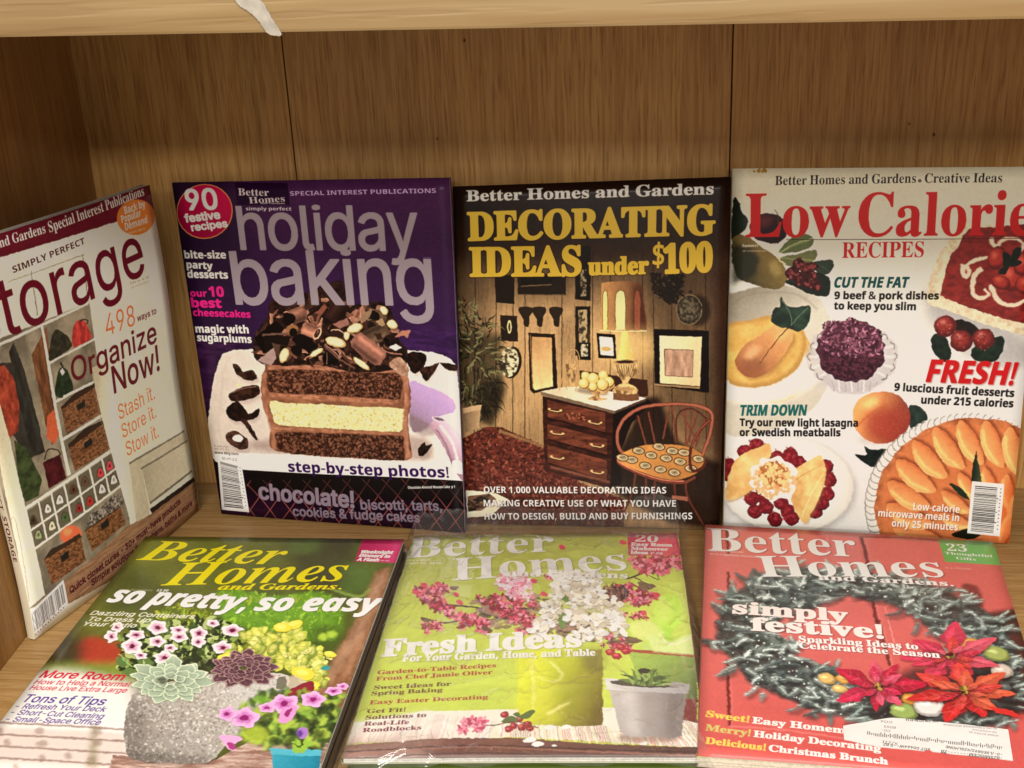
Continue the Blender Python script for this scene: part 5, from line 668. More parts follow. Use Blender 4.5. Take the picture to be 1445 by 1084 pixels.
def cover_decorating(quad):
    C = Cover(quad, 33); r = C.rng
    d1 = (640, 240, 3.6125); d2 = (640, 490, 3.6125)
    C.o = d2
    # panelled wall
    C.poly([(-40, -940), (1440, -940), (1440, 1000), (-40, 1000)], C.grad((700, -520), (58, 42, 30), (700, -100), (150, 120, 78), .22, (10, 160)))
    C.poly([(-40, -940), (1440, -940), (1440, -420), (-40, -420)], C.grad((700, -700), (44, 26, 20), (700, -420), (64, 44, 30), .12, (10, 120)), .97, 30)
    C.poly([(180, -200), (900, -200), (900, 300), (180, 420)], (196, 160, 104), .5, 60)
    for x in (110, 215, 300, 360, 545, 700, 790, 955, 1010, 1105, 1280): 
        C.stroke([(x, -480), (x + (x - 700) * .01, 520)], 5, (44, 30, 20), a=.8, sm=False)
    P = C.scatter([(100, -420), (1340, -420), (1340, 300), (100, 460)], 420)
    C.polys([C.stroke([(x, y), (x + r.normal() * 3, y + 30 + 70 * r.random())], 2.4, 0, sm=False, ret=True) for x, y in P], (84, 60, 36), .45)
    C.poly([(960, -420), (1300, -420), (1400, 0), (1400, 700), (1020, 300), (960, 0)], (46, 28, 20), .6, 50)
    C.poly([(1300, -420), (1440, -420), (1440, 1000), (1340, 1000)], (56, 30, 26), .85, 22)
    C.poly([(-40, -420), (120, -420), (180, 0), (-40, 60)], (62, 44, 30), .6, 50)
    # upper wall objects
    C.o = d1
    C.poly([(205, 545), (305, 545), (305, 695), (212, 690)], (40, 28, 22))
    C.poly([(320, 545), (565, 540), (565, 650), (322, 650)], (44, 32, 24)); C.poly([(335, 548), (495, 548), (492, 600), (338, 606)], (34, 26, 20)); C.stroke([(338, 604), (492, 596)], 5, (116, 92, 58), sm=False)
    C.stroke([(322, 648), (560, 648)], 4, (104, 82, 54), sm=False)
    for x in (330, 398, 482):
        C.poly([(x, 712), (x + 62, 712), (x + 66, 740), (x + 52, 760), (x + 48, 812), (x + 22, 805), (x + 20, 775), (x + 2, 745)], (52, 38, 28), sm=2)
    C.poly([(232, 752), (318, 756), (324, 890), (240, 884)], (48, 34, 26)); C.ell(280, 813, 12, 34, (190, 172, 120)); C.ell(280, 815, 6, 24, (70, 52, 36))
    C.poly([(610, 400), (690, 396), (690, 680), (612, 672)], (34, 24, 20)); C.poly([(636, 520), (668, 518), (668, 654), (640, 656)], C.mix((140, 126, 96), (50, 40, 30), (7, 10), 2, 4))
    C.poly([(612, 708), (690, 706), (688, 960), (612, 960)], (36, 26, 20)); C.poly([(628, 726), (672, 724), (672, 960), (632, 960)], C.mix((158, 140, 100), (70, 54, 38), (8, 12), 2, 4))
    C.poly([(520, 870), (550, 760), (640, 760), (620, 960), (540, 960)], (70, 54, 38), .25, 10)
    # lamp
    C.poly([(745, 586), (850, 576), (948, 584), (978, 830), (740, 830)], C.grad((750, 700), (178, 130, 66), (960, 700), (96, 54, 32)))
    C.poly([(905, 600), (950, 605), (980, 832), (900, 832)], (84, 34, 24), .7, 10)
    for x, w, c in ((764, 12, (226, 186, 92)), (842, 24, (232, 196, 112)), (928, 16, (136, 74, 44))):
        C.poly([(x - w, 660), (x - w * .7, 634), (x, 622), (x + w * .7, 634), (x + w, 660), (x + w + 2, 828), (x - w - 2, 828)], c); C.stroke([(x - w, 826), (x - w, 660), (x, 624), (x + w, 660), (x + w, 826)], 3, (60, 36, 22), a=.9)
    C.stroke([(738, 830), (860, 836), (978, 832)], 4, (230, 200, 130))
    C.poly([(700, 836), (1010, 836), (1040, 1000), (760, 1000)], (224, 190, 110), .5, 26)
    C.poly([(848, 850), (875, 850), (910, 1000), (830, 1000)], (236, 196, 90), .9, 5)
    # plate on the wall
    C.ell(1240, 730, 68, 80, (36, 24, 18), 0, .8, 6); C.ell(1196, 726, 68, 78, C.mix((82, 72, 56), (50, 42, 34), (10, 10), 2, 3)); C.ell(1196, 726, 50, 58, C.mix((104, 94, 74), (60, 52, 42), (8, 8), 2, 3))
    C.stroke(circ(1196, 726, 66, 76), 3, (130, 112, 80)); C.ell(1202, 634, 12, 10, (60, 46, 34))
    P = C.scatter([(1000, 540), (1160, 540), (1160, 640), (1100, 700), (1010, 640)], 160); C.dab(P, 20, 5, [(30, 22, 18), (44, 34, 26), (38, 28, 22)])
    C.o = d2
    # frames lower
    C.poly([(375, -60), (510, -54), (523, 222), (400, 248), (382, 230)], (44, 30, 22)); C.poly([(392, -40), (492, -36), (500, 212), (412, 232), (396, 222)], C.grad((400, 0), (176, 138, 84), (470, 200), (214, 180, 118), .1, (12, 60))); C.stroke([(384, -50), (398, 226)], 5, (140, 104, 60), sm=False)
    C.poly([(620, -10), (690, -10), (690, 78), (624, 78)], (34, 26, 22)); C.poly([(640, -2), (676, -2), (676, 60), (642, 60)], C.mix((170, 164, 140), (60, 54, 46), (7, 9), 2, 4))
    C.poly([(720, -60), (815, -52), (822, 72), (730, 68)], (30, 22, 20)); C.poly([(734, -42), (802, -36), (808, 56), (742, 52)], (226, 214, 182)); C.ell(768, 22, 26, 12, (186, 156, 84), 5)
    C.poly([(1012, -80), (1298, -70), (1300, 248), (1018, 210)], (26, 18, 18)); C.poly([(1042, -44), (1262, -38), (1252, 214), (1046, 196)], C.grad((1050, 0), (216, 196, 150), (1250, 100), (196, 170, 128))); C.poly([(1068, 24), (1218, 30), (1214, 166), (1072, 158)], C.mix((152, 118, 96), (190, 154, 130), (14, 60), 3)); C.stroke([(1016, 204), (1252, 222)], 9, (150, 120, 80), sm=False)
    C.polys([C.stroke(np.array([(1068, 24), (1218, 30), (1214, 166), (1072, 158), (1068, 24)], float), 4, 0, sm=False, ret=True)], (70, 50, 44))
    C.poly([(630, 130), (980, 180), (985, 260), (940, 270), (640, 210)], (70, 38, 26))
    # round dish on the wall
    C.ell(290, 92, 52, 82, (50, 34, 24), 8); C.ell(278, 90, 48, 78, C.mix((196, 186, 150), (70, 58, 44), (9, 9), 2, 4), 8)
    # carpet
    cp = [(40, 480), (160, 420), (240, 420), (330, 460), (455, 512), (640, 700), (860, 780), (860, 1000), (-40, 1000)]
    C.poly(cp, C.mix((120, 50, 34), (74, 30, 22), (9, 7), 3, 3)); P = C.scatter(cp, 1500)
    C.dab(P, 10, 3.6, [(134, 72, 50), (156, 90, 64), (84, 40, 30), (60, 28, 22), (116, 58, 42)], n=6, wob=.3, a=.8)
    C.poly([(60, 760), (300, 760), (860, 860), (860, 1000), (-40, 1000)], (60, 28, 22), .45, 30)
    C.poly([(230, 430), (455, 510), (455, 525), (225, 445)], (150, 116, 70), .7, 2)
    # magazine on floor
    C.poly([(62, 735), (200, 745), (275, 780), (190, 860), (70, 870)], (196, 184, 166)); C.poly([(70, 765), (180, 752), (215, 780), (140, 835), (72, 840)], C.mix((126, 92, 70), (50, 40, 36), (14, 10), 2, 3))
    # plant
    C.poly([(0, -60), (240, -60), (250, 300), (150, 410), (40, 300)], (30, 26, 18), .75, 16)
    P = C.scatter([(20, -250), (120, -180), (200, -120), (240, 40), (230, 200), (210, 340), (140, 380), (40, 280), (24, 100)], 260)
    L = {0: [], 1: [], 2: []}
    for x, y in P:
        a = math.atan2(y - 60, x - 100) + r.normal() * .6; l = 34 + 40 * r.random(); dx, dy = math.cos(a) * l, math.sin(a) * l * .9 + 10
        L[r.integers(3)].append(C.stroke([(x, y), (x + dx * .6, y + dy * .35 - 4), (x + dx, y + dy)], 10, 0, 1, ret=True))
    for i in range(0, 100, 12):
        for k, c in enumerate(((64, 66, 40), (116, 116, 74), (36, 36, 24))): C.polys(L[k][i:i + 12], c, .95)
    C.poly([(120, 200), (240, 160), (262, 230), (200, 420), (150, 400), (120, 320)], C.mix((36, 26, 18), (24, 18, 14), (8, 20)), .75, 8)
    C.poly([(48, 330), (138, 308), (128, 425), (60, 448)], C.grad((50, 380), (120, 98, 70), (135, 380), (168, 138, 100), .1)); C.poly([(44, 326), (140, 306), (138, 332), (50, 352)], (176, 146, 106))
    # dresser
    C.poly([(446, 262), (810, 335), (805, 720), (790, 728), (460, 640), (455, 570), (448, 380)], C.mix((82, 38, 24), (50, 22, 16), (50, 14), 3, 2.4))
    C.poly([(806, 336), (985, 276), (1000, 300), (900, 400), (850, 520), (840, 600), (850, 700), (790, 730)], (34, 16, 14))
    C.poly([(960, 270), (1040, 260), (1130, 480), (1300, 580), (1360, 600), (1360, 940), (1100, 900), (820, 760), (800, 600), (900, 400)], C.mix((40, 20, 18), (28, 14, 14), (60, 60)), .93, 10)
    C.poly([(436, 238), (556, 216), (640, 212), (975, 272), (812, 336)], C.grad((500, 230), (186, 172, 148), (900, 290), (220, 210, 190), .06)); C.poly([(436, 238), (812, 336), (812, 350), (440, 258)], (120, 100, 80)); C.poly([(812, 336), (975, 272), (975, 284), (812, 350)], (90, 66, 54))
    for a, b, cc, d in (((470, 280), (768, 345), (768, 448), (474, 372)), ((470, 400), (776, 476), (776, 560), (474, 480)), ((470, 505), (776, 585), (776, 690), (476, 600))):
        C.poly([a, b, cc, d], C.mix((128, 66, 38), (88, 42, 26), (60, 12), 3, 2.2)); C.stroke([d, cc], 6, (34, 16, 12), sm=False); C.stroke([a, b], 3, (34, 16, 12), sm=False)
        C.stroke([b, cc], 5, (60, 28, 20), sm=False)
    for x, y in ((508, 332), (712, 394), (520, 448), (722, 510), (520, 572), (722, 644)):
        C.stroke([(x - 30, y - 8), (x - 20, y + 6), (x + 20, y + 12), (x + 34, y + 4)], 7, (70, 42, 22)); C.stroke([(x - 32, y - 8), (x - 20, y + 3), (x + 18, y + 8), (x + 34, y + 2)], 4, (206, 170, 110)); C.ell(x - 28, y - 6, 7, 5, (196, 160, 100)); C.ell(x + 30, y + 2, 7, 5, (196, 160, 100))
    P = C.scatter([(560, 345), (660, 355), (660, 385), (560, 372)], 40); C.dab(P, 6, 4, [(70, 34, 22), (150, 84, 50)])
    P = C.scatter([(570, 455), (670, 470), (690, 620), (570, 600)], 60); C.dab(P, 7, 4, [(60, 28, 18), (110, 54, 34)], a=.6)
    C.poly([(486, 612), (786, 688), (786, 700), (486, 626)], (150, 90, 66), .6, 2)
    # stand with candle, bowl of lemons, lamp urn
    for pts in ([(572, 232), (548, 140), (560, 60), (600, 24), (630, 50), (630, 140), (612, 236)], [(548, 145), (632, 140)], [(532, 232), (556, 130)], [(632, 130), (636, 228)]): C.stroke(pts, 4, (176, 140, 74))
    C.poly([(562, 100), (618, 96), (610, 210), (580, 214)], C.mix((190, 156, 92), (96, 66, 34), (8, 18), 2, 3), .8)
    C.ell(700, 240, 86, 16, (60, 36, 24), 6, .6, 5)
    C.poly([(655, 205), (812, 200), (770, 245), (735, 252), (745, 272), (780, 275), (730, 285), (676, 276), (700, 262), (700, 248)], C.mix((130, 92, 50), (196, 156, 92), (12, 10), 2), sm=3)
    for x, y, q in ((664, 160, 24), (702, 172, 30), (655, 196, 26), (754, 158, 26), (784, 188, 26), (750, 202, 30), (702, 214, 22)):
        C.ell(x + 2, y + 3, q, q, (110, 76, 24)); C.ell(x, y, q - 2, q - 2, (206, 168, 78)); C.ell(x - 5, y - 6, q * .5, q * .5, (238, 210, 128), blur=4)
    C.poly([(850, -60), (880, -60), (895, 30), (910, 72), (826, 72), (846, 30)], C.grad((830, 0), (236, 196, 90), (905, 0), (214, 160, 60)), sm=2)
    C.poly([(806, 84), (930, 80), (925, 140), (895, 170), (880, 196), (920, 215), (928, 250), (806, 250), (812, 215), (850, 196), (842, 170), (812, 145)], C.mix((130, 98, 56), (196, 164, 104), (10, 20), 2, 2.4), sm=2)
    L = [C.stroke([(820 + i * 13, 104), (840 + i * 7.5, 164)], 4, 0, sm=False, ret=True) for i in range(8)]; C.polys(L, (80, 56, 32), .8)
    C.ell(866, 90, 62, 12, (170, 136, 80)); C.ell(866, 88, 46, 8, (60, 40, 26)); C.poly([(804, 246), (900, 256), (938, 250), (938, 282), (900, 290), (806, 280)], (124, 82, 46)); C.ell(868, 208, 34, 7, (206, 170, 104)); C.ell(868, 226, 48, 9, (170, 132, 76))
    # chair
    K = (122, 62, 44); K2 = (156, 88, 62)
    for a, b in (((930, 360), (975, 510)), ((985, 340), (1020, 500)), ((1100, 300), (1060, 480)), ((1110, 320), (1130, 500)), ((1175, 300), (1180, 520)), ((1210, 330), (1200, 500)), ((1150, 330), (1240, 500)), ((1250, 330), (1180, 520)), ((1290, 350), (1230, 520))):
        C.stroke([a, b], 9, K, sm=False)
    C.stroke([(1135, 500), (1130, 380), (1160, 335), (1220, 330), (1290, 380)], 9, (92, 44, 34))
    P0 = [(900, 560), (850, 545), (826, 490), (834, 420), (880, 360), (960, 318), (1080, 304), (1200, 306), (1280, 325), (1316, 358), (1312, 420), (1290, 500), (1240, 620)]
    C.stroke(P0, 20, (84, 36, 28)); C.stroke(P0, 14, K2)
    C.blob([(828, 575), (870, 540), (960, 512), (1060, 505), (1170, 515), (1240, 540), (1282, 590), (1250, 640), (1160, 680), (1060, 678), (940, 640), (850, 605)], C.grad((850, 560), (196, 138, 36), (1200, 620), (170, 114, 28), .06, (40, 40)))
    for x, y in ((935, 538), (1040, 518), (1110, 540), (1170, 548), (900, 582), (1000, 560), (1078, 576), (970, 612), (1150, 592), (1048, 632), (1120, 648), (1245, 580), (1205, 628), (852, 572)):
        C.ell(x, y, 34, 20, (84, 62, 34), 8); C.ell(x, y, 28, 15, (176, 160, 122), 8); C.ell(x + 2, y, 19, 10, (150, 134, 98), 8)
        C.stroke([(x - 8, y - 4), (x, y), (x + 12, y - 6)], 3, (60, 44, 34))
    C.stroke([(826, 585), (850, 612), (940, 652), (1060, 690), (1170, 696), (1230, 670)], 15, K); C.stroke([(826, 581), (850, 606), (940, 646), (1060, 684), (1170, 690)], 5, (206, 116, 84))
    C.stroke([(1312, 380), (1250, 440), (1205, 530), (1205, 620), (1230, 640), (1270, 620), (1285, 590)], 15, (96, 40, 30)); C.stroke([(1308, 385), (1250, 436), (1208, 520)], 6, (150, 72, 54))
    for pts in ([(920, 650), (905, 740), (860, 850)], [(975, 670), (970, 790)], [(1020, 690), (1015, 800)], [(1120, 700), (1125, 760)], [(1180, 700), (1190, 770), (1280, 920)]): C.stroke(pts, 12, (110, 50, 38), 8)
    C.poly([(1108, 760), (1190, 770), (1190, 790), (1110, 780)], (150, 92, 70))
    C.photo(1.0, .14); C.mute(.70); C.img *= np.array([.88, .84, .78], np.float32)
    # writing
    Wc = (224, 216, 204)
    C.text("OVER 1,000 VALUABLE DECORATING IDEAS", 152, 748, 1078, 752, 32, Wc, 'B', shadow=(30, 14, 12)); C.text("MAKING CREATIVE USE OF WHAT YOU HAVE", 152, 814, 1128, 818, 32, Wc, 'B', shadow=(30, 14, 12)); C.text("HOW TO DESIGN, BUILD AND BUY FURNISHINGS", 156, 880, 1214, 880, 32, Wc, 'B', shadow=(30, 14, 12))
    C.o = d1
    C.text("Better Homes and Gardens", 66, 162, 1322, 126, 58, (206, 196, 180), 'S', bold=.012)
    Y = (178, 146, 62)
    C.text("DECORATING", 76, 366, 1326, 334, 146, Y, 'S', bold=.042, track=.0, outline=((30, 18, 14), 3)); C.text("IDEAS", 86, 552, 638, 546, 146, Y, 'S', bold=.042, outline=((30, 18, 14), 3))
    C.text("under", 680, 544, 984, 538, 88, Y, 'S', bold=.05, outline=((30, 18, 14), 2)); C.text("$", 1008, 500, 1062, 500, 110, Y, 'S', bold=.02); C.text("100", 1068, 536, 1312, 526, 140, Y, 'S', bold=.05)
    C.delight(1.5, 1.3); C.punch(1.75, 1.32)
    return C
def cover_low(quad):
    C = Cover(quad, 44); r = C.rng
    L1 = (1020, 230, 3.4); L2 = (1010, 490, 3.3218)
    C.o = (0, 0, 1)
    C.poly([(1000, 220), (1500, 220), (1500, 800), (1000, 800)], C.grad((1200, 240), (176, 168, 148), (1200, 560), (200, 199, 197), .06, (200, 200)))
    C.o = L1
    C.blob([(960, 650), (1000, 620), (1300, 760), (1445, 850), (1445, 1000), (1200, 960), (1000, 800)], (140, 138, 138), .75, 26)
    C.blob([(0, 700), (60, 640), (250, 600), (420, 640), (500, 740), (530, 900), (420, 1200), (0, 1300)], C.grad((60, 700), (138, 130, 114), (300, 900), (186, 180, 166)), 1, 2)
    # strawberry tart, top right
    C.poly([(1130, 330), (1200, 300), (1460, 330), (1700, 360), (1700, 960), (1445, 850), (1250, 790), (1060, 720), (975, 680), (990, 560), (1040, 440)], C.mix((176, 160, 132), (200, 186, 158), (14, 14), 3), sm=3)
    C.poly([(1170, 330), (1300, 318), (1700, 340), (1700, 860), (1445, 790), (1300, 752), (1060, 665), (1044, 620), (1080, 470), (1120, 420)], C.mix((140, 40, 34), (110, 30, 28), (24, 14), 3), sm=3)
    for pts, w in (([(1150, 500), (1146, 540), (1160, 560), (1176, 540), (1170, 500), (1240, 470), (1300, 460)], 26), ([(1285, 370), (1290, 400), (1320, 410), (1330, 385), (1390, 372), (1440, 400), (1420, 450)], 22),
                   ([(1240, 520), (1200, 560), (1196, 640), (1230, 665), (1270, 650), (1250, 620)], 26), ([(1280, 600), (1320, 680), (1400, 700), (1470, 660)], 26)):
        C.stroke(pts, w, (196, 168, 146), w * .5, blur=1)
    for x, y, a, b, ro in ((1310, 470, 46, 60, 20), (1380, 560, 62, 74, -20), (1440, 500, 50, 60, 10), (1330, 590, 50, 34, 20), (1460, 600, 60, 50, 0)):
        C.ell(x, y, a, b, (96, 26, 22), ro); C.ell(x - 4, y - 6, a * .8, b * .78, (150, 42, 30), ro, blur=4); C.ell(x - 10, y - 16, a * .3, b * .3, (196, 96, 70), ro, a=.7, blur=6)
    for pts in ([(1340, 500), (1345, 440), (1375, 460), (1370, 520)], [(1370, 500), (1390, 430), (1430, 420), (1420, 470), (1380, 500)], [(1360, 490), (1420, 480), (1430, 500), (1380, 512)], [(1345, 510), (1320, 540), (1350, 550), (1370, 520)]):
        C.blob(pts, (26, 34, 26))
    # pears and leaves, top left
    C.blob([(50, 180), (75, 190), (90, 240), (120, 280), (105, 330), (60, 370), (40, 360)], (34, 44, 34)); C.ell(215, 320, 88, 72, (60, 24, 32)); C.ell(235, 340, 70, 60, (44, 18, 28)); C.ell(200, 290, 40, 28, (100, 44, 48), -20, .7, 8)
    C.stroke([(258, 300), (262, 260), (245, 232)], 4, (80, 70, 50))
    C.blob([(45, 380), (110, 360), (190, 420), (260, 470), (300, 530), (302, 590), (250, 622), (150, 600), (60, 550)], C.grad((120, 600), (70, 64, 36), (260, 520), (124, 104, 52), .12, (30, 30)))
    C.poly([(45, 400), (130, 420), (180, 470), (150, 560), (40, 600)], (40, 44, 34), .85, 8); C.ell(250, 520, 26, 40, (160, 144, 80), -30, .6, 8)
    for pts, c in (([(265, 440), (330, 370), (400, 352), (428, 376), (420, 412), (350, 440)], (92, 104, 62)), ([(270, 470), (350, 450), (440, 430), (435, 480), (350, 510), (290, 500)], (104, 108, 68)), ([(430, 490), (520, 480), (510, 540), (450, 545)], (52, 64, 52)), ([(300, 580), (420, 540), (500, 560), (510, 610), (490, 655), (400, 640), (330, 600)], (34, 44, 38))):
        C.blob(pts, c); q = np.array(pts, float).mean(0); C.stroke([pts[0], q, pts[len(pts) // 2]], 4, tuple(int(k * 1.4) for k in c), a=.7)
    C.stroke([(268, 445), (340, 400), (424, 372)], 6, (150, 156, 110), a=.8)
    for x, y, q in ((360, 500, 30), (395, 520, 30), (330, 545, 34), (415, 560, 32), (370, 570, 34), (440, 600, 28), (425, 510, 24), (395, 590, 26), (445, 606, 24)):
        C.ell(x, y, q, q, (72, 26, 30)); C.dab([(x + r.normal() * q * .4, y + r.normal() * q * .4) for _ in range(12)], 7, 7, [(104, 40, 42), (56, 18, 24), (130, 62, 60)])
    C.stroke([(255, 440), (270, 480), (300, 500)], 6, (180, 170, 140)); C.stroke([(305, 590), (350, 605)], 9, (30, 24, 20))
    # poached pear plate
    C.stroke([(20, 720), (120, 650), (330, 640), (450, 720)], 5, (120, 112, 98), a=.6, blur=3)
    C.ell(230, 960, 200, 210, (190, 154, 76), -30); C.ell(210, 960, 180, 188, (212, 178, 100), -30, blur=6)
    C.blob([(60, 980), (100, 860), (240, 800), (330, 830), (345, 900), (300, 1040), (200, 1100), (110, 1080)], C.grad((120, 1060), (176, 104, 48), (260, 860), (214, 150, 76), .08, (30, 30)))
    C.blob([(230, 770), (245, 715), (270, 712), (272, 662), (300, 706), (345, 712), (414, 708), (405, 790), (350, 828), (290, 800)], C.mix((46, 66, 54), (28, 44, 38), (30, 20))); C.stroke([(275, 670), (320, 740), (330, 790)], 4, (90, 108, 90)); C.stroke([(410, 712), (350, 770), (325, 795)], 4, (90, 108, 90))
    C.stroke([(330, 790), (290, 850), (230, 910)], 12, (110, 62, 34), 4)
    C.o = L2
    C.blob([(60, 130), (420, 60), (490, 150), (300, 270), (60, 260)], (226, 222, 210), .8, 10)
    C.stroke([(60, 262), (200, 276), (330, 240), (450, 150)], 5, (176, 170, 158), a=.6, blur=3)
    C.o = (1010, 400, 2.929)
    C.blob([(40, 200), (150, 165), (230, 150), (350, 200), (368, 280), (330, 370), (230, 432), (120, 444), (40, 400)], (176, 136, 60), 1, 2)
    C.blob([(40, 215), (150, 180), (230, 165), (338, 210), (350, 280), (315, 355), (225, 415), (120, 425), (40, 385)], C.mix((206, 172, 88), (190, 150, 66), (50, 50)), 1, 6)
    pear = [(80, 330), (120, 270), (180, 230), (238, 188), (275, 190), (315, 218), (310, 262), (262, 330), (212, 384), (140, 402), (92, 374)]
    C.blob([(a + 6, b + 10) for a, b in pear], (150, 104, 50), .6, 6); C.blob(pear, C.grad((120, 390), (150, 92, 54), (270, 210), (206, 152, 88), .10, (34, 34)))
    C.blob([(100, 350), (140, 320), (190, 340), (200, 375), (140, 390)], (134, 80, 52), .5, 10); C.ell(150, 300, 40, 20, (222, 176, 124), -40, .55, 8); C.ell(270, 230, 30, 16, (214, 168, 100), -40, .6, 6); C.stroke([(300, 190), (240, 262), (180, 344)], 5, (96, 52, 34), 3)
    C.blob([(228, 170), (240, 118), (262, 112), (266, 70), (290, 104), (330, 112), (386, 108), (378, 178), (340, 214), (300, 200), (262, 196)], C.mix((50, 72, 58), (28, 46, 40), (30, 20))); C.stroke([(268, 80), (305, 140), (310, 186)], 3.5, (92, 112, 92)); C.stroke([(380, 112), (330, 160), (308, 188)], 3.5, (92, 112, 92))
    C.o = L2
    # sorbet in glass
    C.ell(640, 170, 190, 60, (176, 174, 176), 0, .6, 20)
    C.poly(circ(635, 60, 215, 160, 0, 40, .04, r), (172, 168, 168), .8, 2)
    for k in range(18):
        a = k / 18 * 6.283; x, y = 635 + 195 * math.cos(a), 60 + 145 * math.sin(a)
        C.stroke([(x - 22 * math.sin(a), y + 18 * math.cos(a)), (x + 14 * math.cos(a), y + 12 * math.sin(a)), (x + 22 * math.sin(a), y - 18 * math.cos(a))], 4.5, (112, 104, 108), a=.9)
        C.stroke([(635 + 150 * math.cos(a), 60 + 110 * math.sin(a)), (x, y)], 5, (236, 234, 232), a=.6, blur=2)
    C.poly([(520, 150), (740, 150), (730, 215), (640, 236), (540, 215)], (176, 170, 172), .9, 3, sm=3)
    for k in range(7): C.stroke([(540 + 30 * k, 170), (548 + 28 * k, 222)], 5, (238, 236, 236) if k % 2 else (160, 152, 156), a=.8)
    C.poly(circ(628, 30, 160, 148, 0, 40, .05, r), C.mix((96, 46, 66), (62, 24, 44), (16, 12), 3, 3))
    P = C.scatter([(500, -100), (640, -120), (760, -60), (780, 40), (700, 60), (560, 60), (480, 20)], 620); C.dab(P, 8.5, 5, [(150, 96, 116), (170, 118, 136), (100, 50, 72), (66, 28, 46), (132, 78, 100), (88, 42, 62)], wob=.4)
    P = C.scatter([(490, 60), (760, 60), (740, 120), (640, 170), (540, 140)], 240); C.dab(P, 8, 5, [(74, 30, 48), (50, 18, 32), (96, 46, 64)], wob=.4)
    # small strawberries
    C.o = L1
    C.blob([(990, 870), (1010, 835), (1060, 850), (1090, 930), (1060, 975), (1010, 930)], C.mix((34, 54, 40), (20, 34, 28), (14, 14))); C.blob([(1200, 900), (1330, 850), (1345, 900), (1300, 970), (1200, 960)], C.mix((34, 54, 40), (20, 34, 28), (14, 14)))
    C.blob([(1110, 770), (1200, 790), (1230, 850), (1130, 850)], (36, 26, 22))
    for x, y, a, b in ((1062, 800, 56, 52), (1140, 872, 56, 52), (1248, 862, 54, 52)):
        C.ell(x, y, a, b, (92, 26, 26)); C.ell(x - 6, y - 8, a * .76, b * .72, (136, 44, 38), 0, blur=6); C.ell(x - 14, y - 20, a * .26, b * .2, (190, 120, 110), 0, .7, 5)
        C.dab([(x + r.normal() * a * .4, y + r.normal() * b * .4) for _ in range(26)], 2.4, 2.4, [(180, 96, 76), (70, 16, 18)])
    C.o = L2
    # peach
    C.blob([(900, 290), (960, 300), (986, 350), (940, 400), (905, 390)], C.mix((30, 48, 44), (50, 70, 62), (20, 30))); C.blob([(645, 512), (700, 512), (690, 475), (730, 490), (790, 486), (840, 500), (800, 540), (740, 570), (690, 550)], C.mix((28, 44, 38), (14, 26, 24), (20, 14)))
    C.ell(780, 440, 130, 30, (170, 160, 150), 0, .6, 12)
    pe = [(636, 330), (655, 270), (710, 232), (790, 222), (860, 248), (900, 310), (898, 385), (850, 440), (780, 462), (700, 445), (650, 395)]
    C.poly(pe, C.grad((650, 330), (222, 156, 84), (880, 380), (130, 44, 38), .06, (40, 40)), sm=5)
    C.setclip(pe, 5)
    C.blob([(700, 330), (760, 300), (830, 300), (890, 330), (880, 430), (780, 460), (700, 420)], (160, 52, 38), .8, 20); C.blob([(840, 260), (905, 300), (905, 400), (850, 440)], (150, 66, 48), .6, 18); C.ell(720, 275, 40, 22, (246, 200, 120), -30, .7, 12)
    C.stroke([(660, 380), (700, 340), (760, 300), (850, 265)], 9, (176, 84, 36), 3, a=.8, blur=3)
    P = C.scatter(pe, 300); C.dab(P, 4, 4, [(236, 170, 100), (170, 80, 50)], a=.03)
    C.setclip(None)
    # peach pie
    C.poly(circ(1200, 740, 500, 420, 0, 60), (178, 174, 168), .9, 4)
    for k in range(44):
        a = math.pi * (.72 + k / 44 * 1.0); x, y = 1190 + 462 * math.cos(a), 745 + 395 * math.sin(a)
        C.ell(x, y, 34, 30, (198, 196, 190), math.degrees(a)); C.stroke(circ(x, y, 33, 29)[: 20], 4, (128, 122, 116), a=.9); C.stroke([(x - 14, y - 8), (x + 8, y - 14)], 5, (250, 250, 246), a=.7, blur=1)
    C.poly(circ(1210, 750, 470, 405, 0, 60, .012, r), C.mix((196, 122, 66), (160, 90, 44), (22, 22), 3)); C.poly(circ(1215, 752, 446, 382, 0, 60), (200, 120, 58), .8, 6)
    for (cx, cy, R0, n, a0, a1, l, w) in ((1225, 735, 292, 12, 150, 360, 118, 56), (1260, 770, 130, 7, 160, 400, 86, 38)):
        for k in range(n):
            ad = a0 + (a1 - a0) * k / (n - 1); a = math.radians(ad); a2 = math.radians(208 + (ad - 180) * .40); x, y = cx + R0 * math.cos(a) * 1.12, cy + R0 * math.sin(a) * .95
            d = np.array([math.cos(a2), math.sin(a2)]); q = np.array([-d[1], d[0]]); p = np.array([x, y])
            cres = [p - d * l, p - d * l * .4 - q * w, p + d * l * .5 - q * w * .9, p + d * l, p + d * l * .4 + q * w * .55, p - d * l * .4 + q * w * .5]
            C.blob([v + q * 12 + d * 2 for v in cres], (128, 62, 30), .85, 5); C.blob(cres, C.grad(tuple(p - q * w), (222, 166, 96), tuple(p + q * w * .6), (196, 116, 56), .07, (20, 20)))
            C.stroke([p - d * l * .8 - q * w * .3, p - q * w * .72, p + d * l * .7 - q * w * .5], 9, (246, 196, 110), a=.7, blur=3); C.stroke([p - d * l * .8 + q * w * .3, p + q * w * .52, p + d * l * .8 + q * w * .3], 5, (186, 92, 36), a=.6, blur=1)
    C.poly([(1196, 640), (1200, 560), (1216, 492), (1228, 560), (1244, 640)], C.grad((1200, 560), (20, 40, 30), (1240, 560), (60, 84, 60))); C.blob([(1088, 644), (1150, 670), (1186, 720), (1140, 700)], (34, 56, 38)); C.blob([(1100, 880), (1180, 850), (1240, 880), (1180, 900)], (34, 40, 30))
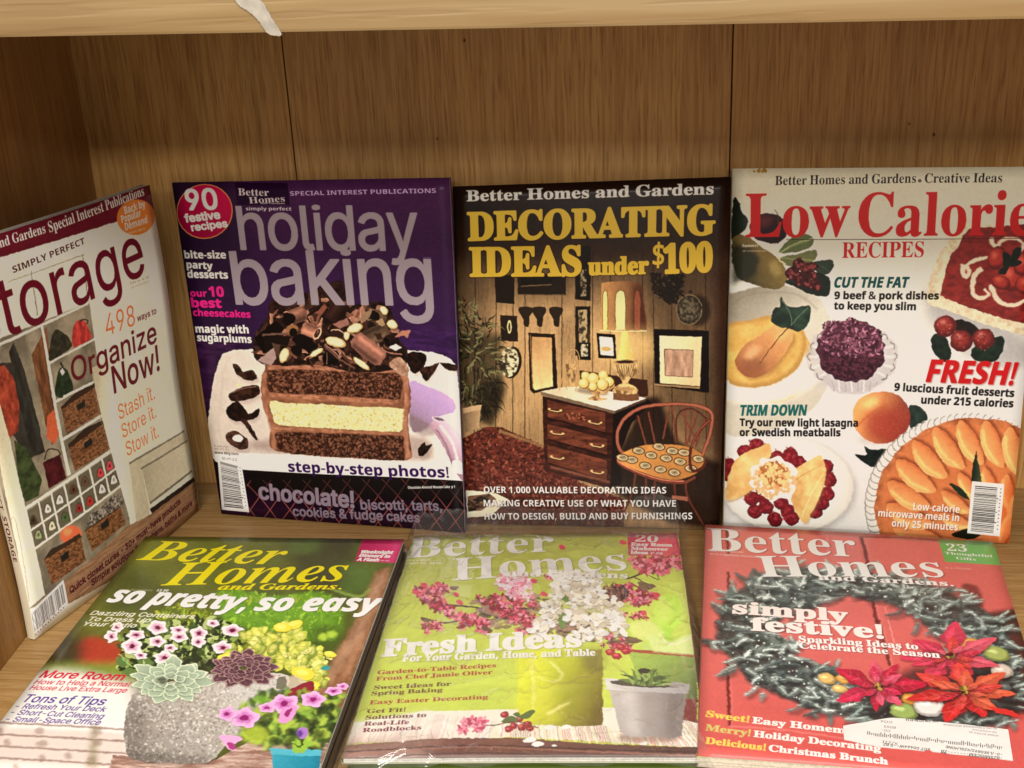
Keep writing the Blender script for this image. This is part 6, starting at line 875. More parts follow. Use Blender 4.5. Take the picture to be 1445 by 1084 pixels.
    # dessert plate
    C.ell(336, 662, 318, 222, (150, 148, 144), 4, .7, 12); C.ell(330, 650, 310, 218, (204, 200, 192), 4, 1, 3); C.stroke([(590, 520), (625, 620), (620, 720), (570, 800)], 8, (196, 190, 182), a=.8, blur=4); C.ell(320, 650, 250, 180, (222, 219, 212), 4, .8, 20)
    def rasp(x, y, q=34):
        C.ell(x + 4, y + 5, q, q * .92, (80, 14, 24)); C.ell(x, y, q, q * .92, (128, 22, 38))
        P = [(x + r.normal() * q * .45, y + r.normal() * q * .4) for _ in range(18)]
        C.dab(P, 6, 6, [(154, 34, 52), (112, 16, 34), (168, 52, 66)], a=.7)
    for x, y in ((132, 500), (190, 470), (62, 560), (50, 600), (285, 525), (345, 510), (320, 545), (385, 550), (510, 565), (525, 625), (515, 690), (165, 710), (215, 700), (180, 770), (232, 750), (300, 730), (272, 805), (332, 770), (460, 770), (350, 800), (490, 730)): rasp(x, y)
    def fan(q): 
        C.poly([(a + 4, b + 7) for a, b in q], (150, 110, 70), .6, 4, sm=3); C.poly(q, C.mix((226, 190, 122), (200, 156, 86), (40, 40), 3), sm=3)
    fan([(48, 660), (70, 580), (110, 520), (200, 480), (248, 462), (254, 520), (200, 590), (190, 650), (130, 700), (50, 722)]); fan([(345, 600), (400, 560), (480, 516), (498, 540), (512, 600), (490, 690), (450, 770), (410, 826), (350, 720), (372, 660)])
    C.stroke([(360, 640), (430, 590), (495, 560)], 4, (176, 130, 76), a=.6); C.stroke([(400, 800), (440, 700), (500, 600)], 4, (240, 212, 150), a=.6)
    C.poly(circ(268, 620, 104, 96, 0, 24, .12, r), (238, 230, 214), sm=3); P = C.scatter(circ(270, 625, 96, 86), 200); C.dab(P, 12, 9, [(250, 246, 236), (226, 206, 170), (206, 172, 120)], wob=.3)
    P = C.scatter(circ(270, 605, 70, 60), 170); C.dab(P, 9, 7, [(206, 150, 84), (176, 110, 52), (228, 184, 120)], wob=.3)
    C.photo(1.8, .10); C.mute(.82)
    # writing
    C.o = L1
    K = (34, 28, 30); Rd = (160, 34, 34); kb = .032
    C.text("Better Homes and Gardens", 248, 110, 918, 98, 46, K, 'S', bold=.0); C.text("Creative Ideas", 960, 98, 1334, 96, 46, K, 'S'); C.ell(937, 88, 9, 9, (90, 80, 76))
    C.text("Low", 108, 366, 600, 360, 214, Rd, 'S', bold=.006); C.text("Calorie", 642, 362, 1478, 354, 214, Rd, 'S', bold=.006); C.stroke([(300, 379), (900, 377), (1600, 372)], 3, (60, 30, 30), sm=False)
    C.text("RECIPES", 566, 468, 956, 464, 76, Rd, 'S')
    C.text("Summer 1998, $2.95", 92, 416, 288, 410, 15, (200, 190, 170), 'S'); C.micro(94, 440, 260, 436, 10, (180, 170, 150), 4)
    Tl = (14, 74, 72)
    C.text("CUT THE FAT", 530, 612, 886, 612, 50, Tl, 'B', bold=.03, slant=.2); C.text("9 beef & pork dishes", 530, 668, 1028, 670, 36, K, 'B', bold=kb); C.text("to keep you slim", 528, 718, 918, 722, 36, K, 'B', bold=kb)
    C.o = L2
    C.text("FRESH!", 980, 176, 1404, 194, 102, (168, 24, 30), 'B', bold=.03, slant=.2, shadow=(120, 60, 50)); C.text("9 luscious fruit desserts", 830, 218, 1394, 250, 36, K, 'B', bold=kb); C.text("under 215 calories", 956, 278, 1390, 298, 36, K, 'B', bold=kb)
    C.text("TRIM DOWN", 116, 334, 424, 332, 48, (20, 96, 92), 'B', bold=.03, slant=.2); C.text("Try our new light lasagna", 112, 382, 660, 384, 34, K, 'B', bold=kb); C.text("or Swedish meatballs", 112, 428, 578, 428, 34, K, 'B', bold=kb)
    Wt = (242, 236, 222)
    C.text("Low-calorie", 920, 764, 1138, 780, 32, Wt, 'B', shadow=(150, 90, 40)); C.text("microwave meals in", 756, 794, 1136, 818, 32, Wt, 'B', shadow=(150, 90, 40)); C.text("only 25 minutes", 820, 840, 1130, 860, 32, Wt, 'B', shadow=(150, 90, 40))
    C.poly([(1240, 640), (1420, 640), (1420, 940), (1300, 900)], (196, 100, 50), .5, 20)
    C.barcode([(1198, 636), (1350, 650), (1330, 888), (1176, 872)], vertical=True, n=56, bg=(238, 234, 224))
    C.o = L1
    P = [(150 + 22 * k, 40 + r.normal() * 5) for k in range(3)]; C.dab(P, 12, 9, [(140, 112, 60)], wob=.5); P = C.scatter([(80, 300), (100, 300), (90, 900)], 20)
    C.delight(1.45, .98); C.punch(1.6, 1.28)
    return C

def petunia(C, x, y, a, b, c1=(244, 228, 236), c2=(218, 156, 190), dk=(110, 22, 60)):
    r = C.rng; n = 20; t = np.linspace(0, 6.283, n, endpoint=False); ph = r.random() * 6
    k = 1 + .13 * np.cos(5 * t + ph) + .05 * (r.random(n) - .5)
    P = np.stack([x + np.cos(t) * a * k, y + np.sin(t) * b * k], 1)
    C.poly(P + (1.5, 3), (60, 70, 30), .5, 2); C.poly(P, c1, sm=3); C.poly((P - (x, y)) * .62 + (x, y), c2, .85, 3, sm=3)
    for j in range(5): C.stroke([(x, y), (x + math.cos(j * 1.257 + ph) * a * .8, y + math.sin(j * 1.257 + ph) * b * .8)], max(a * .09, 1.2), dk, .5, a=.5)
    C.ell(x, y, a * .28, b * .32, dk, blur=1)

def cover_patio(quad):
    C = Cover(quad, 55); r = C.rng
    f1 = (0, 750, 3.245); f2 = (180, 750, 3.6125); f3 = (170, 860, 3.705); f4 = (150, 860, 6.881); f5 = (330, 860, 4.839)
    C.o = (0, 0, 1)
    C.poly([(-100, 740), (700, 740), (700, 1200), (-100, 1200)], C.grad((200, 760), (112, 116, 44), (420, 800), (84, 92, 40), .2, (110, 60)))
    C.o = f2
    C.poly([(800, 40), (1180, 40), (1150, 170), (1240, 330), (900, 300)], (62, 62, 44), .85, 26); C.poly([(1100, 160), (1280, 170), (1240, 300), (1080, 330)], (84, 112, 52), .8, 22)
    C.poly([(840, 20), (1000, 20), (960, 110), (820, 120)], (96, 120, 60), .6, 20)
    C.poly([(-80, 100), (140, 250), (340, 330), (100, 420), (-140, 420)], (70, 76, 38), .75, 30)
    C.poly([(1270, 200), (1345, 180), (1300, 420), (1100, 900), (900, 1100), (980, 760), (1170, 450)], C.mix((128, 86, 60), (166, 122, 92), (20, 60), 3), 1, 8)
    C.stroke([(1290, 220), (1200, 470), (1020, 760)], 24, (196, 160, 130), a=.6, blur=12); C.stroke([(1040, 290), (1180, 330), (1240, 290)], 12, (150, 176, 84), a=.7, blur=5)
    # ferny greens
    for (poly, cols, n, rx, ry) in (([(180, 400), (300, 370), (420, 400), (430, 480), (240, 520), (120, 480)], [(150, 158, 40), (176, 184, 56), (110, 124, 34), (90, 104, 36)], 260, 18, 7),
                            ([(470, 300), (560, 300), (660, 320), (760, 330), (1000, 310), (1100, 420), (1040, 560), (800, 520), (520, 470), (470, 400)], [(120, 164, 44), (150, 190, 62), (92, 136, 38), (104, 150, 44)], 620, 22, 8)):
        C.poly(poly, cols[3], .85, 12, sm=3); P = C.scatter(poly, n); C.dab(P, rx, ry, cols, wob=.35, a=.85)
    for x, y, h in ((520, 300, 60), (620, 320, 50), (700, 330, 44), (860, 320, 40), (290, 390, 50), (205, 400, 40), (980, 330, 40), (370, 400, 40)):
        for k in range(9):
            C.stroke([(x, y + h), (x + r.normal() * 26, y - h * .2 + r.random() * 20)], 9, [(160, 180, 56), (120, 150, 44)][k % 2], 2, a=.85)
    C.poly([(940, 480), (1080, 470), (1060, 600), (900, 640)], (70, 90, 36), .8, 16)
    for x, y in ((1000, 535), (1045, 522)): C.ell(x, y, 24, 20, (176, 206, 72), 0, .9, 5)
    # left lower: red blur, pale patio
    C.o = f1
    C.poly([(240, 460), (420, 440), (480, 520), (600, 700), (160, 700), (100, 600)], (88, 80, 40), .9, 30); C.blob([(360, 520), (430, 480), (560, 520), (560, 600), (420, 610), (360, 580)], (176, 52, 40), .85, 14); C.blob([(200, 500), (380, 500), (360, 600), (200, 600)], (54, 44, 28), .8, 20)
    C.poly([(160, 610), (640, 600), (660, 700), (200, 740)], (140, 160, 60), .7, 22)
    C.poly([(190, 640), (330, 640), (620, 700), (640, 900), (600, 1300), (-300, 1300), (-40, 900)], (244, 236, 232), 1, 24)
    C.poly([(-300, 890), (600, 920), (640, 1400), (-400, 1400)], (226, 208, 200), .9, 8)
    L = []
    for y in (885, 940, 995, 1050, 1105): L.append(C.stroke([(-200, y - 20), (200, y), (600, y + 20)], 9, 0, ret=True))
    C.polys(L, (138, 106, 98), .8, 2)
    for x, y, w in ((-20, 905, 30), (165, 905, 30), (430, 905, 34), (20, 960, 24), (170, 965, 40), (430, 960, 30), (300, 1020, 24), (400, 1040, 30), (180, 1030, 20), (60, 1075, 20), (500, 1075, 26)):
        C.blob([(x, y), (x + w, y - 8), (x + w + 8, y + 18), (x + 6, y + 22)], (140, 112, 98), .55, 4)
    C.poly([(420, 880), (450, 880), (450, 1084), (400, 1084)], (140, 130, 90), .6, 8)
    # stone pot
    C.o = f3
    C.poly([(-40, 760), (500, 780), (760, 640), (1100, 700), (1040, 900), (-80, 900)], C.mix((206, 178, 166), (150, 112, 98), (60, 9), 3, 2.4))
    C.poly([(25, 770), (160, 800), (470, 800), (500, 770), (300, 740)], (52, 40, 36), .9, 8)
    pot = [(20, 620), (50, 480), (90, 430), (240, 380), (480, 330), (850, 330), (880, 400), (820, 500), (740, 600), (560, 700), (470, 790), (340, 800), (150, 792), (50, 770), (28, 700)]
    C.poly(pot, C.grad((40, 700), (146, 138, 132), (700, 450), (200, 193, 186), .06, (30, 30)), sm=3)
    C.setclip(pot, 3)
    P = C.scatter(pot, 2600); C.dab(P, 5.5, 4.5, [(214, 210, 204), (240, 238, 232), (96, 86, 78), (140, 130, 120), (176, 160, 140)], n=6, wob=.35, a=.5)
    C.poly([(20, 560), (80, 450), (140, 560), (100, 800), (20, 780)], (90, 80, 76), .45, 20); C.poly([(50, 730), (470, 760), (470, 810), (40, 800)], (70, 60, 56), .5, 12); C.poly([(560, 380), (830, 340), (850, 420), (640, 520)], (206, 204, 200), .45, 16)
    C.setclip(None)
    # foliage under the petunias
    fp = [(0, 150), (100, 60), (300, 60), (520, 40), (700, 130), (760, 260), (520, 300), (300, 300), (0, 330)]
    C.poly([(120, 160), (300, 130), (560, 110), (640, 250), (480, 300), (200, 300)], (58, 66, 34), .85, 10); P = C.scatter(fp, 620)
    C.dab(P, 20, 10, [(96, 124, 54), (136, 156, 84), (64, 84, 40), (176, 190, 120), (44, 54, 30)], wob=.3)
    C.poly([(200, 250), (560, 250), (560, 330), (200, 340)], (44, 44, 32), .7, 10)
    for pts in ([(20, 320), (60, 300), (80, 330), (50, 350)], [(80, 230), (120, 250), (110, 300)], [(-10, 250), (40, 260), (30, 300), (-10, 290)], [(130, 250), (180, 270), (150, 310)]): C.blob(pts, (96, 124, 66))
    C.stroke([(0, 230), (60, 290), (140, 310)], 7, (150, 190, 110), a=.8)
    for x, y, a, b in ((200, 92, 50, 36), (88, 132, 46, 26), (68, 190, 52, 40), (198, 164, 42, 28), (308, 104, 42, 22), (312, 140, 46, 26), (416, 122, 44, 34), (412, 166, 38, 26), (490, 68, 32, 20), (590, 104, 54, 32), (540, 194, 52, 32), (112, 238, 34, 20), (236, 248, 52, 32), (268, 198, 34, 20), (-8, 90, 30, 26), (-40, 140, 34, 30)):
        petunia(C, x, y, a, b)
    # yellow leaves
    ly = [(600, 180), (640, 120), (740, 90), (860, 60), (960, 120), (1000, 200), (1120, 210), (1110, 260), (1060, 290), (1080, 380), (1000, 410), (900, 350), (820, 300), (720, 260), (560, 250)]
    C.poly([(620, 200), (760, 110), (900, 120), (1060, 220), (1050, 350), (940, 350), (760, 240)], (126, 138, 48), .9, 8); P = C.scatter(ly, 150)
    for i in range(0, 150, 2):
        for (x, y), c in zip(P[i:i + 2], (((204, 208, 84), (164, 180, 76), (216, 220, 136))[i % 3], ((184, 194, 76), (130, 150, 60))[i // 2 % 2])):
            a = 14 + 28 * r.random() ** 1.5; q = circ(x, y, a, a * .62, r.random() * 3, 12, .08, r)
            C.poly(q + (1, 4), (110, 100, 30), .6, 2); C.poly(q, c, sm=2); C.poly((q - (x, y)) * .6 + (x - 2, y - 3), (240, 232, 130), .6, 3)
            if r.random() > .5: C.stroke([(x - a * .7, y), (x + a * .6, y + 3)], 2.5, (160, 140, 50), a=.8)
    for x, y, a, b, ro in ((915, 75, 44, 22, -14), (850, 90, 46, 24, 0), (560, 245, 52, 22, -10), (1100, 232, 32, 16, 10), (1015, 398, 32, 22, -20), (960, 330, 60, 34, 10)):
        C.ell(x + 1, y + 4, a, b, (100, 94, 30), ro, .6, 2); C.ell(x, y, a, b, (228, 214, 70), ro); C.ell(x - 4, y - 4, a * .6, b * .5, (244, 236, 130), ro, .7, 3)
    # agave rosettes
    def rosette(cx, cy, R, S, n0, rings, col, edge, core):
        for j in range(rings):
            f = 1 - j / rings * .82; n = max(5, int(n0 * (1 - j / (rings * 1.5))))
            for k in range(n):
                a = 6.283 * (k + .5 * (j % 2)) / n + r.normal() * .06; l = f * (1 + .08 * r.normal()); w = 5.6 / n * 1.1
                tip = (cx + math.cos(a) * R * l, cy + math.sin(a) * S * l); b1 = (cx + math.cos(a - w * .55) * R * l * .72, cy + math.sin(a - w * .55) * S * l * .72); b2 = (cx + math.cos(a + w * .55) * R * l * .72, cy + math.sin(a + w * .55) * S * l * .72); ce = (cx + math.cos(a) * R * .1, cy + math.sin(a) * S * .1)
                q = [ce, b1, ((b1[0] + tip[0]) / 2 + (b1[0] - b2[0]) * .1, (b1[1] + tip[1]) / 2 + (b1[1] - b2[1]) * .1), tip, ((b2[0] + tip[0]) / 2 - (b1[0] - b2[0]) * .1, (b2[1] + tip[1]) / 2 - (b1[1] - b2[1]) * .1), b2]
                C.poly([(u, v + 3) for u, v in q], core, .6, 3, sm=3); C.poly(q, edge, sm=4); m = np.array(q).mean(0); C.poly((np.array(q) - m) * .84 + m, C.grad(ce, tuple(int(t * .62) for t in col), tip, col), sm=4)
                if r.random() > .4: C.stroke([ce, tip], 2.4, edge, 1, a=.5)
    rosette(268, 372, 212, 122, 13, 4, (178, 196, 170), (214, 226, 196), (40, 50, 40)); C.ell(222, 366, 30, 18, (60, 66, 50), 0, .8, 4)
    rosette(648, 300, 180, 104, 13, 6, (104, 70, 80), (176, 136, 136), (34, 20, 26))
    # right side: dish, petunias, teal pot
    C.blob([(870, 400), (900, 340), (980, 380), (1000, 430), (920, 440)], (206, 190, 170), .8, 5); C.blob([(870, 430), (1000, 370), (1010, 430), (930, 450)], (140, 44, 56)); C.ell(846, 380, 30, 36, (120, 116, 100), 20); C.ell(1075, 303, 24, 12, (60, 150, 150))
    P = C.scatter([(640, 480), (800, 420), (1160, 440), (1130, 620), (1050, 740), (760, 720), (620, 640)], 380)
    C.poly([(640, 560), (760, 470), (1140, 470), (1060, 740), (780, 710), (640, 660)], (70, 86, 44), .9, 14); C.dab(P, 26, 15, [(92, 126, 56), (140, 176, 70), (54, 72, 36), (176, 200, 80), (40, 50, 34)], a=.75, blur=3)
    C.blob([(640, 640), (720, 600), (770, 650), (740, 700), (660, 690)], (186, 206, 70), .7, 7); C.ell(750, 470, 46, 20, (120, 170, 60), 20, .8, 4)
    for x, y, a, b in ((650, 562, 76, 52), (860, 488, 76, 46), (1010, 468, 62, 40), (560, 540, 46, 36), (770, 510, 44, 26), (1120, 425, 44, 22), (1165, 400, 30, 18)):
        petunia(C, x, y, a, b, (232, 176, 222), (206, 120, 196), (150, 36, 110))
    C.blob([(830, 580), (850, 520), (920, 500), (915, 550), (870, 592)], (222, 150, 208)); C.blob([(862, 545), (880, 520), (900, 515), (880, 560)], (160, 50, 120)); C.blob([(520, 660), (560, 650), (640, 670), (600, 700), (605, 735), (560, 715)], (228, 168, 216)); C.blob([(560, 690), (600, 700), (600, 730), (570, 715)], (170, 60, 130))
    C.ell(955, 645, 30, 32, (170, 120, 196)); C.ell(940, 648, 16, 20, (86, 50, 140), 0, .9, 3)
    C.poly([(790, 730), (1052, 742), (1040, 860), (1000, 960), (840, 960), (800, 860)], C.grad((800, 760), (60, 160, 184), (1040, 800), (36, 128, 156))); C.poly([(786, 724), (1054, 736), (1050, 770), (790, 758)], (86, 178, 198)); P = C.scatter([(880, 690), (1000, 690), (980, 750), (900, 745)], 14); C.dab(P, 16, 10, [(150, 190, 70)])
    C.photo(2.4, .12)
    # writing
    C.o = f2
    Yl = (222, 208, 22)
    C.text("Better", 44, 144, 780, 168, 100, Yl, 'SI', bold=.0, xh=.76, outline=((90, 92, 34), 1)); C.text("Homes", 172, 274, 1110, 248, 112, Yl, 'SI', bold=.0, outline=((70, 72, 34), 1)); C.text("and Gardens.", 462, 294, 1092, 292, 29, Yl, 'SI', bold=.02, outline=((60, 62, 34), 1))
    C.poly([(1198, 40), (1404, 42), (1370, 160), (1158, 152)], C.grad((1200, 100), (176, 28, 86), (1400, 100), (206, 56, 116)))
    Wt = (246, 242, 240)
    C.text("Weeknight", 1190, 110, 1352, 114, 15, Wt, 'B', bold=.05, slant=.15); C.text("Dinners in", 1180, 128, 1336, 134, 15, Wt, 'B', bold=.05, slant=.15); C.text("A Flash", 1170, 148, 1280, 152, 15, Wt, 'B', bold=.05, slant=.15); C.micro(1290, 150, 1334, 152, 8, Wt, 2)
    C.text("so pretty,", -102, 356, 592, 398, 78, (244, 242, 244), 'BI', bold=.028, shadow=(60, 60, 40), xh=.8); C.text("so easy", 648, 398, 1284, 404, 78, (244, 242, 244), 'BI', bold=.028, shadow=(60, 60, 40), xh=.8)
    C.text("$3.99", 150, 304, 208, 306, 12, Wt, 'B'); C.micro(-40, 300, 130, 303, 10, (180, 176, 130), 3)
    C.o = f1
    for t, x0, y0, x1, y1 in (("Dazzling Containers", 416, 380, 892, 396), ("To Dress Up", 408, 408, 690, 414), ("Your Patio", 384, 430, 626, 438)): C.text(t, x0, y0, x1, y1, 19, (226, 222, 206), 'N', bold=.022, slant=.18)
    Rd = (196, 24, 64)
    C.text("More Room", 184, 668, 566, 680, 34, Rd, 'N', bold=.035, slant=.18)
    for t, x0, y0, x1, y1 in (("How to Help a Normal", 158, 698, 596, 708), ("House Live Extra Large", 138, 724, 580, 736)): C.text(t, x0, y0, x1, y1, 22, Rd, 'N', bold=.022, slant=.18)
    Pu = (78, 52, 150)
    C.text("Tons of Tips", 108, 780, 478, 794, 36, Pu, 'N', bold=.022, slant=.18)
    for t, x0, y0, x1, y1 in (("- Refresh Your Deck", 70, 810, 484, 824), ("- Short-Cut Cleaning", 48, 838, 474, 856), ("- Small-Space Office", 26, 870, 458, 884)): C.text(t, x0, y0, x1, y1, 24, Pu, 'N', bold=.022, slant=.18)
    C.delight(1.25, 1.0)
    return C

def blossom(C, x, y, R, cols, n=5, sq=.7):
    r = C.rng; ph = r.random() * 6
    for k in range(n):
        a = ph + k * 6.283 / n; c = cols[r.integers(len(cols))]
        q = circ(x + math.cos(a) * R * .55, y + math.sin(a) * R * .55 * sq, R * .5, R * .36 * sq, a, 10, .12, r)
        C.poly(q + (0, R * .1), tuple(int(t * .5) for t in c), .6, 1); C.poly(q, c, sm=2)
    C.ell(x, y, R * .16, R * .13, tuple(int(t * .6) for t in cols[0]))

def cover_fresh(quad):
    C = Cover(quad, 66); r = C.rng
    m1 = (480, 730, 2.779); m2 = (480, 900, 2.779); m3 = (540, 760, 6.021); m4 = (760, 760, 6.021)
    C.o = (0, 0, 1)
    C.poly([(400, 700), (1100, 700), (1100, 1200), (400, 1200)], C.grad((700, 760), (156, 162, 72), (700, 960), (180, 194, 78), .07, (160, 120)))
    C.o = m1
    C.poly([(1160, 200), (1340, 200), (1420, 560), (1060, 600)], (186, 204, 90), .6, 30); C.ell(1290, 365, 54, 70, (170, 212, 70), 0, .85, 8); C.ell(1270, 360, 30, 46, (190, 228, 100), 0, .7, 10)
    C.poly([(1260, 420), (1300, 430), (1310, 520), (1280, 528)], (150, 196, 60), .8, 8); C.blob([(1130, 420), (1200, 400), (1260, 440), (1240, 470), (1170, 470)], (200, 220, 130), .8, 6)
    C.poly([(1180, 480), (1240, 510), (1300, 495), (1390, 480), (1400, 560), (1200, 560)], (176, 200, 120), .8, 8)
    C.o = m2
    # pots on the right
    C.poly([(1130, 45), (1400, 60), (1400, 260), (1180, 200)], C.grad((1150, 100), (150, 176, 80), (1400, 200), (86, 100, 56))); C.poly([(1110, 38), (1400, 56), (1400, 70), (1120, 50)], (150, 60, 50)); C.poly([(1330, 230), (1400, 236), (1400, 330), (1340, 330)], (110, 34, 34))
    C.poly([(1200, -20), (1290, 10), (1390, -30), (1400, 60), (1230, 50)], (196, 214, 140), .9, 5); C.stroke([(1250, -20), (1300, 20), (1380, -10)], 5, (230, 238, 190), a=.8)
    # table runner stripes
    C.poly([(60, 330), (330, 285), (720, 280), (1060, 270), (1400, 330), (1400, 430), (700, 390), (20, 410)], (220, 208, 196))
    L = {0: [], 1: [], 2: [], 3: [], 4: []}
    for k in range(150):
        x = 20 + k * 9.4; t = x / 1400; sk = (700 - x) * .12
        L[int(r.integers(5))].append([(x + sk, 275 + 20 * abs(t - .5)), (x + sk + 5, 275 + 20 * abs(t - .5)), (x + 5 - sk * .3, 432), (x - sk * .3, 432)])
    C.setclip([(40, 350), (330, 292), (720, 340), (1030, 340), (1100, 380), (1400, 300), (1400, 430), (1000, 416), (700, 392), (400, 394), (20, 412)])
    for k, c in enumerate(((196, 84, 84), (150, 134, 110), (236, 226, 214), (214, 196, 150), (120, 92, 84))): C.polys(L[k], c, .62)
    C.setclip(None); C.poly([(30, 330), (330, 285), (640, 330), (560, 400), (20, 412)], (226, 212, 208), .55, 14)
    # yellow vase
    C.poly([(702, 60), (760, 50), (1030, 40), (1030, 342), (900, 348), (726, 340), (696, 290)], C.grad((705, 200), (196, 206, 54), (1030, 250), (104, 88, 28), .05, (40, 120))); C.poly([(700, 50), (800, 46), (860, 344), (726, 340), (696, 290)], (206, 206, 60), .5, 22)
    C.poly([(940, 40), (1030, 36), (1030, 120), (960, 130)], (96, 84, 50), .6, 14)
    for pts in ([(750, 80), (760, 200), (756, 300)], [(820, 90), (870, 140), (840, 170), (770, 150)]): C.stroke(pts, 8, (228, 228, 170), 3, a=.5, blur=3)  # pale strokes here and below: sleeve crease glints painted into the print
    C.stroke([(815, 300), (860, 270), (905, 250)], 16, (214, 206, 130), 3, a=.7, blur=3)
    # grey pot with succulent
    C.ell(1215, 390, 130, 20, (110, 70, 60), 0, .6, 8)
    C.poly([(1052, 195), (1358, 200), (1338, 380), (1310, 392), (1130, 386), (1100, 372)], C.grad((1070, 280), (176, 168, 166), (1350, 300), (120, 112, 110), .06, (30, 60))); C.poly([(1100, 210), (1160, 210), (1180, 384), (1130, 380)], (206, 202, 200), .5, 14); C.poly([(1280, 210), (1340, 212), (1320, 380), (1280, 384)], (104, 92, 92), .5, 12)
    C.poly([(1040, 162), (1060, 156), (1340, 170), (1368, 184), (1364, 204), (1340, 214), (1060, 202), (1044, 190)], C.grad((1050, 180), (200, 196, 196), (1360, 190), (150, 144, 146)), sm=2); C.ell(1204, 176, 146, 14, (70, 64, 60), 2)
    for k in range(34):
        a = math.pi * (1 + r.random()); l = 40 + 66 * r.random(); x = 1200 + r.normal() * 30; y = 176
        C.stroke([(x, y), (x + math.cos(a) * l * .6, y + math.sin(a) * l * .5), (x + math.cos(a) * l, y + math.sin(a) * l * .62)], 17, [(96, 120, 60), (140, 160, 90), (64, 82, 46)][k % 3], 2)
    C.ell(1190, 124, 26, 10, (44, 40, 34))
    C.poly([(1300, 165), (1350, 172), (1348, 190), (1290, 186)], (150, 142, 140), .8)
    # wooden bench bottom
    C.poly([(10, 420), (400, 394), (700, 394), (1000, 416), (1400, 430), (1400, 700), (-40, 700)], C.grad((700, 400), (112, 70, 58), (700, 480), (70, 42, 38), .12, (120, 8)))
    C.poly([(-40, 400), (420, 384), (300, 480), (-60, 520)], (150, 120, 112), .5, 18)
    for y in (440, 470, 492): C.stroke([(20, y + 6), (500, y - 16), (900, y - 4), (1400, y + 10)], 5, (42, 22, 22), a=.7)
    C.stroke([(20, 458), (500, 430), (900, 445), (1400, 462)], 6, (150, 100, 84), a=.6, blur=2); C.poly([(20, 480), (700, 500), (1400, 500), (1400, 700), (-40, 700)], (46, 30, 30), .8, 10)
    for k in range(7): C.stroke([(60 + k * 60, 350 + r.random() * 20), (20 + k * 70, 480)], 2.5, (120, 96, 92), a=.5)
    for x, y, a in ((745, 402, 26), (775, 418, 24), (840, 424, 10), (1190, 416, 16), (885, 350, 22), (820, 352, 22)): C.ell(x, y, a, a * .4, (236, 222, 218), -6)
    # fallen blossoms
    for _ in range(14): blossom(C, 470 + 100 * r.random(), 320 + 46 * r.random(), 22, [(214, 104, 132), (230, 140, 160), (176, 60, 92)])
    for x, y in ((680, 345), (712, 350), (744, 356), (705, 318), (646, 300), (660, 360), (735, 340)): C.ell(x, y, 16, 14, (140, 24, 44)); C.ell(x - 4, y - 4, 6, 5, (206, 90, 100), blur=1)
    for pts in ([(630, 330), (670, 305), (700, 320), (670, 335)], [(700, 310), (750, 280), (765, 290), (740, 315)], [(680, 300), (700, 292), (705, 312)]): C.blob(pts, (84, 100, 52))
    C.stroke([(560, 345), (620, 340), (700, 330), (780, 355)], 4, (90, 60, 44))
    # branches with pink blossom
    C.o = m1
    for pts, w in (([(340, 330), (430, 340), (530, 350), (700, 380), (900, 420), (1100, 470)], 9), ([(400, 410), (470, 400), (560, 360), (700, 330)], 7), ([(700, 260), (740, 330), (800, 380)], 6), ([(1120, 240), (1180, 220), (1250, 190), (1290, 170)], 7), ([(1130, 250), (1200, 300), (1100, 330)], 6), ([(1150, 230), (1200, 260), (1210, 300)], 5), ([(1190, 215), (1250, 240), (1230, 200)], 4)):
        C.stroke(pts, w, (70, 48, 46), 3)
    P = C.scatter([(520, 320), (760, 300), (1100, 420), (1150, 500), (900, 470), (560, 420)], 260); C.dab(P, 20, 7, [(84, 52, 56), (110, 80, 80), (64, 44, 44), (150, 116, 106)], a=.8, rot=.2)
    Pk = [(176, 52, 82), (206, 92, 120), (142, 34, 56), (218, 128, 148), (120, 30, 46)]
    for poly, n, R in (([(290, 280), (400, 255), (430, 300), (400, 350), (310, 310)], 26, 22), ([(360, 330), (440, 330), (440, 380), (370, 370)], 14, 20), ([(440, 380), (580, 390), (590, 440), (460, 440)], 24, 21), ([(320, 410), (400, 400), (400, 445), (330, 445)], 12, 17), ([(540, 310), (620, 300), (760, 330), (760, 420), (580, 370)], 34, 21),
                       ([(1140, 160), (1320, 150), (1340, 200), (1170, 210)], 34, 24), ([(1060, 250), (1240, 280), (1220, 340), (1080, 330)], 30, 22), ([(700, 400), (760, 380), (770, 470), (700, 470)], 12, 18), ([(1050, 360), (1180, 350), (1200, 390), (1050, 450)], 14, 17), ([(1000, 440), (1140, 480), (1130, 530), (1030, 500)], 14, 17), ([(800, 220), (900, 225), (880, 260), (820, 250)], 8, 18)):
        for x, y in C.scatter(poly, n): blossom(C, x, y, R * (.7 + .5 * r.random()), Pk)
    P = C.scatter([(620, 230), (740, 215), (770, 260), (740, 310), (640, 300)], 26)
    for x, y in P: blossom(C, x, y, 26, [(232, 168, 184), (240, 196, 206), (220, 120, 150)])
    for x, y in ((385, 260), (455, 300), (470, 330), (300, 290), (330, 262), (1190, 370), (1240, 300), (1110, 100), (870, 120), (760, 250), (800, 300)): C.ell(x, y, 14, 9, (190, 50, 80), 20)
    for pts in ([(430, 270), (470, 270), (445, 285)], [(320, 385), (370, 400), (330, 405)], [(1170, 250), (1240, 265), (1190, 285)], [(1120, 460), (1190, 480), (1130, 490)], [(560, 420), (600, 440), (560, 440)]): C.blob(pts, (96, 76, 60))
    C.ell(1080, 300, 50, 32, (60, 30, 32)); P = C.scatter(circ(1078, 300, 56, 34), 60); C.dab(P, 16, 3, [(110, 60, 56), (50, 26, 26), (136, 90, 80)])
    for x, y in ((1060, 525), (1085, 540), (1120, 520), (1100, 505)): C.ell(x, y, 20, 14, (150, 28, 44)); C.ell(x - 4, y - 4, 8, 5, (206, 80, 90), blur=1)
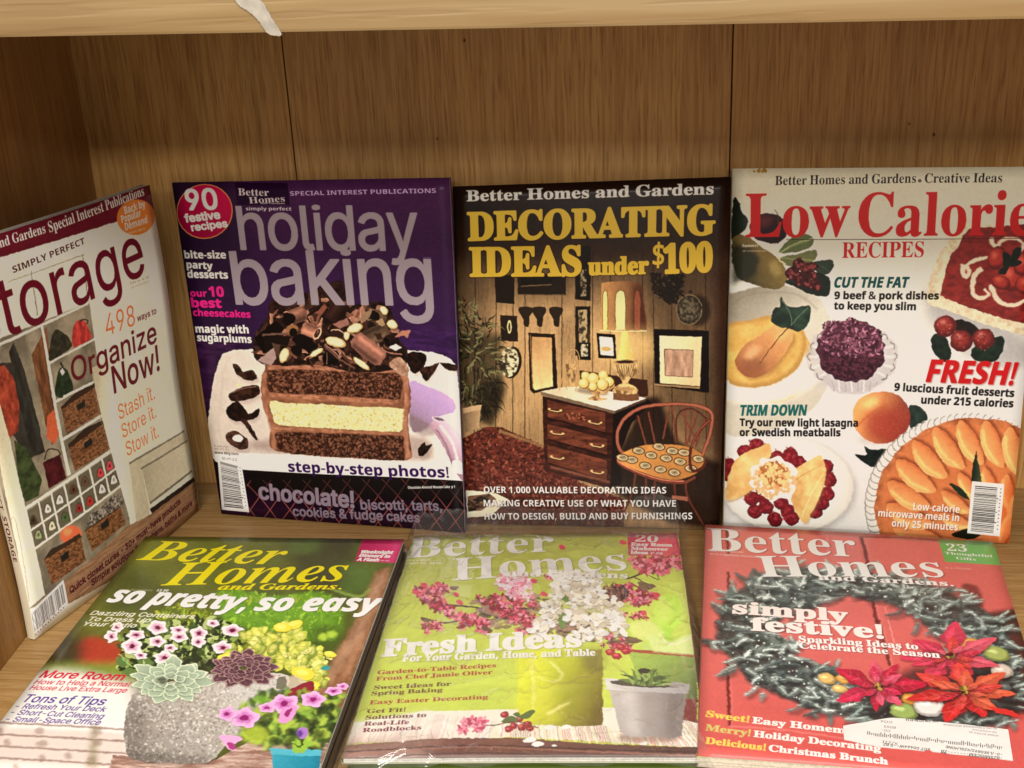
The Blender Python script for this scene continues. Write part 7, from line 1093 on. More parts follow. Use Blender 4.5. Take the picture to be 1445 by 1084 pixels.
    # white blossom
    C.blob([(840, 260), (960, 230), (1020, 300), (1000, 370), (860, 330)], (196, 190, 180), .5, 10)
    for pts in ([(840, 370), (880, 355), (930, 380), (900, 400), (840, 395)], [(860, 400), (885, 380), (880, 430), (862, 425)], [(870, 300), (920, 290), (930, 320), (880, 330)], [(990, 240), (1030, 245), (1000, 265)], [(930, 330), (990, 325), (980, 350)]): C.blob(pts, (90, 124, 60))
    Wb = [(232, 228, 218), (208, 200, 186), (236, 233, 226), (186, 176, 160)]
    for poly, n, R in (([(840, 240), (980, 225), (1020, 260), (1010, 300), (850, 290)], 16, 44), ([(880, 320), (1020, 300), (1020, 340), (900, 350)], 9, 38), ([(780, 360), (840, 330), (840, 470), (770, 460)], 11, 42), ([(890, 350), (1080, 340), (1120, 430), (1000, 470), (900, 440)], 20, 42), ([(830, 280), (860, 280), (850, 340), (820, 330)], 6, 28)):
        for x, y in C.scatter(poly, n): blossom(C, x, y, R * (.7 + .4 * r.random()), Wb)
    C.photo(2.4, .09)
    # writing
    Wt = (246, 245, 244)
    C.text("Better", 258, 157, 838, 136, 74, Wt, 'S', bold=.0, shadow=(110, 110, 50)); C.text("Homes", 440, 246, 1126, 204, 84, Wt, 'S', bold=.0, shadow=(110, 100, 60)); C.text("and Gardens", 652, 230, 1126, 238, 24, Wt, 'S', bold=.01, shadow=(100, 80, 70))
    C.poly([(1125, 58), (1318, 62), (1338, 148), (1130, 150)], C.grad((1130, 100), (170, 40, 74), (1330, 100), (196, 66, 96))); C.text("20", 1156, 96, 1246, 98, 24, Wt, 'S'); 
    for t, x0, y0, x1, y1 in (("Easy Room", 1140, 112, 1302, 114), ("Makeover", 1140, 128, 1286, 130), ("Ideas", 1138, 143, 1206, 144)): C.text(t, x0, y0, x1, y1, 12, Wt, 'S', bold=.03)
    C.text("P.60", 1216, 144, 1264, 145, 8, Wt, 'S'); C.micro(262, 170, 350, 170, 8, Wt, 3); C.micro(264, 181, 340, 181, 8, Wt, 6); C.text("$3.79", 350, 182, 396, 182, 8, Wt, 'B')
    C.o = m2
    C.text("Fresh", 166, 66, 534, 48, 64, Wt, 'S', bold=.036, xh=.8, shadow=(120, 120, 40)); C.text("Ideas", 576, 46, 944, 30, 64, Wt, 'S', bold=.036, xh=.8, shadow=(120, 100, 60)); C.text("For Your Garden, Home, and Table", 244, 88, 1000, 66, 26, Wt, 'S', bold=.02, shadow=(120, 120, 40))
    A, B = (150, 56, 48), (96, 60, 40)
    for t, x0, y0, x1, y1, c in (("Garden-to-Table Recipes", 148, 138, 612, 112, A), ("From Chef Jamie Oliver", 142, 163, 598, 139, A), ("Sweet Ideas for", 134, 198, 436, 184, B), ("Spring Baking", 124, 221, 402, 208, B), ("Easy Easter Decorating", 116, 257, 580, 237, A), ("Get Fit!", 106, 292, 256, 286, B), ("Solutions to", 100, 317, 338, 308, (90, 50, 50)), ("Real-Life", 94, 342, 270, 336, (100, 40, 54)), ("Roadblocks", 88, 368, 318, 358, (100, 40, 54))):
        C.text(t, x0, y0, x1, y1, 16, c, 'S', bold=.02)
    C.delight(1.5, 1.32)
    return C

def cover_festive(quad):
    C = Cover(quad, 77); r = C.rng
    r1 = (970, 730, 3.042); r2 = (970, 880, 3.042); r3 = (980, 800, 6.021); r4 = (1200, 880, 5.314)
    C.o = (0, 0, 1)
    C.poly([(900, 700), (1600, 700), (1600, 1200), (900, 1200)], C.grad((1000, 760), (222, 124, 118), (1300, 1000), (204, 88, 84), .05, (200, 160)))  # red ground; the paler upper left is cover sheen put into the colour
    C.o = r1
    def seam(pts, w=14):
        p = np.array(pts, float); C.stroke(p, w, (96, 26, 28), a=.9, blur=2); C.stroke(p + (w * .8, 0), w * .5, (216, 120, 112), a=.7, blur=1); C.stroke(p - (w, 0), w * .5, (200, 96, 90), a=.5, blur=2)
    seam([(745, 85), (770, 180), (800, 380), (830, 560)], 16); seam([(170, 50), (176, 160)], 12); seam([(175, 240), (178, 320)], 12); C.stroke([(745, 88), (900, 90), (1080, 100)], 6, (130, 40, 38), a=.7); C.stroke([(850, 400), (890, 560)], 5, (232, 150, 140), a=.7); C.stroke([(600, 80), (604, 170)], 8, (226, 150, 144), a=.6, blur=2)
    C.blob([(1180, 300), (1250, 310), (1270, 400), (1200, 420)], (96, 30, 34), .8, 6)
    C.o = r2
    seam([(170, 170), (176, 300), (182, 450)], 14); seam([(820, 0), (850, 120), (870, 200)], 16); C.stroke([(180, 450), (420, 470), (700, 510)], 7, (226, 130, 124), a=.7, blur=2)
    # wreath
    C.o = (0, 0, 1)
    cx, cy = 1203, 907
    def ring(t, f):   # f: 0 inner, 1 outer; in photo pixels, traced
        A = {'out': [(996, 908), (1008, 850), (1060, 812), (1130, 800), (1230, 806), (1330, 828), (1405, 862), (1440, 905), (1452, 960), (1440, 1030), (1330, 1050), (1215, 1030), (1150, 1018), (1050, 975)],
             'in': [(1112, 900), (1120, 872), (1150, 858), (1200, 852), (1250, 856), (1290, 880), (1310, 900), (1330, 925), (1335, 960), (1320, 985), (1270, 985), (1210, 965), (1160, 940), (1130, 925)]}
        n = 14; k = t * n; i = int(k) % n; u = k - int(k)
        o = np.array(A['out'][i]) * (1 - u) + np.array(A['out'][(i + 1) % n]) * u; q = np.array(A['in'][i]) * (1 - u) + np.array(A['in'][(i + 1) % n]) * u
        return q * (1 - f) + o * f, o - q
    # the right flank is in the dark of the print
    C.poly([(1330, 880), (1440, 860), (1500, 900), (1500, 1030), (1440, 1010), (1380, 960)], (44, 36, 34), .9, 10)
    outp = [ring(t, .9)[0] for t in np.linspace(0, .999, 60)]; inp = [ring(t, .12)[0] for t in np.linspace(0, .999, 60)]
    C.polys([np.array(outp), np.array(inp)[::-1]], C.mix((74, 86, 84), (44, 50, 52), (9, 7), 3, 3), .96, 6)
    # sprigs: a stem and needles
    cols = [(110, 125, 121), (142, 158, 152), (168, 182, 176), (90, 102, 101), (198, 210, 205)]
    for i in range(620):
        t = r.random(); f = .04 + .92 * r.random(); p, d = ring(t, f); k = i / 620
        a = math.atan2(d[1], d[0]) * .5 + r.normal() * 1.0 + (.5 if r.random() > .5 else -.5); l = (12 + 16 * r.random()) * (1.1 - .3 * k)
        e = p + np.array([math.cos(a) * l * 1.5, math.sin(a) * l * .7])
        ci = min(4, max(0, int(r.random() * 2.2 + k * 2.2 + (.7 if p[0] < 1200 else 0)))); c = cols[ci]; dk = tuple(int(v * .74) for v in c)
        bow = r.normal(size=2) * 2.5; mid = (p + e) / 2 + bow
        C.polys([C.stroke([p + (1, 4), mid + (1, 5), e + (1, 3)], 12, 0, 6, ret=True)], (34, 40, 42), .5, 5)
        C.polys([C.stroke([p, mid, e], 7.5, 0, 3, ret=True)], dk, .7, 4)
        N = {0: [], 1: [], 2: []}
        for j in range(84):
            u = r.random(); b = p * (1 - u) ** 2 + mid * 2 * u * (1 - u) + e * u * u; sg = 1 if j % 2 else -1
            an = math.atan2(e[1] - p[1], e[0] - p[0]) + sg * (1.25 - .75 * u) * (.35 + .8 * r.random()); nl = (3.2 + 5.6 * r.random()) * (1 - .25 * u)
            v = np.array([math.cos(an) * nl * 1.15, math.sin(an) * nl * .8]); q = np.array([-v[1], v[0]]) / nl * .30
            lit = 0 if v[1] > 1.2 else (2 if v[1] < -.8 else 1)
            N[lit].append(np.array([b - q, b + v, b + q]))
        C.polys(N[0], tuple(int(v * .66) for v in c), .9); C.polys(N[1], c, .9); C.polys(N[2], tuple(min(255, int(v * 1.14)) for v in c), .9)
    P = np.array([ring(r.random(), .15 + .7 * r.random())[0] for _ in range(260)]); P = P[P[:, 0] < 1330]; C.dab(P, 1.5, 1.0, [(206, 214, 212), (226, 230, 228)], wob=.4, a=.7)
    # ornaments and poinsettias
    C.o = r2
    def orn(x, y, a, b, c, ro=10):
        C.ell(x + 3, y + 5, a, b, (40, 30, 28), ro, .7, 4); C.ell(x, y, a, b, tuple(int(k * .72) for k in c), ro); C.ell(x - 3, y - 3, a * .84, b * .82, c, ro, blur=3); C.ell(x - a * .3, y - b * .35, a * .36, b * .26, tuple(min(255, k + 50) for k in c), ro, .85, 3)
    def poin(cx, cy, R, S, n, ph, cols, dark=(84, 14, 24)):
        for j, (f, m) in enumerate(((1, n), (.72, n - 1), (.44, 5))):
            for k in range(m):
                a = ph + 6.283 * (k + .5 * j) / m + r.normal() * .08; l = f * (1 + .12 * r.normal()); w = .50
                def P_(ang, q): return (cx + math.cos(ang) * R * q, cy + math.sin(ang) * S * q)
                pts = [P_(a, .05), P_(a - w * .5, .4 * l), P_(a - w * .8, .62 * l), P_(a - w * .42, .74 * l), P_(a - w * .3, .9 * l), P_(a, 1.1 * l), P_(a + w * .28, .86 * l), P_(a + w * .55, .72 * l), P_(a + w * .75, .55 * l), P_(a + w * .42, .3 * l)]
                c = cols[r.integers(len(cols))]
                C.poly([(u + 3, v + 6) for u, v in pts], dark, .7, 4, sm=2); C.poly(pts, C.grad(P_(a, .1), tuple(int(t * .7) for t in c), P_(a, l), c, .16, (24, 20)), sm=2)
                C.poly([P_(a, .1), P_(a - w * .4, .4 * l), P_(a - w * .4, .7 * l), P_(a, 1 * l)], tuple(min(255, int(t * 1.25 + 14)) for t in c), .45, 4)
                C.stroke([P_(a, .08), P_(a + .03, .5 * l), P_(a, 1.0 * l)], 3.5, (120, 20, 34), 1, a=.8)
                for u in (.3, .5, .7):
                    for s in (-1, 1): C.stroke([P_(a, u * l), P_(a + s * w * .42, (u + .14) * l)], 2.0, (232, 150, 160), 1, a=.35)
        C.dab([(cx + r.normal() * R * .06, cy + r.normal() * S * .07) for _ in range(14)], 7, 6, [(110, 96, 40), (176, 150, 70), (70, 24, 24)])
    C.poly([(760, 330), (960, 210), (1400, 190), (1440, 420), (1100, 430), (780, 430)], (40, 32, 34), .85, 14)
    orn(1220, 106, 50, 30, (214, 160, 74)); orn(1332, 146, 58, 32, (160, 172, 96)); orn(1355, 220, 50, 30, (206, 190, 178)); orn(1370, 290, 26, 16, (90, 96, 96)); orn(600, 256, 40, 24, (226, 186, 110)); orn(674, 258, 36, 22, (220, 166, 84)); orn(654, 300, 34, 18, (228, 190, 116))
    orn(960, 346, 42, 24, (206, 140, 60)); orn(930, 396, 62, 36, (150, 172, 96))
    poin(1130, 160, 205, 112, 7, .3, [(206, 56, 84), (216, 84, 104), (190, 40, 66), (206, 60, 56)])
    orn(1040, 374, 68, 42, (228, 222, 218), 5)
    poin(820, 290, 150, 116, 7, .9, [(204, 40, 78), (220, 82, 110), (186, 30, 60)])
    poin(1190, 312, 220, 116, 7, .2, [(200, 44, 44), (214, 66, 60), (190, 40, 50), (214, 92, 64)])
    C.poly([(1290, 370), (1400, 390), (1445, 420), (1330, 400)], (206, 50, 46))
    C.photo(2.2, .10)
    # writing
    C.o = r1
    Wt = (244, 236, 234)
    C.text("Better", 88, 146, 732, 176, 100, Wt, 'S', bold=.0, shadow=(110, 40, 40)); C.text("Homes", 318, 264, 1108, 264, 92, Wt, 'S', bold=.0, shadow=(90, 50, 50)); C.text("and Gardens.", 566, 278, 1146, 304, 23, Wt, 'S', bold=.02, shadow=(70, 60, 60))
    C.poly([(1076, 95), (1308, 104), (1360, 210), (1108, 196)], C.grad((1090, 150), (104, 176, 92), (1350, 150), (124, 190, 104)))
    C.text("23", 1118, 146, 1204, 150, 30, Wt, 'S', xh=.8); C.text("Thoughtful", 1106, 162, 1312, 174, 11, Wt, 'S'); C.text("Gifts", 1156, 184, 1242, 190, 11, Wt, 'S')
    C.micro(92, 150, 240, 158, 8, Wt, 1); C.micro(96, 164, 310, 180, 8, Wt, 2); C.micro(1110, 226, 1220, 230, 8, (230, 190, 186), 3)
    C.text("simply", 196, 424, 690, 464, 52, (240, 226, 222), 'S', bold=.04, xh=.8, shadow=(90, 60, 60)); C.text("festive!", 276, 500, 842, 538, 56, (240, 226, 222), 'S', bold=.04, xh=.8, shadow=(90, 50, 50))
    C.o = r2
    C.text("Sparkling Ideas to", 480, 96, 994, 130, 26, Wt, 'S', bold=.02, shadow=(110, 40, 40)); C.text("Celebrate the Season", 482, 124, 1088, 166, 26, Wt, 'S', bold=.02, shadow=(110, 40, 40))
    for a, b, c, x0, y0, xm, ym, x1, y1 in (("Sweet!", "Easy Homemade", (234, 204, 96), 78, 408, 262, 436, 790, 500), ("Merry!", "Holiday Decorating", (206, 192, 112), 76, 464, 268, 492, 830, 562), ("Delicious!", "Christmas Brunch", (236, 206, 100), 76, 518, 334, 552, 860, 614)):
        C.text(a, x0, y0, xm, ym, 26, c, 'S', bold=.03); t = (xm + 16 - x0) / (xm - x0); C.text(b, xm + 16, ym + (ym - y0) / (xm - x0) * 16, x1, y1, 26, (240, 232, 228), 'S', bold=.03)
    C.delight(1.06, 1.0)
    return C
# ---------------------------------------------------------------- geometry helpers
C_ = scene.collection
rnd = np.random.default_rng(5)

def link(name, me, mat=None, parent=None):
    o = bpy.data.objects.new(name, me); C_.objects.link(o)
    if mat is not None and me is not None: me.materials.append(mat)
    if parent is not None: o.parent = parent
    return o
def mesh(name, V, F, uv=None, smooth=False):
    me = bpy.data.meshes.new(name); me.from_pydata([tuple(map(float, v)) for v in V], [], [tuple(map(int, f)) for f in F]); me.update()
    if uv is not None:
        l = me.uv_layers.new(name='UVMap'); idx = np.empty(len(me.loops), np.int32); me.loops.foreach_get('vertex_index', idx)
        l.data.foreach_set('uv', np.asarray(uv, np.float32)[idx].ravel())
    if smooth: me.polygons.foreach_set('use_smooth', [True] * len(me.polygons))
    return me
def thing(name, label, cat, loc=(0, 0, 0), group=None):
    o = bpy.data.objects.new(name, None); C_.objects.link(o); o.location = loc; o.empty_display_size = .03
    o['label'] = label; o['category'] = cat
    if group: o['group'] = group
    return o
def reparent(parts, root):
    for p in parts:
        p.parent = root; p.matrix_parent_inverse = Matrix.Translation(-Vector(root.location))

def box_mesh(name, x0, x1, y0, y1, z0, z1, bev=.0, seg=(1, 1, 1)):
    import bmesh
    bm = bmesh.new(); bmesh.ops.create_cube(bm, size=1)
    for v in bm.verts: v.co = Vector(((x0 + x1) / 2 + v.co.x * (x1 - x0), (y0 + y1) / 2 + v.co.y * (y1 - y0), (z0 + z1) / 2 + v.co.z * (z1 - z0)))
    if bev: bmesh.ops.bevel(bm, geom=bm.edges[:], offset=bev, segments=2, affect='EDGES', profile=.7)
    me = bpy.data.meshes.new(name); bm.to_mesh(me); bm.free(); return me

# ---------------------------------------------------------------- materials
def nodes(name):
    m = bpy.data.materials.new(name); m.use_nodes = True; nt = m.node_tree
    return m, nt, nt.nodes['Principled BSDF']
def N(nt, t, **k):
    n = nt.nodes.new(t)
    for a, b in k.items(): setattr(n, a, b)
    return n

def wood(name, base, dark, along='Z', fine=1.35, rough=.42, scale=1.0, pore=.42, off=0.0, tint=None):
    """oak veneer: broad figure, fine grain, short dark pores, running along one axis"""
    m, nt, p = nodes(name); L = nt.links
    tc = N(nt, 'ShaderNodeTexCoord'); mp = N(nt, 'ShaderNodeMapping'); L.new(tc.outputs['Object'], mp.inputs[0])
    mp.inputs['Location'].default_value = (off, off * .7, off * .3)
    st = {'X': (.035, 1, 1), 'Y': (1, .035, 1), 'Z': (1, 1, .035)}[along]
    mp.inputs['Scale'].default_value = tuple(s * scale for s in st)
    def noise(sc, det, dist=0, rg=.5):
        n = N(nt, 'ShaderNodeTexNoise'); n.inputs['Scale'].default_value = sc; n.inputs['Detail'].default_value = det; n.inputs['Roughness'].default_value = rg; n.inputs['Distortion'].default_value = dist
        L.new(mp.outputs[0], n.inputs['Vector']); return n
    def ramp(src, stops):
        r = N(nt, 'ShaderNodeValToRGB'); e = r.color_ramp.elements
        while len(e) < len(stops): e.new(.5)
        for q, (pos, c) in zip(e, stops): q.position = pos; q.color = (*c, 1) if len(c) == 3 else c
        L.new(src, r.inputs[0]); return r
    a = noise(26, 3, .6); b = noise(330 * fine, 3); c = noise(620 * fine, 2)
    ra = ramp(a.outputs[0], [(.3, tuple(base)), (.72, tuple(x * .80 for x in base))])
    rb = ramp(b.outputs[0], [(.40, (1, 1, 1)), (.62, (.78, .70, .58))])
    mx = N(nt, 'ShaderNodeMix', data_type='RGBA', blend_type='MULTIPLY'); mx.inputs[0].default_value = 1
    L.new(ra.outputs[0], mx.inputs[6]); L.new(rb.outputs[0], mx.inputs[7])
    mp2 = N(nt, 'ShaderNodeMapping'); L.new(tc.outputs['Object'], mp2.inputs[0]); s2 = {'X': (.07, 1, 1), 'Y': (1, .07, 1), 'Z': (1, 1, .045)}[along]; mp2.inputs['Scale'].default_value = s2
    pn = N(nt, 'ShaderNodeTexNoise'); pn.inputs['Scale'].default_value = 520 * fine; pn.inputs['Detail'].default_value = 1.5; L.new(mp2.outputs[0], pn.inputs['Vector'])
    rp = ramp(pn.outputs[0], [(.56, (0, 0, 0)), (.66, (1, 1, 1))])
    ml = N(nt, 'ShaderNodeMath', operation='MULTIPLY'); L.new(rp.outputs[0], ml.inputs[0]); ml.inputs[1].default_value = pore
    mx2 = N(nt, 'ShaderNodeMix', data_type='RGBA', blend_type='MIX'); L.new(ml.outputs[0], mx2.inputs[0]); L.new(mx.outputs[2], mx2.inputs[6]); mx2.inputs[7].default_value = (*dark, 1)
    # slow blotches of the stain
    bl = N(nt, 'ShaderNodeTexNoise'); bl.inputs['Scale'].default_value = 5; bl.inputs['Detail'].default_value = 2; L.new(tc.outputs['Object'], bl.inputs['Vector'])
    rbz = ramp(bl.outputs[0], [(.35, (1, 1, 1)), (.7, (.86, .83, .80))])
    mx3 = N(nt, 'ShaderNodeMix', data_type='RGBA', blend_type='MULTIPLY'); mx3.inputs[0].default_value = 1; L.new(mx2.outputs[2], mx3.inputs[6]); L.new(rbz.outputs[0], mx3.inputs[7])
    L.new(mx3.outputs[2], p.inputs['Base Color'])
    bp = N(nt, 'ShaderNodeBump'); bp.inputs['Strength'].default_value = .35; bp.inputs['Distance'].default_value = .0004; bp.invert = True; L.new(rp.outputs[0], bp.inputs['Height']); L.new(bp.outputs[0], p.inputs['Normal'])
    p.inputs['Roughness'].default_value = rough; p.inputs['Specular IOR Level'].default_value = .4
    return m

def flat(name, col, rough=.5, spec=.5, var=.0, vs=60):
    m, nt, p = nodes(name); p.inputs['Roughness'].default_value = rough; p.inputs['Specular IOR Level'].default_value = spec
    if var:
        tc = N(nt, 'ShaderNodeTexCoord'); n = N(nt, 'ShaderNodeTexNoise'); n.inputs['Scale'].default_value = vs; n.inputs['Detail'].default_value = 4; nt.links.new(tc.outputs['Object'], n.inputs['Vector'])
        r = N(nt, 'ShaderNodeValToRGB'); r.color_ramp.elements[0].color = (*[c * (1 - var) for c in col], 1); r.color_ramp.elements[1].color = (*[min(1, c * (1 + var)) for c in col], 1); r.color_ramp.elements[0].position = .3; r.color_ramp.elements[1].position = .7
        nt.links.new(n.outputs[0], r.inputs[0]); nt.links.new(r.outputs[0], p.inputs['Base Color'])
    else: p.inputs['Base Color'].default_value = (*col, 1)
    return m

def to_image(name, img):
    h, w, _ = img.shape
    x = np.clip(img, 0, 1); s = np.where(x <= .0031308, x * 12.92, 1.055 * x ** (1 / 2.4) - .055)
    a = np.ones((h, w, 4), np.float32); a[..., :3] = s[::-1]
    im = bpy.data.images.new(name, w, h); im.pixels.foreach_set(a.ravel()); im.update(); im.pack()
    return im
def print_mat(name, img, rough=.30, coat=.04, spec=.12):
    m, nt, p = nodes(name); t = N(nt, 'ShaderNodeTexImage'); t.image = to_image(name, img); t.extension = 'EXTEND'; t.interpolation = 'Cubic'
    nt.links.new(t.outputs[0], p.inputs['Base Color']); p.inputs['Roughness'].default_value = rough; p.inputs['Specular IOR Level'].default_value = spec
    p.inputs['Coat Weight'].default_value = coat; p.inputs['Coat Roughness'].default_value = .14
    tc = N(nt, 'ShaderNodeTexCoord'); n = N(nt, 'ShaderNodeTexNoise'); n.inputs['Scale'].default_value = 26; n.inputs['Detail'].default_value = 3; nt.links.new(tc.outputs['Object'], n.inputs['Vector'])
    b = N(nt, 'ShaderNodeBump'); b.inputs['Strength'].default_value = .25; b.inputs['Distance'].default_value = .0012; nt.links.new(n.outputs[0], b.inputs['Height']); nt.links.new(b.outputs[0], p.inputs['Normal']); nt.links.new(b.outputs[0], p.inputs['Coat Normal'])
    return m

# ---------------------------------------------------------------- bookcase
bookcase = thing('bookcase', 'oak veneer bookcase bay holding all the magazines', 'bookcase', (0, 0, 0))
WY = .017   # face of the back panel
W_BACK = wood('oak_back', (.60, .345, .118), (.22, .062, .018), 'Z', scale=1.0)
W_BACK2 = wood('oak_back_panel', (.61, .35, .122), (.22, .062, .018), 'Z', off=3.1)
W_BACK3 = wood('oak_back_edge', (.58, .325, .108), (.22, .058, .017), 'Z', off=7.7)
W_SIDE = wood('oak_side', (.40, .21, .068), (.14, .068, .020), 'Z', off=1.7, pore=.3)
W_SHELF = wood('oak_shelf', (.50, .31, .125), (.23, .12, .045), 'X', off=5.2, pore=.35)
W_EDGE = wood('oak_edging', (.37, .25, .118), (.21, .125, .052), 'X', off=9.4, fine=.42, pore=.30, rough=.5)
XL, XR = -.3745, .56
parts = []
for (a, b, mt) in ((XL - .018, -.2125, W_BACK), (-.2115, .1177, W_BACK2), (.1187, XR + .018, W_BACK3)):
    parts.append(link('back_panel', box_mesh('back_panel', a, b, WY, WY + .006, -.02, .52, .0006), mt))
parts.append(link('seam_light_block', box_mesh('seam_light_block', XL - .018, XR + .018, WY + .0065, WY + .012, -.02, .52), flat('seam_block_dark', (.05, .03, .015), .8)))  # added dark board, stops world light showing through the panel seams
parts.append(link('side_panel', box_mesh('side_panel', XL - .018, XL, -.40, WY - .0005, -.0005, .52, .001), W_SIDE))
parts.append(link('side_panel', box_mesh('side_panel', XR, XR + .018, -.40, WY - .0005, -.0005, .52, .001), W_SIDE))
parts.append(link('shelf_board', box_mesh('shelf_board', XL - .018, XR + .018, -.402, WY - .0005, -.022, -.001, .001), W_SHELF))
ub = link('shelf_board', box_mesh('upper_board', XL + .001, XR - .001, -.40, WY - .001, 0, .025, .0012), W_EDGE)
ub.data.transform(Matrix.Translation((0, 0, .4254)) @ Matrix.Rotation(math.radians(.66), 4, 'Y'))
parts.append(ub)
reparent(parts, bookcase)
PX = lambda x, y, Y: None
def ray_at(px, py, Y):
    d = CAM_F + CAM_R * ((px - 722.5) / 1788.70638) - CAM_U * ((py - 542) / 1788.70638)
    return CAM_O + d * ((Y - CAM_O.y) / d.y)
def decal(name, pts, Y, th, mat, parent, n=6, jit=.0):
    P = spline(pts, n); V = []; k = len(P)
    for yy in (Y - .0003, Y - th - .0003):
        for q in P:
            v = ray_at(q[0] + rnd.normal() * jit, q[1] + rnd.normal() * jit, yy); V.append((v.x, v.y, v.z))
    F = [tuple(range(k, 2 * k))[::-1], tuple(range(k))] + [(i, (i + 1) % k, k + (i + 1) % k, k + i) for i in range(k)]
    me = mesh(name, V, F); o = link(name, me, mat, None); reparent([o], parent); return o
PAINT = flat('white_scuff', (.38, .34, .29), .6, .3, .22, 160)
decal('paint_smear', [(331, -4), (352, -4), (370, 3), (378, 16), (389, 34), (397, 49), (388, 50.5), (376, 46), (367, 32), (353, 18), (338, 8)], -.400, .0003, PAINT, bookcase, jit=.35)
DARK = flat('dark_knot', (.06, .028, .012), .6)
for x, y, a, b in ((655.5, 57, 1.6, 2.4), (1318, 190, 1.7, 2.6), (1283, 175, 1.1, 1.7), (85, 174, 1.8, 3.4), (617, 196, 1.2, 2)):
    c = circ(x, y, a, b, 0, 8); Y_ = WY
    if x > 100: decal('nail_hole', c, Y_, .0002, DARK, bookcase, n=2)

# ---------------------------------------------------------------- magazines
PAGE = {}
def page_mat(kind):
    if kind in PAGE: return PAGE[kind]
    col = {'cream': (.60, .54, .44), 'white': (.66, .64, .60), 'brown': (.16, .11, .07), 'grey': (.42, .38, .33)}[kind]
    PAGE[kind] = flat('pages_' + kind, col, .75, .25, .16, 500); return PAGE[kind]

def magazine(key, quad3, pages_t, label, img=None, cover_col=None, spine_img=None, page_kind='white', bulge=None, group=None, back_col=(.5, .5, .5), spine_col=None, gloss=.3, dogear=0, lip=.0006):
    """quad3: BL, BR, TR, TL of the front cover (outer face). spine at BL-TL"""
    BL, BR, TR, TL = [Vector(q) for q in quad3]
    nrm = (BR - BL).cross(TL - BL).normalized()
    if nrm.dot(CAM_O - BL) < 0: nrm = -nrm
    bulge = bulge or (lambda u, v: 0)
    th = .00028
    def S(u, v, w):
        p = (BL * (1 - u) + BR * u) * (1 - v) + (TL * (1 - u) + TR * u) * v
        return p + nrm * (bulge(u, v) - w)
    c = (BL + BR + TL + TR) / 4
    root = thing('magazine', label, 'magazine', tuple(S(.5, 0, pages_t)), group)
    out = []
    NU, NV = 22, 30
    def sheet(name, w0, w1, mat, u0=0, u1=1, v0=0, v1=1, uvflip=False):
        V = []; UV = []; F = []
        for w in (w0, w1):
            for j in range(NV + 1):
                for i in range(NU + 1):
                    u = u0 + (u1 - u0) * i / NU; v = v0 + (v1 - v0) * j / NV
                    V.append(S(u, v, w)); UV.append((u, v))
        k = (NU + 1) * (NV + 1); id_ = lambda i, j, s: s * k + j * (NU + 1) + i
        for j in range(NV):
            for i in range(NU):
                F.append((id_(i, j, 0), id_(i + 1, j, 0), id_(i + 1, j + 1, 0), id_(i, j + 1, 0)))
                F.append((id_(i, j, 1), id_(i, j + 1, 1), id_(i + 1, j + 1, 1), id_(i + 1, j, 1)))
        for i in range(NU):
            F.append((id_(i, 0, 0), id_(i, 0, 1), id_(i + 1, 0, 1), id_(i + 1, 0, 0))); F.append((id_(i, NV, 0), id_(i + 1, NV, 0), id_(i + 1, NV, 1), id_(i, NV, 1)))
        for j in range(NV):
            F.append((id_(0, j, 0), id_(0, j + 1, 0), id_(0, j + 1, 1), id_(0, j, 1))); F.append((id_(NU, j, 0), id_(NU, j, 1), id_(NU, j + 1, 1), id_(NU, j + 1, 0)))
        o = link(name, mesh(name, V, F, UV, True), mat); out.append(o)
        return o
    m_cover = print_mat('print_' + key, img, gloss, .04, .12 if key in ('storage', 'holiday', 'decorating', 'low_calorie') else .28) if img is not None else flat('cover_' + key, cover_col, .32, .5, .1, 30)
    cv = sheet('front_cover', 0, th, m_cover)
    bk = sheet('back_cover', pages_t - th, pages_t, flat('back_' + key, back_col, .4))
    # page block: a loop of uneven leaves round the rim
    layers = max(5, int(pages_t / .00055)); V = []; F = []; R_ = []
    def rim(w, ins):
        pts = []
        for i in range(NU + 1): pts.append((ins[0] + (1 - ins[0] - ins[1]) * i / NU, ins[2]))
        for j in range(1, NV + 1): pts.append((1 - ins[1], ins[2] + (1 - ins[2] - ins[3]) * j / NV))
        for i in range(1, NU + 1): pts.append((1 - ins[1] - (1 - ins[0] - ins[1]) * i / NU, 1 - ins[3]))
        for j in range(1, NV): pts.append((ins[0], 1 - ins[3] - (1 - ins[2] - ins[3]) * j / NV))
        return [S(u, v, w) for u, v in pts]
    w0, w1 = th + .0001, pages_t - th - .0001; rows = []
    for k in range(layers):
        e = [.002 + rnd.random() * .0022, .0022 + rnd.random() * .0045, .0012 + rnd.random() * .0026, .0014 + rnd.random() * .0026]
        a = w0 + (w1 - w0) * k / layers; b = w0 + (w1 - w0) * (k + .82) / layers
        rows.append(rim(a, e)); rows.append(rim(b, e))
        if k < layers - 1: e2 = [x + .003 for x in e]; rows.append(rim(b, e2)); rows.append(rim(w0 + (w1 - w0) * (k + 1) / layers, e2))
    n = len(rows[0])
    for rr in rows: V += rr
    for k in range(len(rows) - 1):
        for i in range(n): F.append((k * n + i, k * n + (i + 1) % n, (k + 1) * n + (i + 1) % n, (k + 1) * n + i))
    out.append(link('pages', mesh('pages', V, F), page_mat(page_kind)))
    # spine
    V = []; UV = []; F = []; NS = 6
    for j in range(NV + 1):
        for i in range(NS + 1):
            t = i / NS; q = S(-.0006 - .003 * math.sin(math.pi * t) ** .5, j / NV, pages_t * t); V.append(q); UV.append((1 - t, j / NV))
    for j in range(NV):
        for i in range(NS): a = j * (NS + 1) + i; F.append((a, a + NS + 1, a + NS + 2, a + 1))
    sm_ = print_mat('spine_' + key, spine_img, gloss) if spine_img is not None else flat('spine_' + key, spine_col or back_col, .35)
    out.append(link('spine', mesh('spine', V, F, UV, True), sm_))
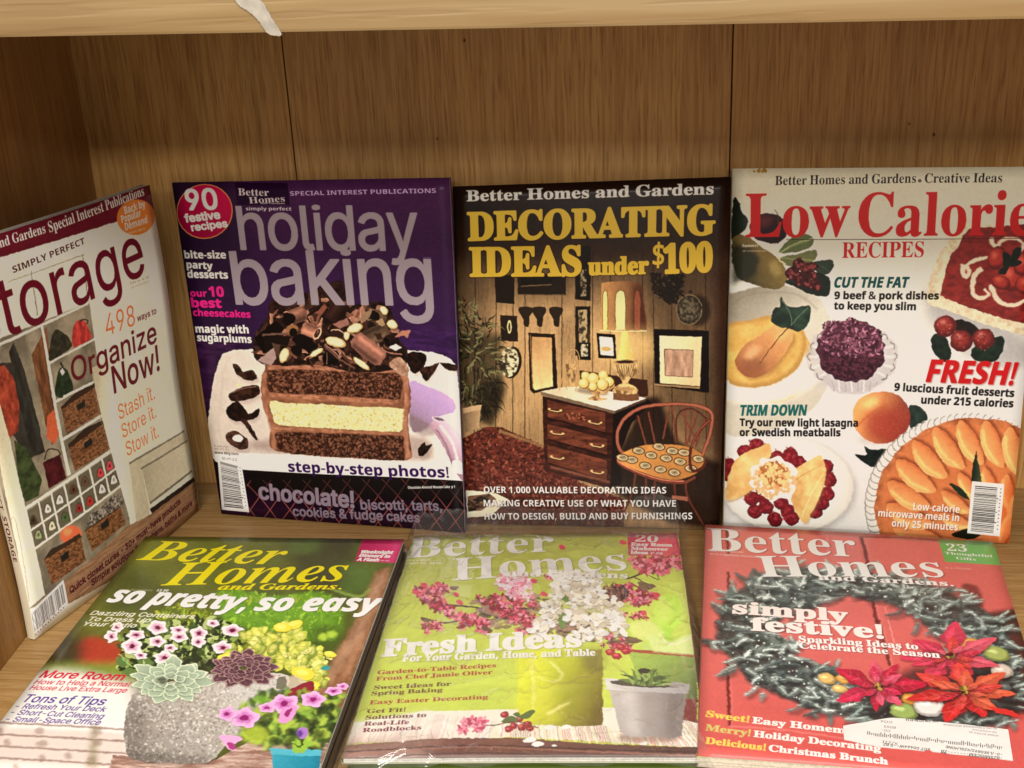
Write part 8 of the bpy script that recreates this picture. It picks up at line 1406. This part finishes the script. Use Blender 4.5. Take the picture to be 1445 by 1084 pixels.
    reparent(out, root)
    return root, S, nrm

def spine_print(bg, items, seed=1):
    """spine artwork: reads downward; canvas 80 x 1344"""
    w, h = 80, 1344
    C = Cover([(0, 0), (w, 0), (w, h), (0, h)], seed, w, h); C.img[:] = lin(bg)
    for t, y0, y1, col, f, k in items: C.text(t, 24, y0, 24, y1, 1, col, f) if False else _down(C, t, y0, y1, col, f, k)
    return C.img
def _down(C, t, y0, y1, col, f, k):
    F = FONTS[f]; x = 0; G = []
    for ch in t:
        if ch == ' ': x += .4; continue
        adv, cs = F.get(ch, F['-'])
        for c in cs: G.append(np.c_[c[:, 0] + x, c[:, 1]])
        x += adv
    tot = x; P = [np.c_[C.w * .30 + g[:, 1] * C.w * k, y0 + g[:, 0] / tot * (y1 - y0)] for g in G]
    r = raster(P, C.w, C.h, 1)
    if r: C.put(r, col)

Q = {
'hol' : ([[312.6, 725.0], [656.5, 752.0], [634.5, 251.0], [243.5, 257.8]], [[-0.28923, -0.04059, 0.00031], [-0.08435, -0.06896, 0.00119], [-0.08729, -0.01834, 0.27068], [-0.30909, 0.01121, 0.26353]]) ,
'dec' : ([[656.6, 738.0], [1015.0, 748.0], [1031.7, 249.7], [640.0, 263.5]], [[-0.08538, -0.05907, 0.00445], [0.11231, -0.05981, 0.0009], [0.11798, -0.00461, 0.26426], [-0.08678, -0.00536, 0.26072]]) ,
'low' : ([[1021.0, 746.0], [1424.0, 767.0], [1475.33, 235.32], [1034.0, 238.0]], [[0.1153, -0.06293, 0.00396], [0.32411, -0.07657, 0.0016], [0.33698, -0.01021, 0.26902], [0.11955, 0.00324, 0.26848]]) ,
'fl' : ([[206.0, 757.0], [570.0, 761.0], [445.24, 1102.51], [-51.14, 1086.54]], [[-0.3247, -0.10986, 0.01852], [-0.12431, -0.11056, 0.01906], [-0.12743, -0.37854, 0.02018], [-0.33338, -0.37771, 0.01962]]) ,
'fm' : ([[584.0, 757.0], [957.0, 752.0], [998.09, 1068.54], [482.77, 1070.28]], [[-0.11933, -0.09748, 0.01401], [0.08, -0.0871, 0.01363], [0.08922, -0.34836, 0.01973], [-0.11671, -0.35889, 0.02013]]) ,
'fr' : ([[996.0, 740.0], [1402.0, 764.5], [1507.95, 1110.7], [984.71, 1066.45]], [[0.10071, -0.08158, 0.01804], [0.30789, -0.09251, 0.01217], [0.28105, -0.35914, 0.01553], [0.08392, -0.34903, 0.02112]]) ,
'sto' : ([[49.89, 902.08], [281.0, 718.0], [212.6, 261.0], [-71.0, 352.0]], [[-0.36624, -0.2206, 0.0], [-0.31099, -0.03203, 0.0], [-0.30896, -0.03306, 0.27299], [-0.3643, -0.2222, 0.28219]]) ,
}
def px_quad(k):   # TL TR BR BL for the print shop
    p = Q[k][0]; return [p[3], p[2], p[1], p[0]] if k in STAND else [p[0], p[1], p[2], p[3]]
STAND = ('hol', 'dec', 'low', 'sto')
def co_quad(k):   # BL BR TR TL
    c = Q[k][1]; return c if k in STAND else [c[3], c[2], c[1], c[0]]

G1 = 'magazines standing against the back of the shelf'; G2 = 'magazines lying face up on the shelf'
sin = math.sin; pi = math.pi
sp = spine_print((206, 196, 172), [("SIMPLY PERFECT", 560, 860, (86, 20, 40), 'B', .42), ("STORAGE", 880, 1050, (86, 20, 40), 'B', .5)])
magazine('storage', co_quad('sto'), .0065, 'tilted closet storage magazine with maroon top band, leaning on the left side wall', cover_storage(px_quad('sto')).img, spine_img=sp, page_kind='grey', group=G1,
         bulge=lambda u, v: .0036 * sin(pi * u) * (1 - .5 * v) + .0012 * sin(3 * pi * v + u), back_col=(.45, .42, .38), gloss=.34)
magazine('holiday', co_quad('hol'), .0045, 'purple holiday baking magazine with a slice of chocolate layer cake', cover_holiday(px_quad('hol')).img, page_kind='cream', group=G1,
         bulge=lambda u, v: -.0020 * sin(pi * v) * sin(pi * u) + .0010 * sin(5 * u + 2 * v) + .0016 * u ** 6 * (1 - v) ** 2, back_col=(.05, .02, .08), spine_col=(.05, .02, .08), gloss=.3)
magazine('decorating', co_quad('dec'), .0045, 'dark brown decorating magazine with yellow title, dresser and chair', cover_decorating(px_quad('dec')).img, page_kind='cream', group=G1,
         bulge=lambda u, v: .0022 * sin(pi * v) * sin(pi * u) - .0008 * sin(4 * v + 2 * u), back_col=(.03, .02, .02), spine_col=(.04, .025, .02), gloss=.28)
sp = spine_print((214, 204, 180), [("Better Homes and Gardens Creative Ideas", 250, 560, (60, 52, 50), 'S', .5), ("LOW CALORIE RECIPES", 590, 900, (60, 52, 50), 'SI', .55), ("Summer 1998", 950, 1060, (60, 52, 50), 'S', .4)])
magazine('low_calorie', co_quad('low'), .0042, 'white recipe magazine with red title, fruit desserts and a peach pie', cover_low(px_quad('low')).img, spine_img=sp, page_kind='cream', group=G1,
         bulge=lambda u, v: .0026 * sin(pi * u) * (.4 + v) + .0006 * sin(7 * v), back_col=(.6, .57, .5), gloss=.36)

mag_fl = magazine('patio', co_quad('fl'), .0045, 'green garden magazine with yellow title, petunias and succulents in a stone pot', cover_patio(px_quad('fl')).img, page_kind='white', group=G2,
         bulge=lambda u, v: .0006 * sin(2 * pi * u + 1) * (1 - v) + .0007 * sin(pi * v), back_col=(.08, .07, .06), spine_col=(.3, .28, .2), gloss=.26)
mag_fm = magazine('fresh', co_quad('fm'), .0042, 'lime green magazine with pink and white blossom, inside a clear plastic sleeve', cover_fresh(px_quad('fm')).img, page_kind='white', group=G2,
         bulge=lambda u, v: .0010 * sin(pi * u) * (.5 + .5 * v), back_col=(.3, .3, .2), spine_col=(.4, .45, .15), gloss=.26)
mag_fr = magazine('festive', co_quad('fr'), .0078, 'red christmas magazine with a fir wreath, poinsettias and an address label', cover_festive(px_quad('fr')).img, page_kind='cream', group=G2,
         bulge=lambda u, v: .0012 * sin(pi * u) * (1 - .5 * v) + .0004 * sin(6 * v), back_col=(.4, .3, .25), spine_col=(.52, .20, .17), gloss=.28)

# the copies underneath
def under(base, drop, th, rot, dx, dy, key, label, cover_col, back_col, page_kind, spine_col, sc=1.0, front_drop=0, img=None):
    q = [Vector(p) for p in co_quad(base)]; c = sum(q, Vector()) / 4
    R_ = Matrix.Rotation(math.radians(rot), 3, 'Z'); out = []
    for i, p in enumerate(q):
        v = R_ @ (p - c) * sc + c + Vector((dx, dy, -drop - (front_drop if i < 2 else 0))); out.append(tuple(v))
    return magazine(key, out, th, label, img=img, cover_col=cover_col, back_col=back_col, page_kind=page_kind, spine_col=spine_col, group='magazines underneath the top ones')
under('fl', .0052, .0060, -.3, -.0005, -.001, 'dark_copy', 'dark covered magazine, blackened for shadow, directly under the green garden magazine', (.012, .011, .011), (.015, .013, .012), 'brown', (.012, .011, .011))  # near-black is part dark cover, part shadow painted in at the pile's side
under('fl', .0118, .0060, -1.2, .0020, .0015, 'brown_copy', 'dark brown magazine at the bottom of the left pile', (.085, .055, .03), (.085, .055, .03), 'brown', (.07, .045, .03), front_drop=.0012)
under('fm', .0048, .0072, .4, .001, -.009, 'green_copy', 'second green magazine under the sleeved blossom magazine, its lower edge sticking out', (.12, .17, .03), (.12, .12, .1), 'white', (.28, .36, .08), front_drop=.004)
under('fr', .0081, .0042, -.6, .0005, -.001, 'cream_copy', 'magazine with worn cream page edges under the red christmas magazine', (.42, .16, .14), (.5, .47, .42), 'cream', (.50, .38, .32), front_drop=.0040)

# ---------------------------------------------------------------- address label on the red magazine
root_fr, S_fr, n_fr = mag_fr
Hq = homog(px_quad('fr'), [(0, 1), (1, 1), (1, 0), (0, 0)])
def puv(H, x, y):
    q = H @ np.array([x, y, 1.0]); return q[0] / q[2], q[1] / q[2]
o2 = (970, 880, 3.042)
LC = Cover([(970 + x / 3.042, 880 + y / 3.042) for x, y in ((655, 415), (1405, 415), (1405, 605), (655, 605))], 91, 1100, 420)
LC.img[:] = lin((226, 222, 220)); LC.img *= np.exp((fbm(LC.rng, 1100, 420, 160, 90, 3)[..., None] - .5) * .18)
LC.o = o2; ink = (70, 66, 70)
L_ = []
for i in range(72):
    t = i / 71; x = 772 + 574 * t; y = 490 + 56 * t; a = LC.rng.choice([4, 9, 9]); b = LC.rng.choice([3, 9])
    L_.append(np.array([(x, y - b), (x + 3.4, y - b), (x + 3.4, y + a), (x, y + a)]))
LC.polys(L_, ink)
LC.text("ADC 338 32186 8116", 1078, 436, 938, 430, 9, ink, 'N', bold=.04); LC.micro(1330, 466, 1100, 450, 9, ink, 2); LC.micro(1336, 496, 1210, 480, 9, ink, 5); LC.micro(1330, 482, 1225, 470, 8, ink, 7)
LC.text("CO6", 880, 440, 830, 436, 9, ink, 'N'); LC.text("B0S5", 895, 462, 845, 457, 9, ink, 'N'); LC.text("CO*", 872, 476, 836, 472, 9, ink, 'N')
LC.text("X/ZII", 905, 528, 838, 520, 10, ink, 'N'); LC.text("LOT 00464W--S BZ", 1040, 552, 842, 530, 10, ink, 'N', bold=.03); LC.text("*0#/LSES89Z/9ZSLHONE", 1352, 572, 1110, 540, 10, ink, 'N', bold=.03); LC.text("#BZXMRSCEM*******ZB", 1352, 586, 1090, 558, 10, ink, 'N', bold=.03)
top = [(668, 458), (876, 424), (1130, 446), (1378, 471)]; bot = [(672, 514), (830, 546), (1024, 562), (1398, 599)]
def edge(pl, t):
    x = [p[0] for p in pl]; X = x[0] + (x[-1] - x[0]) * t; return X, float(np.interp(X, x, [p[1] for p in pl]))
V = []; UV = []; F = []; nx, ny = 40, 6
for s, w in ((0, -.0006), (1, -.0002)):
    for j in range(ny + 1):
        for i in range(nx + 1):
            a = edge(top, i / nx); b = edge(bot, i / nx); t = j / ny; X = a[0] * (1 - t) + b[0] * t; Y = a[1] * (1 - t) + b[1] * t
            if j == ny and abs(X - 1035) < 12: Y -= 9
            px = 970 + X / 3.042; py = 880 + Y / 3.042; u, v = puv(Hq, px, py)
            V.append(S_fr(u, v, w - .0001 * sin(i * .9))); q = LC.H @ np.array([px, py, 1]); UV.append((q[0] / q[2] / 1100, 1 - q[1] / q[2] / 420))
k = (nx + 1) * (ny + 1)
for s in (0, 1):
    for j in range(ny):
        for i in range(nx):
            a = s * k + j * (nx + 1) + i; f = (a, a + nx + 1, a + nx + 2, a + 1); F.append(f if s == 0 else f[::-1])
lab = link('address_label', mesh('address_label', V, F, UV), print_mat('address_label', LC.img, .45, .1)); reparent([lab], root_fr)

# ---------------------------------------------------------------- clear plastic sleeve round the lime green magazine
root_fm, S_fm, n_fm = mag_fm
Hm = homog(px_quad('fm'), [(0, 1), (1, 1), (1, 0), (0, 0)])
def crease(pts, z, amp, wid): return [puv(Hm, z[0] + x / z[2], z[1] + y / z[2]) for x, y in pts], amp, wid
m1, m2, m3 = (480, 730, 2.779), (480, 900, 2.779), (540, 760, 6.021)
CR = [crease([(180, 40), (215, 180), (205, 280), (150, 380), (100, 520)], m3, .0026, .0065), crease([(10, 750), (140, 660), (250, 570)], m3, .0018, .005), crease([(120, 800), (230, 690), (330, 540)], m3, .0018, .005), crease([(20, 860), (60, 700), (120, 560)], m3, .0012, .005),
      crease([(280, 95), (400, 80), (560, 80)], m1, .0012, .004), crease([(640, 88), (760, 92), (905, 110)], m1, .0026, .006), crease([(700, 150), (860, 118), (1000, 130), (1090, 180)], m1, .0014, .006), crease([(660, 170), (700, 250), (690, 330)], m1, .0012, .006),
      crease([(800, 300), (830, 380), (800, 470)], m1, .0016, .007), crease([(1180, 250), (1330, 300), (1350, 380), (1300, 430)], m1, .0009, .006), crease([(740, 40), (752, 200), (765, 290)], m2, .0012, .005), crease([(820, 300), (865, 270), (905, 248)], m2, .0016, .007), crease([(770, 150), (850, 170), (872, 140), (830, 90)], m2, .0012, .005),
      crease([(420, 200), (640, 160), (820, 140)], m2, .0010, .008), crease([(30, 470), (200, 430), (340, 400)], m2, .0014, .008), crease([(150, 490), (260, 455), (400, 500)], m2, .0030, .012), crease([(60, 380), (90, 200), (140, 60)], m2, .0008, .006), crease([(1330, 60), (1375, 250), (1400, 400)], m2, .0008, .006), crease([(1300, 60), (1330, 160), (1340, 250)], m1, .0012, .006)]
nu, nv = 190, 230; rg = np.random.default_rng(8)
U, Vv = np.meshgrid(np.linspace(-.035, 1.035, nu), np.linspace(-.028, 1.082, nv))
h = np.full(U.shape, .0013)
n1 = fbm(rg, nu, nv, 34, 46, 3); n2 = fbm(rg, nu, nv, 11, 18, 2); n3 = fbm(rg, nu, nv, 5, 6, 2)
h += .0020 * np.clip(1 - np.abs(n1 - .5) * 10, 0, 1) ** 2 + .0009 * np.clip(1 - np.abs(n2 - .5) * 11, 0, 1) + .00022 * n3
for P, amp, wid in CR:
    D = np.full(U.shape, 9.0)
    for (a, b), (c, d) in zip(P[:-1], P[1:]):
        t = np.clip(((U - a) * (c - a) + (Vv - b) * (d - b) * 1.7) / ((c - a) ** 2 + (d - b) ** 2 * 1.7 + 1e-9), 0, 1)
        D = np.minimum(D, np.hypot(U - a - t * (c - a), (Vv - b - t * (d - b)) * 1.3))
    h += amp * 1.2 * np.exp(-(D / (wid * .72)) ** 2)
ov = np.maximum(Vv - 1, 0); un = np.maximum(-Vv, 0); sd = np.maximum(np.maximum(-U, U - 1), 0)
flap = ov * (.09 + .10 * U ** 2) * (1 + .25 * np.sin(U * 23) + .3 * (n1 - .5)); h += flap + ov * .16 * (n2 - .5)
h -= un * (.03 + .16 * np.exp(-((U - .2) / .10) ** 2) * (.7 + .3 * np.sin(U * 34)) + .06 * np.sin(U * 21)); h -= sd * .36
keep = (Vv > 1) | (Vv < 0) | True
def S_ext(u, v, hh): 
    uc, vc = min(max(u, 0), 1), min(max(v, 0), 1)
    return S_fm(uc, vc, -hh) + (S_fm(1, vc, 0) - S_fm(0, vc, 0)) * (u - uc) + (S_fm(uc, 1, 0) - S_fm(uc, 0, 0)) * (v - vc)
V = []; wob = fbm(rg, nu, 1, 14, 4, 2)[0]
for j in range(nv):
    for i in range(nu):
        v = Vv[j, i] + (wob[i] - .5) * .02 * min(1, ov[j, i] / .07)
        p = S_ext(U[j, i], v, h[j, i])
        if p.z < .0012: p.z = .0012
        V.append(p)
F = [(j * nu + i, j * nu + i + 1, (j + 1) * nu + i + 1, (j + 1) * nu + i) for j in range(nv - 1) for i in range(nu - 1)]
mt = bpy.data.materials.new('clear_film'); mt.use_nodes = True; nt = mt.node_tree; nt.nodes.remove(nt.nodes['Principled BSDF'])
tr = N(nt, 'ShaderNodeBsdfTransparent'); tr.inputs[0].default_value = (1, 1, 1, 1); gl = N(nt, 'ShaderNodeBsdfAnisotropic'); gl.inputs['Roughness'].default_value = .10; gl.inputs['Color'].default_value = (1, 1, 1, 1)
df = N(nt, 'ShaderNodeBsdfDiffuse'); df.inputs[0].default_value = (.85, .85, .83, 1)
lw = N(nt, 'ShaderNodeLayerWeight'); lw.inputs[0].default_value = .5; pw = N(nt, 'ShaderNodeMath', operation='POWER'); pw.inputs[1].default_value = 3.5; nt.links.new(lw.outputs['Facing'], pw.inputs[0])
mu = N(nt, 'ShaderNodeMath', operation='MULTIPLY_ADD'); mu.inputs[1].default_value = .85; mu.inputs[2].default_value = .055; nt.links.new(pw.outputs[0], mu.inputs[0])
m1_ = N(nt, 'ShaderNodeMixShader'); m1_.inputs[0].default_value = .045; nt.links.new(tr.outputs[0], m1_.inputs[1]); nt.links.new(df.outputs[0], m1_.inputs[2])
m2_ = N(nt, 'ShaderNodeMixShader'); nt.links.new(mu.outputs[0], m2_.inputs[0]); nt.links.new(m1_.outputs[0], m2_.inputs[1]); nt.links.new(gl.outputs[0], m2_.inputs[2]); nt.links.new(m2_.outputs[0], nt.nodes['Material Output'].inputs[0])
sl = link('plastic_sleeve', mesh('plastic_sleeve', V, F, None, True), mt)
sl['label'] = 'crinkled clear plastic sleeve wrapped over the lime green blossom magazine'; sl['category'] = 'plastic sleeve'
